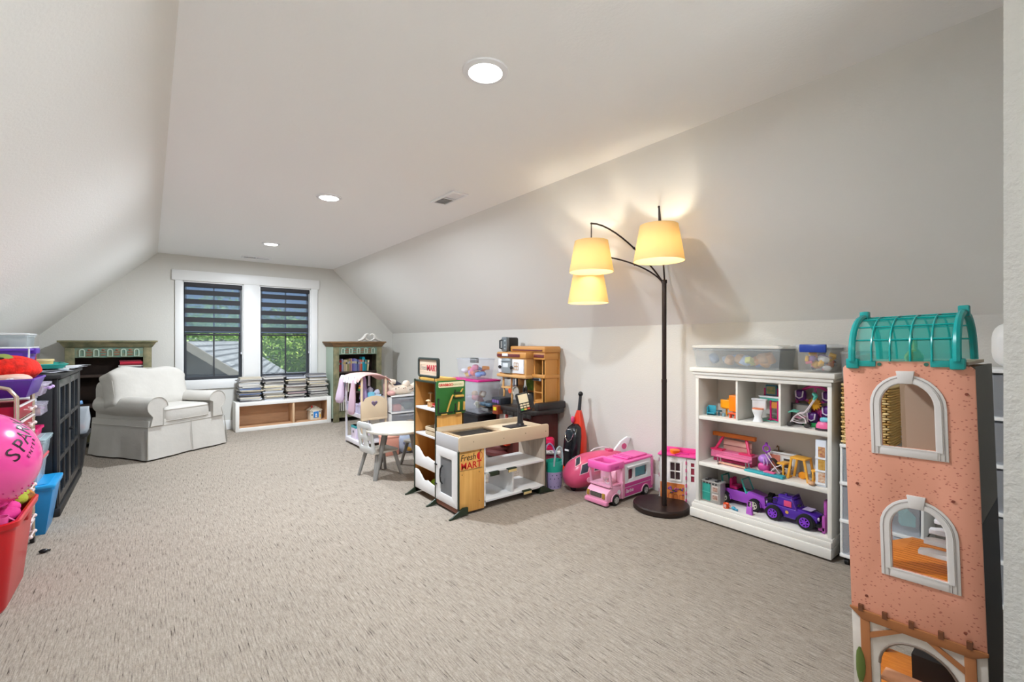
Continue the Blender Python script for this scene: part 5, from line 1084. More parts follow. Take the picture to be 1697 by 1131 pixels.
B().box(.12, .30, .20, .37, .024, .13).out('black_grate', mat('#1d1816', .5), dh_); B().box(.10, .20, .30, .372, .13, .27).out('fireplace', mat('#b9aea8', .6, var=.2, vscale=20), dh_, bev=.003)
sofa = B().box(.21, .315, .20, .30, .13, .17).out('toy_sofa', mat('#5fc0c4', .6), dh_, bev=.012)
for i in range(3): B().box(.213 + i * .034, .245 + i * .034, .205, .27, .17, .188).out('sofa_cushion', mat('#7fd0d4', .6), sofa, bev=.008)
B().box(.255, .31, .06, .12, .10, .17).out('toy_crib', mat('#c9ccd2', .5), dh_, bev=.003)
# teal canopy
TC = mat('#12b5a8', .2, clear=.40); TCS = mat('#10a8a4', .25, clear=.80)
def vault(x, r=1.0, n=16): return [(x, .165 - .170 * r * math.cos(PI * i / n), 1.190 + .155 * r * math.sin(PI * i / n) ** .8) for i in range(n + 1)]
cn = B().loft([vault(.04), vault(.30)], caps=False, closed=False).out('canopy', TC, dh_, smooth=True, ang=60)
for x in (.03, .298):
    B().tube(vault(x, 1.03), .011, n=8).out('end_rib', TCS, cn, smooth=True)
for x in (.085, .135, .187, .24): B().tube(vault(x, 1.01), .0035, n=6).out('rib', TCS, cn, smooth=True)
for i in (2, 4, 6, 8, 10, 12, 14): p = vault(0, 1.008)[i]; B().tube([(.03, p[1], p[2]), (.30, p[1], p[2])], .003, n=6).out('purlin', TCS, cn, smooth=True)
for x in (.03, .298): B().box(x - .014, x + .014, .150, .180, 1.335, 1.372).out('finial', TCS, cn, bev=.004); B().box(x - .018, x + .018, -.014, .022, 1.165, 1.20).out('canopy_foot', TCS, cn, bev=.005)
for x in (.045, .235): B().box(x, x + .05, -.006, .006, 1.172, 1.192).out('clip', TCS, cn, bev=.002)
tag(B().ball((0, 0, .02), (.03, .025, .025), n=12, noise=.2).ball((.01, 0, .05), (.008, .008, .035), n=8).out('toy_plant', mat('#b8b04a', .6), loc=(2.03, .36, 1.195), smooth=True), 'yellowish toy plant under the teal dollhouse canopy', 'toy')
B().box(.03, .32, .012, .36, 1.178, 1.188).out('roof_deck', mat('#b9a68e', .6), dh_)
# ================================================================== toys in the white bookcase (local frame: x right, y depth)
def bt(name, lab, x, y, z, rot=0.0, cat='toy'): return thing(name, lab, cat, bc(x, y, z), -PI / 2 + rot)
Z1, Z2, Z3 = .7375, .4085, .1275
t = bt('toy_chair', 'small blue doll seat on the upper left shelf', .045, .07, Z1, .2)
B().box(0, .055, .035, .042, 0, .068).box(0, .006, .0, .04, 0, .06).out('back', mat('#3fb0c8', .35), t, bev=.003); B().box(.0, .055, -.005, .035, .012, .02).out('seat', mat('#3fb0c8', .35), t, bev=.002)
t = bt('toy_table', 'tiny blue grey toy table on the upper left shelf', .115, .11, Z1); B().cyl((0, 0, .03), (0, 0, .036), .022, n=14).out('top', mat('#3f6f80', .4), t); B().cyl((0, 0, 0), (0, 0, .03), .006, n=8).out('stem', mat('#3f6f80', .4), t)
t = bt('toy_cup', 'tiny pale blue toy cup on the upper left shelf', .155, .10, Z1); B().lathe([(0, 0), (.010, 0), (.012, .022), (.010, .022), (0, .004)], n=12).out('cup', mat('#7fa4b0', .4), t, smooth=True); B().tube([(.011, 0, .018), (.018, 0, .013), (.012, 0, .006)], .002, n=5).out('handle', mat('#7fa4b0', .4), t)
t = bt('toy_armchair', 'orange doll armchair on the upper left shelf', .125, .11, Z1, -.1)
OR2 = mat('#ffa400', .35)
B().box(0, .135, .0, .012, .058, .118).out('arm', OR2, t, bev=.004); B().box(.062, .15, -.002, .09, .04, .155).out('back', ORANGE, t, bev=.008); B().box(0, .07, .012, .085, .05, .075).out('seat', OR2, t, bev=.006); B().box(0, .135, .08, .092, .058, .118).out('arm', OR2, t, bev=.004)
for x in (.02, .12): B().cyl((x, .045, 0), (x, .045, .05), .006, n=8).out('leg', OR2, t)
t = bt('toy_stool', 'coral doll stool under the orange armchair', .205, .06, Z1); B().box(0, .05, 0, .04, .028, .036).out('seat', mat('#f0582e', .4), t, bev=.002)
for x in (.006, .040): B().taper((x, x + .006, .004, .036), (x, x + .006, .008, .032), 0, .028).out('leg', mat('#f0582e', .4), t)
t = bt('toy_toilet', 'white doll toilet with orange seat on the upper middle shelf', .365, .05, Z1, .12)
B().loft([[(x + .035, y + .02, z) for x, y in rrect(-w, w, -d, d, min(w, d) * .7)] for z, w, d in ((0, .03, .03), (.012, .026, .026), (.035, .020, .020), (.055, .028, .026), (.075, .034, .032), (.082, .034, .032))]).out('bowl', WHITEP, t, smooth=True, ang=50)
B().box(-.006, .076, .035, .065, .08, .145).out('tank', WHITEP, t, bev=.003); B().box(-.01, .08, .030, .068, .138, .150).out('tank_lid', WHITEP, t, bev=.003)
B().plate([(.035 + .034 * math.cos(2 * PI * i / 20), .018 + .03 * math.sin(2 * PI * i / 20)) for i in range(20)], [[(.035 + .02 * math.cos(2 * PI * i / 20), .018 + .017 * math.sin(2 * PI * i / 20)) for i in range(20)]], 'xy', .082, .089).out('seat_ring', mat('#f08a5a', .4), t)
t = bt('toy_vanity', 'white and teal doll vanity with magenta posts behind the toy toilet', .375, .135, Z1)
B().box(0, .16, 0, .10, .155, .168).out('top', WHITEP, t, bev=.003); B().box(.005, .155, .004, .096, .138, .155).out('teal_rail', mat('#4fb8a4', .4), t, bev=.002); B().box(0, .155, .0, .10, 0, .008).out('base', mat('#7fc0b0', .4), t)
for x in (.07, .115): B().box(x, x + .010, .0, .010, .006, .14).out('post', MAGENTA, t)
B().box(.078, .118, .003, .007, .09, .13).out('orange_panel', mat('#d88a3a', .5), t); B().tube([(.06, .004, .012), (.09, -.006, .02), (.12, .004, .012)], .005, n=6).out('pink_bar', MAGENTA, t); B().box(.125, .15, .01, .08, .06, .068).out('small_shelf', mat('#c8b8dc', .4), t)
t = bt('toy_tv', 'tiny blue toy television on the doll vanity', .40, .155, Z1 + .1685); B().box(0, .09, 0, .02, 0, .05).out('stand', MAGENTA, t, bev=.003); B().box(.012, .082, -.006, .018, .002, .072).out('screen_case', mat('#1f6a80', .4), t, bev=.005); B().box(.020, .074, -.008, -.005, .012, .062).out('screen', mat('#4f7a48', .4, var=.9, vscale=40, col2='#b08a5a'), t)
# ferris wheel
t = bt('toy_ferris_wheel', 'magenta and purple toy ferris wheel with yellow sun on the upper right shelf', .688, .20, Z1)
t.scale = (.9, .9, .95)
RO = B().tube([(.115 * math.cos(2 * PI * i / 28), 0, .145 + .115 * math.sin(2 * PI * i / 28)) for i in range(28)], .010, n=8, closed=True).out('ring', mat('#d83a90', .35), t, smooth=True)
for i in range(5): a = PI / 2 + 2 * PI * i / 5; B().box(-.007, .007, -.004, .004, 0, .115, R=T(0, 0, .145) @ Matrix.Rotation(-a + PI / 2, 4, 'Y')).out('spoke', mat('#d83a90', .35), t)
B().plate([((.046 if i % 2 else .032) * math.cos(2 * PI * i / 28), .145 + (.046 if i % 2 else .032) * math.sin(2 * PI * i / 28)) for i in range(28)], [], 'xz', -.022, -.008).out('sun_hub', mat('#e8a418', .45), t, bev=.002)
for i in range(4):
    a = math.radians([150, 30, 265, 330][i]); px_, pz_ = .095 * math.cos(a), .150 + .095 * math.sin(a)
    se = B().ball((px_, -.025, pz_), (.035, .028, .038), n=14, e=.7).out('seat', mat('#5a1f7a', .35), t, smooth=True)
    B().tube([(px_ - .024, -.054, pz_ + .030), (px_ - .02, -.057, pz_ - .008), (px_, -.058, pz_ - .018), (px_ + .02, -.057, pz_ - .008), (px_ + .024, -.054, pz_ + .030)], .005, n=6).out('harness', mat('#e6d8ea', .4), se, smooth=True)
B().lathe([(0, 0), (.075, 0), (.08, .012), (.06, .024), (0, .026)], n=24).out('base', mat('#3aa860', .4), t, smooth=True); B().taper((-.05, .05, .008, .02), (-.008, .008, .008, .016), .02, .15).out('stand', mat('#c0348a', .4), t)
t = bt('toy_mirror', 'grey framed toy panel behind the white toy stroller', .565, .16, Z1); B().plate(rect(0, .11, 0, .135), [rect(.007, .103, .007, .128)], 'xz', 0, .012).out('frame', mat('#4a4548', .5), t); B().box(.005, .105, .005, .009, .005, .13).out('panel', mat('#a09a92', .4), t)
t = bt('toy_stroller', 'white and aqua doll stroller on the upper right shelf', .585, .055, Z1, .15)
SW = mat('#e9dde0', .35)
for y in (0, .06):
    B().tube([(.01, y, .022), (.03, y, .06), (.055, y, .085), (.085, y, .09), (.105, y, .12), (.135, y, .175)], .0035, n=6).out('frame_tube', SW, t, smooth=True); B().tube([(.05, y, .082), (.09, y, .055), (.098, y, .02)], .0035, n=6).out('frame_tube', SW, t, smooth=True); B().tube([(.02, y, .035), (.06, y, .026), (.095, y, .03)], .003, n=6).out('frame_tube', SW, t, smooth=True)
    for x in (.008, .10):
        B().cyl((x, y - .008, .014), (x, y + .008, .014), .014, n=16).out('wheel', mat('#3f3a38', .5), t)
B().tube([(.135, 0, .175), (.142, 0, .195), (.132, 0, .212), (.132, .06, .212), (.142, .06, .195), (.135, .06, .175)], .006, n=8).out('handle', mat('#5fc8b4', .4), t, smooth=True); B().tube([(.005, 0, .088), (.02, 0, .096), (.05, 0, .092)], .005, n=6).tube([(.005, .06, .088), (.02, .06, .096), (.05, .06, .092)], .005, n=6).tube([(.005, 0, .088), (.005, .06, .088)], .005, n=6).out('tray', mat('#6fc8ae', .4), t, smooth=True)
B().sheet(lambda u, v: (.03 + .06 * u, .06 * v, .055 + .02 * abs(u - .5)), 6, 2).out('sling_seat', mat('#e89ab0', .5), t, solid=.002)
t = bt('toy_bumper_car', 'pink doll bumper car at the right end of the upper shelf', .735, .04, Z1); B().loft([[(x, y, z) for x, y in rrect(0, .07, 0, .06, .025)] for z in (.012, .03)] + [[(x * .7 + .01, y * .7 + .009, .048) for x, y in rrect(0, .07, 0, .06, .025)]]).out('body', mat('#e8649a', .35), t, smooth=True, ang=40); B().plate(rrect(-.003, .073, -.003, .063, .026), [], 'xy', 0, .013).out('bumper', mat('#3a3034', .5), t)
t = bt('toy_feather', 'small aqua toy fan behind the pink bumper car', .775, .085, Z1 + .0, 0); B().box(-.006, .006, -.006, .006, 0, .05).out('stick', mat('#5fb0c0', .4), t); B().ball((0, 0, .06), (.028, .012, .016), n=12, noise=.1).out('tuft', mat('#6fc4d4', .5), t, smooth=True)

# ---- middle shelf
t = bt('toy_picnic_table', 'pink doll picnic table with an orange plank lying on it', .05, .06, Z2, -.03)
HP = mat('#ea2f6a', .35); PK2 = mat('#f07aa6', .35)
B().box(0, .29, .06, .16, .065, .075).out('table_top', PK2, t, bev=.003); B().box(0, .29, .058, .064, .028, .065).out('table_side', PK2, t, bev=.002); B().box(.01, .28, .075, .16, .0, .06).out('dark_underside', mat('#a81f52', .5), t)
for x in (.035, .24): B().tube([(x - .02 * (1 if x < .1 else -1), .09, .075), (x + (.02 if x < .1 else -.02), .13, .17)], .010, n=8).out('upright', HP, t); B().box(x - .045, x + .045, .065, .12, .075, .085).out('upright_foot', HP, t, bev=.003)
B().box(.05, .25, .14, .15, .07, .15).out('slatted_back', mat('#d8a898', .5), t, bev=.002); B().box(.05, .25, .136, .142, .108, .112).out('slat_line', mat('#9a5a5a', .6), t)
ob = tag(B().box(0, .30, 0, .03, 0, .028).out('toy_plank', mat('#e07a24', .45), loc=bc(.04, .165, Z2 + .172), rot=(0, 0, -PI / 2 - .02), bev=.002), 'orange toy plank on top of the pink picnic table', 'toy')
t = bt('toy_bench', 'pink doll bench with metal legs in front of the picnic table', .135, .03, Z2, -.05)
B().box(0, .225, 0, .045, .052, .066).out('seat', PK2, t, bev=.003)
for x in (.01, .205): B().tube([(x, .005, .052), (x + .004, .0, 0)], .004, n=6).tube([(x, .04, .052), (x + .004, .045, 0)], .004, n=6).tube([(x + .004, 0, .003), (x + .004, .045, .003)], .004, n=6).out('leg', CHROME, t)
B().tube([(.012, .022, .012), (.205, .022, .012)], .006, n=8).out('stretcher', mat('#e8b090', .5), t)
t = bt('toy_helmet', 'purple and pink toy carriage beside the picnic table', .385, .075, Z2)
B().ball((.045, .03, .082), (.042, .04, .032), n=16).out('hood', mat('#b07ad0', .35), t, smooth=True); B().ball((.04, .03, .03), (.036, .034, .030), n=14, e=.7).out('body', mat('#d84a9a', .4), t, smooth=True)
for k in range(2): B().tube([(.05 + k * .02, -.008, .10 - k * .01), (.055 + k * .02, -.012, .07), (.05 + k * .02, -.004, .05)], .003, n=5).out('strap', mat('#e6c4ee', .4), t, smooth=True)
t2 = bt('toy_pacifier', 'purple toy ring handle behind the purple toy carriage', .385, .16, Z2); B().tube([(.03 + .022 * math.cos(2 * PI * i / 16), 0, .14 + .022 * math.sin(2 * PI * i / 16)) for i in range(16)], .005, n=6, closed=True).tube([(.03, 0, .118), (.03, 0, 0)], .005, n=6).out('ring', mat('#9a3fb8', .35), t2, smooth=True); B().ball((.03, 0, .17), (.01, .008, .014), n=8).out('knob', mat('#9a3fb8', .35), t2, smooth=True)
t = bt('toy_buggy', 'dark folding doll buggy with white frame on the middle shelf', .455, .05, Z2, .1)
for y in (0, .05):
    B().tube([(.0, y, .13), (.04, y, .07), (.085, y, .015)], .003, n=6).out('frame_tube', SW, t); B().tube([(.09, y, .075), (.05, y, .05), (.02, y, .008)], .003, n=6).out('frame_tube', SW, t)
    for x in (.02, .088): B().cyl((x, y - .006, .011), (x, y + .006, .011), .011, n=12).out('wheel', mat('#33302e', .5), t)
B().sheet(lambda u, v: (.02 + .08 * u, .05 * v, .10 - .055 * u + .012 * math.sin(u * 6)), 8, 2).out('sling_seat', mat('#4a3a30', .7), t, solid=.003)
t = bt('toy_sink', 'white and coral toy kitchen sink at the back of the middle shelf', .41, .19, Z2)
B().box(0, .17, 0, .07, 0, .115).out('cabinet', mat('#e0d6cc', .4), t, bev=.003); B().box(-.004, .174, -.006, .074, .115, .123).out('worktop', WHITE, t, bev=.003); B().box(.008, .078, -.004, .001, .01, .105).out('coral_door', mat('#d88068', .5), t, bev=.002); B().plate(rect(.09, .16, .02, .10), [rect(.10, .15, .03, .09)], 'xz', -.004, .001).out('oven_door', WHITE, t); B().box(.10, .15, -.002, .0015, .03, .09).out('oven_window', mat('#4a4440', .3), t)
B().tube([(.05, .05, .123), (.05, .05, .15), (.05, .03, .158), (.05, .02, .15)], .004, n=6).out('faucet', mat('#7a5a30', .3, metal=.6), t, smooth=True); B().box(.02, .08, .015, .06, .1215, .1245).out('basin', mat('#6a5a48', .4), t)
t = bt('toy_yellow_table', 'yellow doll picnic table with two benches on the middle shelf', .535, .06, Z2, -.1)
YL = mat('#eaa93a', .4)
B().box(.06, .15, .0, .09, .128, .140).out('table_top', YL, t, bev=.003)
for s, xx in ((-1, .06), (1, .15)):
    for y in (.0, .08): B().loft([[(xx - .008 * s - .006, y, .128), (xx - .008 * s + .006, y, .128), (xx - .008 * s + .006, y + .010, .128), (xx - .008 * s - .006, y + .010, .128)], [(xx + s * .014 - .006, y, 0), (xx + s * .014 + .006, y, 0), (xx + s * .014 + .006, y + .010, 0), (xx + s * .014 - .006, y + .010, 0)]]).out('leg', YL, t)
    xb = xx + s * .055; B().box(xb - .024, xb + .024, .0, .09, .076, .086).out('bench_seat', YL, t, bev=.003); B().box(min(xb - s * .01, xb - s * .018), max(xb - s * .01, xb - s * .018), 0, .012, 0, .078).box(min(xb - s * .01, xb - s * .018), max(xb - s * .01, xb - s * .018), .078, .09, 0, .078).box(min(xx + s * .012, xb - s * .01), max(xx + s * .012, xb - s * .01), .03, .06, .0, .010).out('bench_leg', YL, t)
t = bt('toy_cart', 'orange toy cart wheel under the yellow doll table', .645, .12, Z2); B().lathe([(.008, -.006), (.022, -.006), (.022, .006), (.008, .006)], n=18, R=T(0, 0, .022) @ Matrix.Rotation(PI / 2, 4, 'X')).out('wheel', mat('#f09a1a', .4), t, smooth=True, ang=40); B().box(-.03, .01, .014, .024, .0, .03).out('bracket', mat('#a8452a', .5), t)
t = bt('toy_lounger', 'turquoise and pink doll lounger lying on the middle shelf', .335, .012, Z2, -.06)
B().box(0, .13, 0, .05, 0, .014).out('frame', mat('#3fb4bc', .4), t, bev=.003); B().box(.11, .24, .002, .048, .0, .018).out('head_part', mat('#35a4b4', .4), t, bev=.003); B().box(.12, .185, .008, .045, .018, .026).out('cushion', mat('#e86a9a', .5), t, bev=.003)
t = bt('toy_fridge', 'tall white doll fridge with food pictures on the middle shelf', .742, .03, Z2)
B().box(0, .055, 0, .10, 0, .275).out('body', mat('#dfe4ee', .35), t, bev=.004)
for i, z in enumerate((.025, .10, .175)):
    B().box(.016, .05, -.003, .001, z, z + .06).out('shelf_picture', mat(['#c0784a', '#d0a85a', '#a85a50'][i], .5, var=.9, vscale=70, col2=['#e4d6c0', '#b8862e', '#d8b070'][i]), t)
    B().box(.0, .055, -.006, .0, z - .012, z - .004).out('shelf_edge', WHITEP, t)
tag(B().ball((0, 0, .012), (.028, .018, .012), n=12, noise=.12).ball((.02, .005, .018), (.012, .01, .01), n=10).out('toy_food', mat('#d0a078', .6), loc=bc(.725, .02, Z2), rot=(0, 0, .6), smooth=True), 'small tan toy food piece at the front of the middle shelf', 'toy')

# ---- bottom shelf
t = bt('toy_stove', 'grey toy stove with teal glass door on the bottom shelf', .03, .03, Z3, .0)
SG = mat('#a8a4a0', .35, metal=.2)
B().box(0, .135, 0, .075, 0, .142).out('body', SG, t, bev=.003); B().box(-.003, .138, -.004, .078, .142, .150).out('cooktop', mat('#b8b4b0', .3, metal=.3), t, bev=.002); B().box(.006, .064, -.004, .001, .012, .132).out('glass_door', mat('#2f9a8c', .2), t, bev=.002); B().box(.006, .064, -.006, -.003, .068, .074).out('door_bar', mat('#4fb8a8', .3), t)
for z in (.022, .078): B().box(.076, .122, -.003, .001, z, z + .045).out('drawer_front', mat('#c9bcb4', .4), t, bev=.002); B().box(.083, .115, -.005, -.002, z + .008, z + .036).out('drawer_picture', mat('#6a4a40', .4, var=.9, vscale=90, col2='#c8a090'), t)
for x, y in ((.03, .02), (.03, .055), (.10, .02), (.10, .055)): B().cyl((x, y, .150), (x, y, .154), .014, n=12).out('burner', DARK, t)
for i in range(5): B().cyl((.02 + i * .022, -.004, .136), (.02 + i * .022, -.010, .136), .005, n=8).out('control_knob', DARK, t)
def jeep(name, lab, x, y, rot, body, frame, seatc, hub, big, tyre_r):
    t = bt(name, lab, x, y, Z3, rot); L_, W_ = .29, .13; r = tyre_r; zb = r * .75
    prof = [(.0, zb), (L_, zb), (L_ + .004, zb + .035), (L_, zb + .055), (L_ - .10, zb + .075), (L_ - .105, zb + .062), (.02, zb + .062), (0, zb + .055)]
    B().loft([[(px_, yy, z) for px_, z in prof] for yy in (.012, W_ - .012)]).out('body', body, t, bev=.006)
    B().box(.012, .19, .022, W_ - .022, zb + .045, zb + .064).out('cabin_floor', mat('#1f1420', .6), t)
    for yy in (.03, .072): B().box(.075, .115, yy, yy + .03, zb + .06, zb + .085).box(.065, .08, yy, yy + .03, zb + .06, zb + .125).out('seat', seatc, t, bev=.005)
    xw = L_ - .11; wf = B().tube([(xw, .014, zb + .06), (xw - .03, .018, zb + .135), (xw - .03, W_ - .018, zb + .135), (xw, W_ - .014, zb + .06)], .005, n=6).out('windscreen_frame', frame, t, smooth=True)
    B().add([(xw, .014, zb + .065), (xw - .029, .018, zb + .132), (xw - .029, W_ - .018, zb + .132), (xw, W_ - .014, zb + .065)], [(0, 1, 2, 3)]).out('windscreen', mat('#dfe6ee', .05, clear=.15), wf, solid=.001)
    B().box(xw - .004, xw + .02, .016, W_ - .016, zb + .058, zb + .070).out('dashboard', frame, t, bev=.003)
    for xx in (.05, L_ - .055):
        for yy in (-.004, W_ - .020): B().loft([[(xx + q * math.cos(PI * i / 10), yy2, zb + .004 + q * .85 * math.sin(PI * i / 10)) for i in range(11)] + [(xx - (q - .006) * math.cos(PI * i / 10), yy2, zb + .004 + (q - .006) * .85 * math.sin(PI * i / 10)) for i in range(11)] for q in (r * 1.18,) for yy2 in (yy, yy + .024)]).out('fender', body if not big else BLACK, t)
    wheelset(t, [(.05, .004, 1), (.05, W_ - .004, 1), (L_ - .055, .004, 1), (L_ - .055, W_ - .004, 1)], r, .03, RUBBER, hub, 7 if big else 5)
    B().box(L_ - .004, L_ + .022, .006, W_ - .006, zb - .004, zb + .016).out('front_bumper', BLACK if big else body, t, bev=.005)
    for yy in (.03, W_ - .03): B().cyl((L_, yy, zb + .038), (L_ + .008, yy, zb + .038), .010, n=12).out('headlight', mat('#d8d4e0', .2), t)
    for i in range(5): B().box(L_ + .001, L_ + .006, .045 + i * .009, .049 + i * .009, zb + .022, zb + .05).out('grille_slot', BLACK, t)
    return t, zb, L_, W_
t, zb, L_, W_ = jeep('toy_jeep', 'light purple open toy jeep with teal windscreen on the bottom shelf', .10, .115, -.06, LILAC, mat('#3fb8b0', .35), MAGENTA, mat('#cfc8b8', .4), False, .036)
t.scale = (1.12, 1.0, 1.15)
B().tube([(.03, .02, zb + .06), (.02, .022, zb + .13), (.02, W_ - .022, zb + .13), (.03, W_ - .02, zb + .06)], .006, n=6).out('roll_bar', mat('#2f8f88', .4), t, smooth=True); B().cyl((L_ + .006, .065, zb + .06), (L_ + .03, .065, zb + .06), .03, n=18).out('spare_wheel', RUBBER, t, smooth=True, ang=40)
t, zb, L_, W_ = jeep('toy_jeep', 'deep purple off-road toy jeep with black tyres on the bottom shelf', .455, .045, -.06, mat('#4a1f9a', .25, coat=.4), PURPLE, mat('#e0407a', .4), mat('#8a3fd0', .3), True, .047)
DP = mat('#4a1f9a', .25, coat=.4)
B().loft([[(.06, yy, zb + .062), (.185, yy, zb + .062), (.165, yy * .9 + .0065, zb + .118), (.07, yy * .9 + .0065, zb + .122)] for yy in (.018, W_ - .018)]).out('cab', DP, t, bev=.006); B().box(.065, .165, .022, W_ - .022, zb + .118, zb + .130).out('roof', DP, t, bev=.006)
B().box(.105, .150, .0145, .0205, zb + .068, zb + .105).out('side_window', mat('#d8487a', .3), t, bev=.002); B().box(.03, .062, .03, .07, zb + .062, zb + .10).out('rear_seat', DP, t, bev=.006); B().cyl((.11, .04, zb + .13), (.11, .04, zb + .142), .008, n=10).out('roof_light', DP, t)
B().tube([(-.005, .015, zb + .05), (-.01, .015, zb + .085), (.06, .018, zb + .098)], .004, n=6).tube([(-.005, W_ - .015, zb + .05), (-.01, W_ - .015, zb + .085), (.06, W_ - .018, zb + .098)], .004, n=6).tube([(-.01, .015, zb + .085), (-.01, W_ - .015, zb + .085)], .004, n=6).out('roll_cage', BLACK, t, smooth=True)
B().tube([(L_ + .012, .03, zb + .01), (L_ + .03, .035, zb + .045), (L_ + .028, W_ - .035, zb + .045), (L_ + .012, W_ - .03, zb + .01)], .005, n=6).out('bull_bar', BLACK, t, smooth=True); B().box(.205, .255, .03, .10, zb + .0735, zb + .075).out('hood_decal', mat('#d8c4e8', .4), t); B().cyl((.125, .0105, zb + .035), (.125, .0115, zb + .035), .010, n=14).out('door_emblem', mat('#d8a04a', .4), t)
B().box(.19, .205, -.002, .014, zb + .09, zb + .104).out('mirror', BLACK, t, bev=.002)
t = bt('doll_headboard', 'pinkish lilac toy bed frame at the right end of the bottom shelf', .635, .05, Z3, 0)
LP = mat('#b04fa8', .4); B().box(.135, .150, 0, .07, 0, .10).box(.135, .150, .03, .07, .10, .19).out('head_board', LP, t, bev=.003); B().box(.115, .15, .0, .010, .012, .035).out('side_rail', LP, t, bev=.002); B().box(.115, .15, .06, .07, .012, .035).out('side_rail', LP, t, bev=.002)
tag(B().sheet(lambda u, v: (.09 * u, 0, .025 * v * (1 - .5 * math.sin(u * 3)) - .02 * u), 8, 3).out('torn_paper', WHITEP, loc=bc(.70, .24, Z3 + .19), rot=(0, 0, -PI / 2), solid=.0015), 'scrap of white paper stuck behind the deep purple jeep', 'paper')
t = bt('toy_handbag', 'lilac toy handbag standing at the front of the bottom shelf', .345, .012, Z3, -.15); B().plate([(0, 0), (.045, 0), (.04, .05), (.005, .05)], [], 'xz', 0, .018).out('bag_body', mat('#b860c8', .4), t, bev=.005); B().tube([(.008, .009, .048), (.010, .009, .085), (.035, .009, .085), (.037, .009, .048)], .004, n=6).out('handle', mat('#b860c8', .4), t, smooth=True)
t = bt('toy_mug', 'orange toy mug with white mark on the bottom shelf', .215, .012, Z3, .1); B().lathe([(0, 0), (.017, 0), (.018, .034), (.015, .034), (0, .006)], n=16).out('cup', mat('#e8541f', .4), t, smooth=True, ang=50); B().tube([(.016, 0, .028), (.028, 0, .02), (.017, 0, .008)], .003, n=6).out('handle', mat('#e8541f', .4), t, smooth=True); text('mark', '8', .03, WHITEP, t, (0, -.0185, .017), FRONT, .0005)
tag(B().ball((0, 0, .012), (.016, .012, .012), n=10).cyl((.01, 0, .010), (.032, 0, .010), .007, n=8).out('toy_bottle', mat('#3f9ab8', .4), loc=bc(.265, .015, Z3), rot=(0, 0, -1.9), smooth=True), 'small blue and grey toy bottle lying on the bottom shelf', 'toy')

# ================================================================== doll bunk with canopy, white drawers, plush
db = thing('doll_bed', 'white doll bed with heart footboard and pink canopy drapes', 'doll bed', (1.925, 5.25, 0))
DWM = mat('#e2dde2', .4); BEI = mat('#dcc6a6', .5); DW2, DL = .315, .55
for x in (0, DW2 - .022):
    for y in (0, DL - .022): B().box(x, x + .022, y, y + .022, 0, .835).out('post', BEI if y == 0 else DWM, db, bev=.002)
fb_out = [(-.002, .335), (DW2 + .002, .335), (DW2 + .002, .55)] + [(DW2 / 2 + (DW2 / 2 - .03) * math.cos(PI * i / 12), .565 + .055 * math.sin(PI * i / 12)) for i in range(13)] + [(-.002, .55)]
B().plate(fb_out, [heart((DW2 / 2, .53), .042)], 'xz', -.012, 0).out('footboard', BEI, db, bev=.002); B().box(-.002, DW2 + .002, -.014, .004, .335, .360).out('foot_rail', BEI, db, bev=.002)
for z in (.055, .375): B().box(.0, DW2, 0, DL, z, z + .022).out('deck', DWM, db, bev=.002)
B().box(-.004, .006, .02, DL - .02, .36, .41).out('side_rail', DWM, db, bev=.002); B().box(-.004, .008, .02, DL - .02, .03, .078).out('lower_rail', DWM, db, bev=.002)
for i in range(9): B().box(.0, .012, .06 + i * .052, .078 + i * .052, .40, .50).out('slat', mat('#d8d4ea', .5), db)
B().box(-.001, .012, .02, DL - .02, .50, .52).out('top_side_rail', mat('#d8d4ea', .5), db)
B().ball((DW2 / 2, DL / 2, .44), (.14, .25, .05), n=24, e=.4, noise=.03).out('bedding', mat('#cfcbe2', .8, var=.3, vscale=12, col2='#e6e2f0'), db, smooth=True); B().ball((DW2 / 2, .13, .50), (.12, .08, .05), n=18, e=.6, noise=.05).out('pillow', mat('#b8a4c8', .8), db, smooth=True)
CAN = mat('#e9c3bc', .85, trl=.3); CAN2 = mat('#e3cfe0', .85, trl=.3)
def can_top(u, v):
    x = -.05 + (DW2 + .10) * v; y = -.03 + (DL + .05) * u
    return (x, y, .84 + .03 * math.sin(PI * max(0, min(1, v))) + .012 * math.sin(u * 9 + v * 5) - .05 * (abs(v - .5) * 2) ** 6)
B().sheet(can_top, 16, 14).out('canopy_top', CAN, db, solid=.006, smooth=True, ang=80)
def ruffle(u, v): return (-.055 - .018 * math.sin(u * 34) * (v + .2), .0 + (DL - .03) * u, .84 - .065 * v + .01 * math.sin(u * 30))
B().sheet(ruffle, 40, 4).out('ruffle', mat('#e9e2ea', .85), db, solid=.004, smooth=True, ang=80)
def drape(x, y, w0, w1, z1, m, lean):
    prof = [(w0 * .5, .845), (w0, .80), (w1 * .7, .72), (w1, .60), (w1 * 1.05, z1 + .05), (w1 * .8, z1 + .01), (.01, z1)]
    B().loft([[(x + lean * (.845 - z) + r * .75 * math.cos(2 * PI * i / 18) * (1 + .12 * math.sin(3 * 2 * PI * i / 18)), y + r * math.sin(2 * PI * i / 18) * (1 + .12 * math.cos(4 * 2 * PI * i / 18)), z) for i in range(18)] for r, z in prof]).out('drape', m, db, smooth=True, ang=80)
drape(-.05, DL - .05, .04, .065, .50, CAN2, -.10); drape(-.045, .12, .03, .05, .40, mat('#e4c6d4', .85, trl=.3), -.05); drape(.10, .18, .04, .06, .53, mat('#c4b2dc', .85, trl=.3), 0); drape(DW2 + .005, .05, .025, .03, .70, CAN, 0)
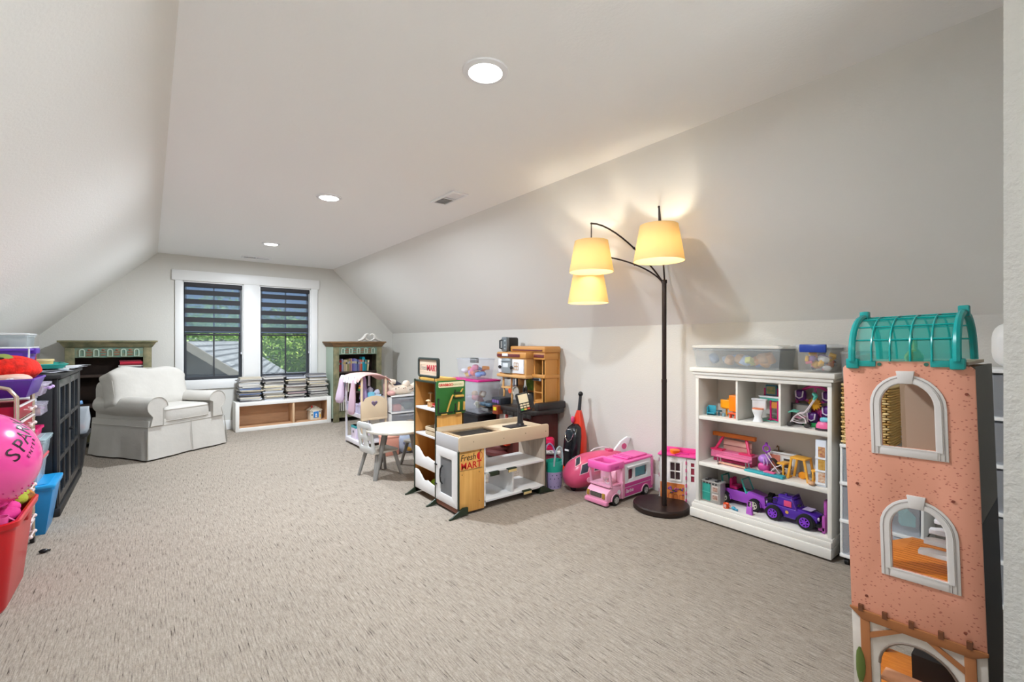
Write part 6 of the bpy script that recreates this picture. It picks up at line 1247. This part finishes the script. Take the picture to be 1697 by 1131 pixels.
for i, (x, y, w, d, h, c, lab) in enumerate(((.06, .06, .13, .16, .19, '#dcd0e6', 'lilac box on the lower deck of the doll bed, nearest the footboard'), (.05, .24, .13, .15, .16, '#e2d4e4', 'pale pink box in the middle of the doll bed lower deck'))):
    o = thing('gift_box', lab, 'box', (1.925 + x - .03, 5.25 + y, .0775)); B().box(0, w, 0, d, 0, h).out('box_body', mat(c, .5), o, bev=.004); B().box(-.003, w + .003, -.003, d + .003, h - .03, h).out('box_lid', mat('#3fa8b0', .5) if i else mat(c, .5), o, bev=.002); B().box(-.002, .0, d * .4, d * .6, h * .45, h * .62).out('box_print', mat('#4a4458', .5), o)
tag(B().tub((0, .14, 0, .10), (-.01, .15, -.01, .11), 0, .12, .004).out('aqua_bin', mat('#9fd4e6', .4), loc=(1.99, 5.66, .0775), bev=.003), 'aqua bin at the far end of the doll bed lower deck', 'bin')
for i, (x, c, cn) in enumerate(((2.07, '#7fcbe0', 'aqua'), (2.145, '#c4e0ee', 'pale blue'))):
    o = thing('toy_caddy', '%s toy caddy standing on the doll bed under the canopy' % cn, 'toy', (x, 5.40 - i * .03, .498)); B().tub((0, .07, 0, .07), (-.004, .074, -.004, .074), 0, .15 - i * .03, .005).out('caddy_body', mat(c, .4), o, bev=.002); B().ball((.035, .035, .17 - i * .03), (.035, .03, .04), n=14, noise=.12, seed=i).out('doll_hair', mat('#cfd4e6', .7), o, smooth=True)
tag(B().ball((0, 0, .03), (.07, .05, .035), n=14, noise=.15).out('dark_scarf', mat('#26283a', .8), loc=(2.14, 5.58, .64), smooth=True), 'dark navy bundle of cloth at the head of the doll bed', 'cloth')
drawer_tower('drawer_tower', 'wide white plastic drawer unit behind the round table', (2.275, 5.20, 0), .42, .36, .605, 3, 0, wheels=False)
for i, (x, z, c, s, cn) in enumerate(((2.38, .44, '#d87a6c', (.07, .05, .05), 'coral'), (2.53, .46, '#4f6a5c', (.07, .06, .045), 'dark green'), (2.45, .43, '#c9b8a0', (.05, .04, .03), 'cream'), (2.57, .24, '#d8a23c', (.05, .04, .04), 'yellow'))):
    tag(B().ball((0, 0, 0), s, n=16, e=.6).out('toy_bundle', mat(c, .6), loc=(x, 5.31, z), smooth=True), '%s toy inside a drawer behind the round table' % cn, 'toy', 'toys in the white drawers')
pd_ = thing('plush_dinosaur', 'cream printed plush with a curled neck lying on the white drawers', 'plush toy', (2.28, 5.33, .607))
PLU = mat('#e4cdb6', .9, var=.9, vscale=26, col2='#e9dccb')
B().ball((.18, 0, .055), (.17, .08, .055), n=22, e=.8).tube([(.07, 0, .06), (.03, 0, .12), (.05, 0, .165), (.10, 0, .155)], [.05, .042, .036, .028], n=12).tube([(.28, 0, .05), (.36, 0, .09), (.43, 0, .16)], [.05, .04, .02], n=12).ball((.24, -.02, .12), (.05, .045, .05), n=14).out('plush_body', PLU, pd_, smooth=True)
for i in range(14):
    q = random.Random(i); a = q.uniform(0, PI); B().ball((.06 + .025 * i * .8 + .02, -.075 * math.sin(a * .5 + .6), .03 + .06 * q.random()), (.007, .006, .007), n=8).out('print_dot', mat('#5a4a44', .8), pd_, smooth=True)
tag(B().ball((0, 0, .03), (.05, .045, .032), n=14, noise=.05).out('pink_plush', mat('#e6b3ac', .9), loc=(2.29, 5.24, .607), smooth=True), 'small pink plush beside the printed plush on the white drawers', 'plush toy')
tag(B().ball((0, 0, .05), (.06, .05, .05), n=14, noise=.1).out('navy_cloth', mat('#2d2f40', .9), loc=(2.44, 5.43, .66), smooth=True), 'dark cloth bundle behind the printed plush', 'cloth')
tag(B().box(-.09, .09, -.07, .07, 0, .20).box(-.094, .094, -.074, .074, .19, .215).out('pink_box', mat('#dc9a86', .6), loc=(2.09, 4.84, 0), bev=.006), 'salmon pink box on the carpet under the round table', 'box')
pg = thing('plastic_bag', 'crumpled clear and blue plastic bag on the carpet behind the table', 'bag', (2.32, 4.82, 0)); B().ball((0, 0, .15), (.16, .12, .15), n=26, noise=.08, seed=4).out('bag_body', mat('#c9d4ea', .25, clear=.65), pg, smooth=True); B().ball((-.04, -.09, .13), (.07, .02, .03), n=12, noise=.15).out('dark_print', mat('#6a6f86', .5), pg, smooth=True); B().ball((-.02, -.05, .07), (.05, .05, .05), n=12).out('yellow_toy', mat('#d8a23c', .5), pg, smooth=True)
# ================================================================== left side: black cabinet and its piles
BK = mat('#0f0f12', .45); BKF = mat('#16171a', .32)
cab = thing('display_cabinet', 'black display cabinet with two multi-pane doors along the left wall', 'cabinet', (-1.0, 4.62, 0))
cd_, cl_, ch_ = .48, 1.30, 1.025
B().box(0, cd_ - .03, 0, .025, .0, ch_ - .03).out('side_panel', BK, cab, bev=.003); B().box(0, cd_ - .03, cl_ - .025, cl_, .0, ch_ - .03).out('side_panel', BK, cab, bev=.003)
B().box(0, .012, 0, cl_, .05, ch_ - .03).out('back_panel', BK, cab); B().box(-.005, cd_ + .015, -.02, cl_ + .02, ch_ - .03, ch_).out('top', BK, cab, bev=.004)
B().box(0, cd_ - .03, 0, cl_, .06, .085).out('floor_board', BK, cab); B().box(0, cd_ + .012, -.012, cl_ + .012, 0, .06).out('plinth', BK, cab, bev=.008)
for z in (.38, .69): B().box(.012, cd_ - .04, .025, cl_ - .025, z, z + .02).out('shelf', BK, cab)
B().box(cd_ - .03, cd_, cl_ - .10, cl_, .06, ch_ - .03).out('corner_post', BK, cab, bev=.003); B().box(cd_ - .03, cd_ - .005, -.0, .03, .06, ch_ - .03).out('corner_post', BK, cab, bev=.003)
dw = (cl_ - .13) / 2
for k in range(2):
    y0 = .03 + k * dw; y1 = y0 + dw - .004; z0, z1 = .075, ch_ - .04; f = .06
    holes = []
    cw = (y1 - y0 - 2 * f - .03) / 2; chh = (z1 - z0 - 2 * f - .06) / 3
    for i in range(2):
        for j in range(3): holes.append(rect(y0 + f + i * (cw + .03), y0 + f + i * (cw + .03) + cw, z0 + f + j * (chh + .03), z0 + f + j * (chh + .03) + chh))
    d = B().plate(rect(y0, y1, z0, z1), holes, 'yz', cd_ - .028, cd_).out('cabinet_door', BKF, cab, bev=.004)
    for h in holes: B().box(cd_ - .018, cd_ - .014, h[0][0] - .003, h[1][0] + .003, h[0][1] - .003, h[2][1] + .003).out('door_pane', mat('#6f8094', .05, clear=.14), d)
    B().cyl((cd_, (y1 - .03) if k == 0 else (y0 + .03), .55), (cd_ + .02, (y1 - .03) if k == 0 else (y0 + .03), .55), .010, n=12).out('door_knob', BLACK, d, smooth=True)
# papers on the cabinet
rp = random.Random(6)
for i in range(7):
    w, l = .22 + rp.random() * .06, .28 + rp.random() * .05; x, y = -.70 + rp.uniform(-.06, .10), 4.95 + i * .135; s = rp.random() * 6
    o = B().sheet(lambda u, v: ((u - .5) * w, (v - .5) * l, .003 + .006 * math.sin(u * 5 + s) * v + .004 * math.sin(v * 7 + s)+ .004), 6, 6).out('paper_sheet', mat(['#d9d9dc', '#cfd2d8', '#e3e2e0'][i % 3], .6), loc=(x, y, ch_ + .0015 + i * .0016), rot=(0, 0, rp.uniform(-.5, .5)), solid=.001, smooth=True)
    tag(o, 'loose white paper sheet on top of the black cabinet', 'paper', 'loose papers on the black cabinet')
tag(B().box(-.05, .05, -.03, .03, 0, .012).out('grey_gadget', mat('#6a6a72', .4), loc=(-.60, 5.22, ch_ + .026), rot=(0, 0, .4), bev=.004), 'small grey gadget among the papers on the black cabinet', 'gadget')
ty = thing('teal_tray', 'teal plastic tray on the black cabinet', 'tray', (-.72, 5.30, ch_ + .024), .2)
B().tub((-.13, .13, -.19, .19), (-.16, .16, -.22, .22), 0, .035, .004).out('tray', mat('#1f9a8c', .4), ty, bev=.003); B().plate(rrect(-.165, .165, -.225, .225, .02), [rrect(-.155, .155, -.215, .215, .018)], 'xy', .033, .038).out('rim', mat('#35b0a2', .4), ty)
rbx = thing('red_carton', 'dark red printed carton on the teal tray', 'box', (-.80, 5.18, ch_ + .0305), .1); B().box(-.03, .09, -.05, .06, 0, .115).out('carton', mat('#a81f34', .45), rbx, bev=.003); B().plate([(.03 + .03 * math.cos(2 * PI * i / 16), .065 + .022 * math.sin(2 * PI * i / 16)) for i in range(16)], [], 'xz', -.053, -.049).out('carton_print', mat('#e6d6d8', .5), rbx); B().box(-.02, .07, -.052, -.05, .01, .03).out('carton_print', mat('#c87a80', .5), rbx)
yt = thing('yellow_tub', 'pale yellow round tub on the teal tray', 'tub', (-.70, 5.30, ch_ + .0305)); B().lathe([(0, 0), (.07, 0), (.075, .05), (0, .05)], n=28).out('tub_body', mat('#d9bd78', .5), yt, smooth=True, ang=40); B().lathe([(0, .05), (.08, .05), (.08, .066), (0, .068)], n=28).out('tub_lid', mat('#e4cc94', .5), yt, smooth=True, ang=40)
wb_ = thing('white_bottle', 'small white capped bottle behind the yellow tub', 'bottle', (-.81, 5.37, ch_ + .0305)); B().lathe([(0, 0), (.03, 0), (.03, .085), (.014, .10), (.014, .108), (0, .108)], n=18).out('bottle_body', WHITEP, wb_, smooth=True, ang=40); B().cyl((0, 0, .108), (0, 0, .128), .017, n=14).out('cap', WHITEP, wb_)
pbn = thing('purple_bin', 'purple bin with white rim handle at the near end of the black cabinet', 'bin', (-.985, 4.66, ch_ + .001))
PU = mat('#5a2fa8', .35); B().tub((.02, .28, .02, .30), (0, .31, 0, .33), 0, .185, .005).out('bin_body', PU, pbn, bev=.004); B().plate(rrect(-.01, .322, -.01, .342, .02), [rrect(.004, .306, .004, .326, .015)], 'xy', .176, .190).out('bin_rim', mat('#6a3fb8', .35), pbn)
B().box(.30, .335, .10, .24, .150, .19).out('bin_handle', PU, pbn, bev=.006); B().tube([(.312, -.006, .19), (.312, -.008, .10), (.29, .0, .02)], .005, n=6).tube([(.0, -.006, .196), (.312, -.006, .196), (.312, .34, .196)], .006, n=6).out('white_edge', WHITEP, pbn, smooth=True)
tote('lidded_box', 'clear lidded box on the purple bin below the left slope', (-.985, 4.68, ch_ + .199), .31, .28, .10, mat('#dfe8ea', .2, clear=.35), mat('#eef0f0', .3, clear=.7), flare=.015, lid_t=.012)
tag(B().box(0, .14, 0, .20, 0, .045).out('red_folder', mat('#a83a4a', .5), loc=(-.95, 4.72, ch_ + .206), bev=.004), 'dark red bundle inside the clear box on the purple bin', 'toy')

# rolling drawer cart
ct = thing('drawer_cart', 'rolling cart with metal frame and red translucent drawers behind the pink ball', 'drawer cart', (-.95, 3.68, 0))
FRC = mat('#c9b8a4', .25, metal=.8); CRW, CRL = .37, .44
for y in (0, CRL):
    B().tube([(0, y, .04), (0, y, .96), (.03, y, 1.005), (.08, y, 1.02), (CRW - .08, y, 1.02), (CRW - .03, y, 1.005), (CRW, y, .96), (CRW, y, .04)], .0115, n=10).out('end_frame', FRC, ct, smooth=True)
    B().tube([(0, y, .94), (CRW, y, .94)], .008, n=8).out('cross_bar', FRC, ct)
    for x in (0, CRW): B().cyl((x - .01, y, .022), (x + .01, y, .022), .022, n=14).out('caster', BLACK, ct)
DRR = mat('#b8203c', .3, clear=.85)
for i in range(9):
    z = .92 - (i + 1) * .094
    dr = B().tub((.02, CRW - .004, .02, CRL - .02), (.015, CRW + .004, .014, CRL - .014), z, z + .078, .003).out('drawer', DRR if i < 7 else mat('#c9a0b0', .3, clear=.7), ct)
    B().box(CRW, CRW + .014, .012, CRL - .012, z + .072, z + .082).out('drawer_lip', mat('#e4d6d4', .3), dr, bev=.003)
    B().tube([(CRW + .004, CRL / 2 - .06, z + .045), (CRW + .03, CRL / 2 - .06, z + .045), (CRW + .03, CRL / 2 + .06, z + .045), (CRW + .004, CRL / 2 + .06, z + .045)], .004, n=6).ball((CRW + .032, CRL / 2 - .06, z + .045), .011, n=8).ball((CRW + .032, CRL / 2 + .06, z + .045), .011, n=8).out('drawer_pull', mat('#e8d4d0', .3), dr, smooth=True)
    B().tube([(CRW, 0, z - .004), (CRW, CRL, z - .004)], .004, n=6).tube([(0, 0, z - .004), (0, CRL, z - .004)], .004, n=6).out('runner', FRC, ct)
pt = thing('purple_basket', 'deep purple plastic basket on top of the rolling drawer cart', 'basket', (-.935, 3.70, .951))
B().tub((.02, .385, .02, .38), (.0, .415, .0, .40), 0, .10, .005).out('basket_body', mat('#4a1f8f', .35), pt, bev=.004); B().plate(rrect(-.004, .419, -.002, .402, .02), [rrect(.004, .411, .004, .396, .015)], 'xy', .094, .104).out('basket_rim', mat('#5f30a8', .35), pt)
rd = thing('red_plush', 'red furry tomato-shaped plush in the purple basket', 'plush toy', (-.665, 3.97, 1.015)); B().ball((0, 0, .085), (.145, .13, .085), n=30, noise=.03, seed=3).out('plush_body', mat('#d8200f', .9, var=.3, vscale=30, bump=.6, bscale=60), rd, smooth=True)
B().lathe([(0, .004), (.03, .004), (.05, .0), (.04, -.006), (0, -.006)], n=18, R=T(-.01, -.075, .148) @ Matrix.Rotation(.7, 4, 'X')).out('green_patch', mat('#8a9a4a', .8), rd, smooth=True); B().ball((-.01, -.08, .155), (.014, .012, .006), n=10).out('dark_spot', mat('#1f2a1a', .8), rd, smooth=True)
pp = thing('printed_pouch', 'pale pink printed pouch in the purple basket in front of the red plush', 'pouch', (-.61, 3.80, 1.015)); B().ball((0, 0, .03), (.075, .07, .035), n=22, e=.7, noise=.04, seed=6).out('pouch_body', mat('#e0a890', .7, var=.8, vscale=18, col2='#e8c8bc'), pp, smooth=True); B().tube([(-.068, -.04, .035), (0, -.07, .04), (.068, -.03, .042)], .006, n=6).out('pouch_seam', WHITEP, pp, smooth=True)
tag(B().ball((0, 0, .03), (.06, .05, .03), n=14, e=.7).out('black_pouch', BLACK, loc=(-.80, 3.80, 1.02), smooth=True), 'small black pouch in the purple basket', 'pouch')
ws = thing('toy_dome', 'white and orange rounded toy behind the red plush', 'toy', (-.90, 4.12, 1.05)); B().ball((0, 0, .06), (.10, .10, .12), n=20).out('white_shell', mat('#e2dfd4', .4), ws, smooth=True); B().ball((.03, -.05, .02), (.07, .06, .07), n=16).out('orange_part', mat('#f0941a', .4), ws, smooth=True)
B().box(-.01, .01, -.02, .02, -.15, .0).out('toy_stem', WHITEP, ws)

# column of small organisers in front of the black cabinet
def stackbox(name, lab, z, h, w, d, x1, y0, body, lid, **k): return tote(name, lab, (x1 - w, y0, z), w, d, h, body, lid, **k)
tote('blue_tote', 'blue plastic tote with lid on the carpet before the black cabinet', (-.93, 4.20, 0), .44, .36, .33, mat('#1f8ac8', .3, clear=.88), mat('#1f9ad8', .3), flare=.05, lid_t=.02)
tote('clear_tote', 'clear tote with coral lid stacked on the blue tote', (-.93, 4.24, .3345), .37, .31, .165, mat('#dbe4ec', .2, clear=.55), mat('#e2606a', .35), flare=.02, lid_t=.016)
tote('clear_tote', 'clear tote with pale aqua lid stacked on the coral-lidded tote', (-.93, 4.25, .504), .39, .30, .12, mat('#cfdfe6', .2, clear=.45), mat('#cfe8ec', .2, clear=.6), flare=.02, lid_t=.012)
tote('pink_basket', 'open hot pink basket on the aqua-lidded tote', (-.93, 4.26, .6285), .35, .28, .075, mat('#e0286f', .35), None, flare=.015)
tag(B().ball((0, 0, .0), (.04, .05, .035), n=12, noise=.1).out('lilac_toy', mat('#b8a4dc', .5), loc=(-.66, 4.36, .672), smooth=True), 'lilac bundle in the hot pink basket', 'toy')
tote('white_caddy', 'small white organiser box above the pink basket', (-.93, 4.28, .7045), .31, .25, .07, mat('#e2e2e6', .4), mat('#ecebee', .4), flare=.006, lid_t=.012)
tote('bead_case', 'clear divided case with orange and lilac beads above the white organiser', (-.93, 4.28, .777), .37, .26, .075, mat('#dcd6e4', .2, clear=.35), mat('#e6e2ec', .2, clear=.35), flare=.004, lid_t=.008)
for i, (c, cn) in enumerate((('#f0941a', 'orange'), ('#c878d0', 'lilac'))):
    o = B(); q = random.Random(i)
    for k in range(60): o.ball((q.uniform(0, .14), q.uniform(0, .10), q.uniform(0, .025)), .010, n=6)
    o = tag(o.out('beads', mat(c, .4), loc=(-.72, 4.30 + i * .115, .795), smooth=True), '%s beads inside the clear divided case' % cn, 'beads'); o['kind'] = 'stuff'
tote('white_caddy', 'flat white organiser box above the bead case', (-.93, 4.28, .854), .32, .25, .05, mat('#e2e2e6', .4), mat('#ecebee', .4), flare=.006, lid_t=.012)
cdw = tote('pullout_box', 'clear pull-out box with white knobs above the organiser column', (-.93, 4.26, .906), .39, .27, .10, mat('#e6dff0', .2, clear=.45), None, flare=.03)
B().tube([(.375, .07, .05), (.40, .07, .05), (.40, .19, .05), (.375, .19, .05)], .004, n=6).ball((.40, .07, .05), .012, n=8).ball((.40, .19, .05), .012, n=8).out('drawer_pull', mat('#c8a8dc', .3), cdw, smooth=True)
tag(B().ball((0, 0, .03), (.05, .05, .04), n=14).out('brown_ball', mat('#b8641f', .6), loc=(-.66, 4.38, .985), smooth=True), 'brown ball in the clear pull-out drawer', 'ball')

# red bin, pink ball and soft toys
rbin = thing('red_bin', 'tall red plastic bin in the left foreground', 'bin', (-.69, 3.33, 0))
def rr3(w, d, r, z): return [(x, y, z) for x, y in rrect(-w, w, -d, d, r, 6)]
REDP = mat('#c4101c', .3)
B().loft([rr3(.150, .215, .05, 0), rr3(.162, .228, .055, .02), rr3(.198, .262, .065, .40), rr3(.212, .276, .07, .405), rr3(.215, .279, .07, .43), rr3(.208, .272, .068, .435), rr3(.194, .258, .06, .43), rr3(.150, .215, .05, .012)]).out('bin_body', REDP, rbin, smooth=True, ang=50)
B().box(.19, .214, -.05, .05, .375, .41).out('grip', mat('#a80f18', .3), rbin, bev=.006)
ball = thing('pink_ball', 'large translucent pink ball with black lettering on the red bin', 'ball', (-.665, 3.24, .692))
B().ball((0, 0, 0), .245, n=48).out('ball_skin', mat('#f0489c', .22, coat=.6, spec=.6), ball, smooth=True, ang=80)
def onball(t_, az, el, roll, name):
    R = Matrix.Rotation(az, 4, 'Z') @ Matrix.Rotation(-el, 4, 'Y') ; M = R @ Matrix.Translation((.2475, 0, 0)) @ Matrix(((0, 0, 1, 0), (1, 0, 0, 0), (0, 1, 0, 0), (0, 0, 0, 1))) @ Matrix.Rotation(roll, 4, 'Z')
    return M
def balltext(body, size, az, el, roll, m):
    t_ = text('lettering', body, size, m, ball, (0, 0, 0), (0, 0, 0), .0004); me = t_.data; M = onball(t_, az, el, roll, '')
    for v in me.vertices:
        p = M @ v.co; r = .2462 + (v.co.z) ; v.co = p.normalized() * r
AZ = math.atan2(-3.24, .665)
BLT = mat('#2a1220', .4)
for i, ch in enumerate('SPARK'):
    balltext(ch, .095, AZ + .60 + i * .175, .20 + i * .155, .62, BLT)
for i, ch in enumerate('ENTER'):
    balltext(ch, .026, AZ + .86 + i * .07, .12 + i * .07, .62, BLT)
for row in range(3):
    for j in range(14):
        a = AZ - 1.2 + j * .19; e = -.52 - row * .17
        B().ball((.246 * math.cos(e) * math.cos(a), .246 * math.cos(e) * math.sin(a), .246 * math.sin(e)), .0042, n=6).out('grip_dot', mat('#c8247a', .4), ball, smooth=True)
# soft toys in the bin, all resting on a filling of other toys
tag(B().ball((0, 0, .0), (.15, .21, .10), n=20, e=.7, noise=.05).out('toy_pile', mat('#5a2f4a', .9, var=.6, vscale=12, col2='#c8a04a'), loc=(-.69, 3.33, .335), smooth=True), 'heap of soft toys filling the red bin', 'plush toy')
gp1 = thing('green_plush', 'olive green plush with long ears poking out of the red bin', 'plush toy', (-.555, 3.46, .44)); B().ball((0, 0, .01), (.05, .09, .035), n=16, R=rz(.4)).ball((.02, .09, .005), (.03, .05, .022), n=12).out('plush_body', mat('#9aa02a', .9, bump=.4, bscale=60), gp1, smooth=True)
tag(B().ball((0, 0, 0), (.045, .06, .035), n=14, noise=.08).out('leopard_plush', mat('#e08a1f', .9, var=.9, vscale=22, col2='#4a2a1a'), loc=(-.535, 3.56, .43), smooth=True), 'orange leopard print plush at the far rim of the red bin', 'plush toy')
mp1 = thing('magenta_plush', 'magenta plush with flower print at the near rim of the red bin', 'plush toy', (-.56, 3.27, .425)); B().ball((0, 0, .0), (.06, .10, .04), n=18, noise=.05).out('plush_body', mat('#c81f7a', .8, bump=.3, bscale=50), mp1, smooth=True); B().ball((.01, .04, .02), (.045, .05, .03), n=14).out('plush_head', mat('#d8308a', .8), mp1, smooth=True)
pc = thing('pink_cup', 'pink toy cup at the near edge of the red bin', 'toy', (-.55, 3.12, .40)); B().lathe([(0, 0), (.03, 0), (.036, .055), (.032, .055), (.027, .005), (0, .005)], n=18).out('cup', mat('#e45aa0', .4), pc, smooth=True, ang=50); B().tube([(.034, 0, .045), (.052, 0, .03), (.032, 0, .012)], .004, n=6).out('handle', mat('#e45aa0', .4), pc, smooth=True)
tag(B().ball((0, 0, .012), (.022, .014, .012), n=12).cyl((-.01, 0, .012), (.03, .004, .010), .006, n=8).out('black_toy', BLACK, loc=(-.50, 3.88, 0), smooth=True), 'small black toy on the carpet beside the red bin', 'toy')

# black waste bin with plastic bag
tr = thing('waste_bin', 'black plastic waste bin between black cabinet and armchair', 'bin', (-.65, 6.17, 0))
B().loft([rr3(.12, .13, .03, 0), rr3(.155, .165, .04, .34), rr3(.175, .185, .045, .345), rr3(.18, .19, .045, .375), rr3(.17, .18, .04, .38), rr3(.15, .16, .035, .36), rr3(.12, .13, .03, .01)]).out('bin_body', mat('#202124', .5), tr, smooth=True, ang=40)
zb_ = thing('zip_bag', 'clear zip bag with blue top and red contents in the black waste bin', 'bag', (-.57, 6.10, .33)); B().loft([[(x, y, z) for x, y in rrect(-w, w, -d, d, d * .8)] for z, w, d in ((0, .07, .05), (.08, .10, .065), (.18, .11, .05), (.27, .10, .02), (.30, .10, .006))]).out('bag_body', mat('#d6dde4', .2, clear=.55), zb_, smooth=True, ang=80); B().tube([(-.10, 0, .30), (-.03, -.01, .325), (.05, .01, .34)], [.012, .022, .018], n=10).out('blue_top', mat('#7fb0e4', .4), zb_, smooth=True)
for i, c in enumerate(('#b84a3a', '#c8a878', '#d8d0c8', '#a8323a')): B().ball((-.04 + i * .028, -.02, .05 + (i % 2) * .05), (.03, .025, .025), n=10).out('bag_content', mat(c, .6), zb_, smooth=True)

# ================================================================== look-alikes get their place in the row
bpy.context.view_layer.update()
_by = {}
for o in bpy.data.objects:
    if o.parent is None and 'label' in o: _by.setdefault(o['label'], []).append(o)
NTH = ['leftmost', 'second', 'third', 'fourth', 'fifth', 'sixth', 'seventh', 'eighth', 'ninth', 'tenth', 'eleventh', 'twelfth']
def _u(o):
    p = o.matrix_world @ (sum((Vector(c) for c in o.bound_box), Vector()) / 8); s_, c_ = math.sin(YAW), math.cos(YAW)
    return (p.x * c_ - p.y * s_) / (p.x * s_ + p.y * c_)
for lab, os_ in _by.items():
    if len(os_) > 1:
        os_.sort(key=_u)
        for i, o in enumerate(os_): o['label'] = lab + (', the leftmost one' if i == 0 else ', %s from the left' % NTH[i]) if i < len(os_) - 1 or len(os_) == 2 and i == 0 else lab + ', the rightmost one'
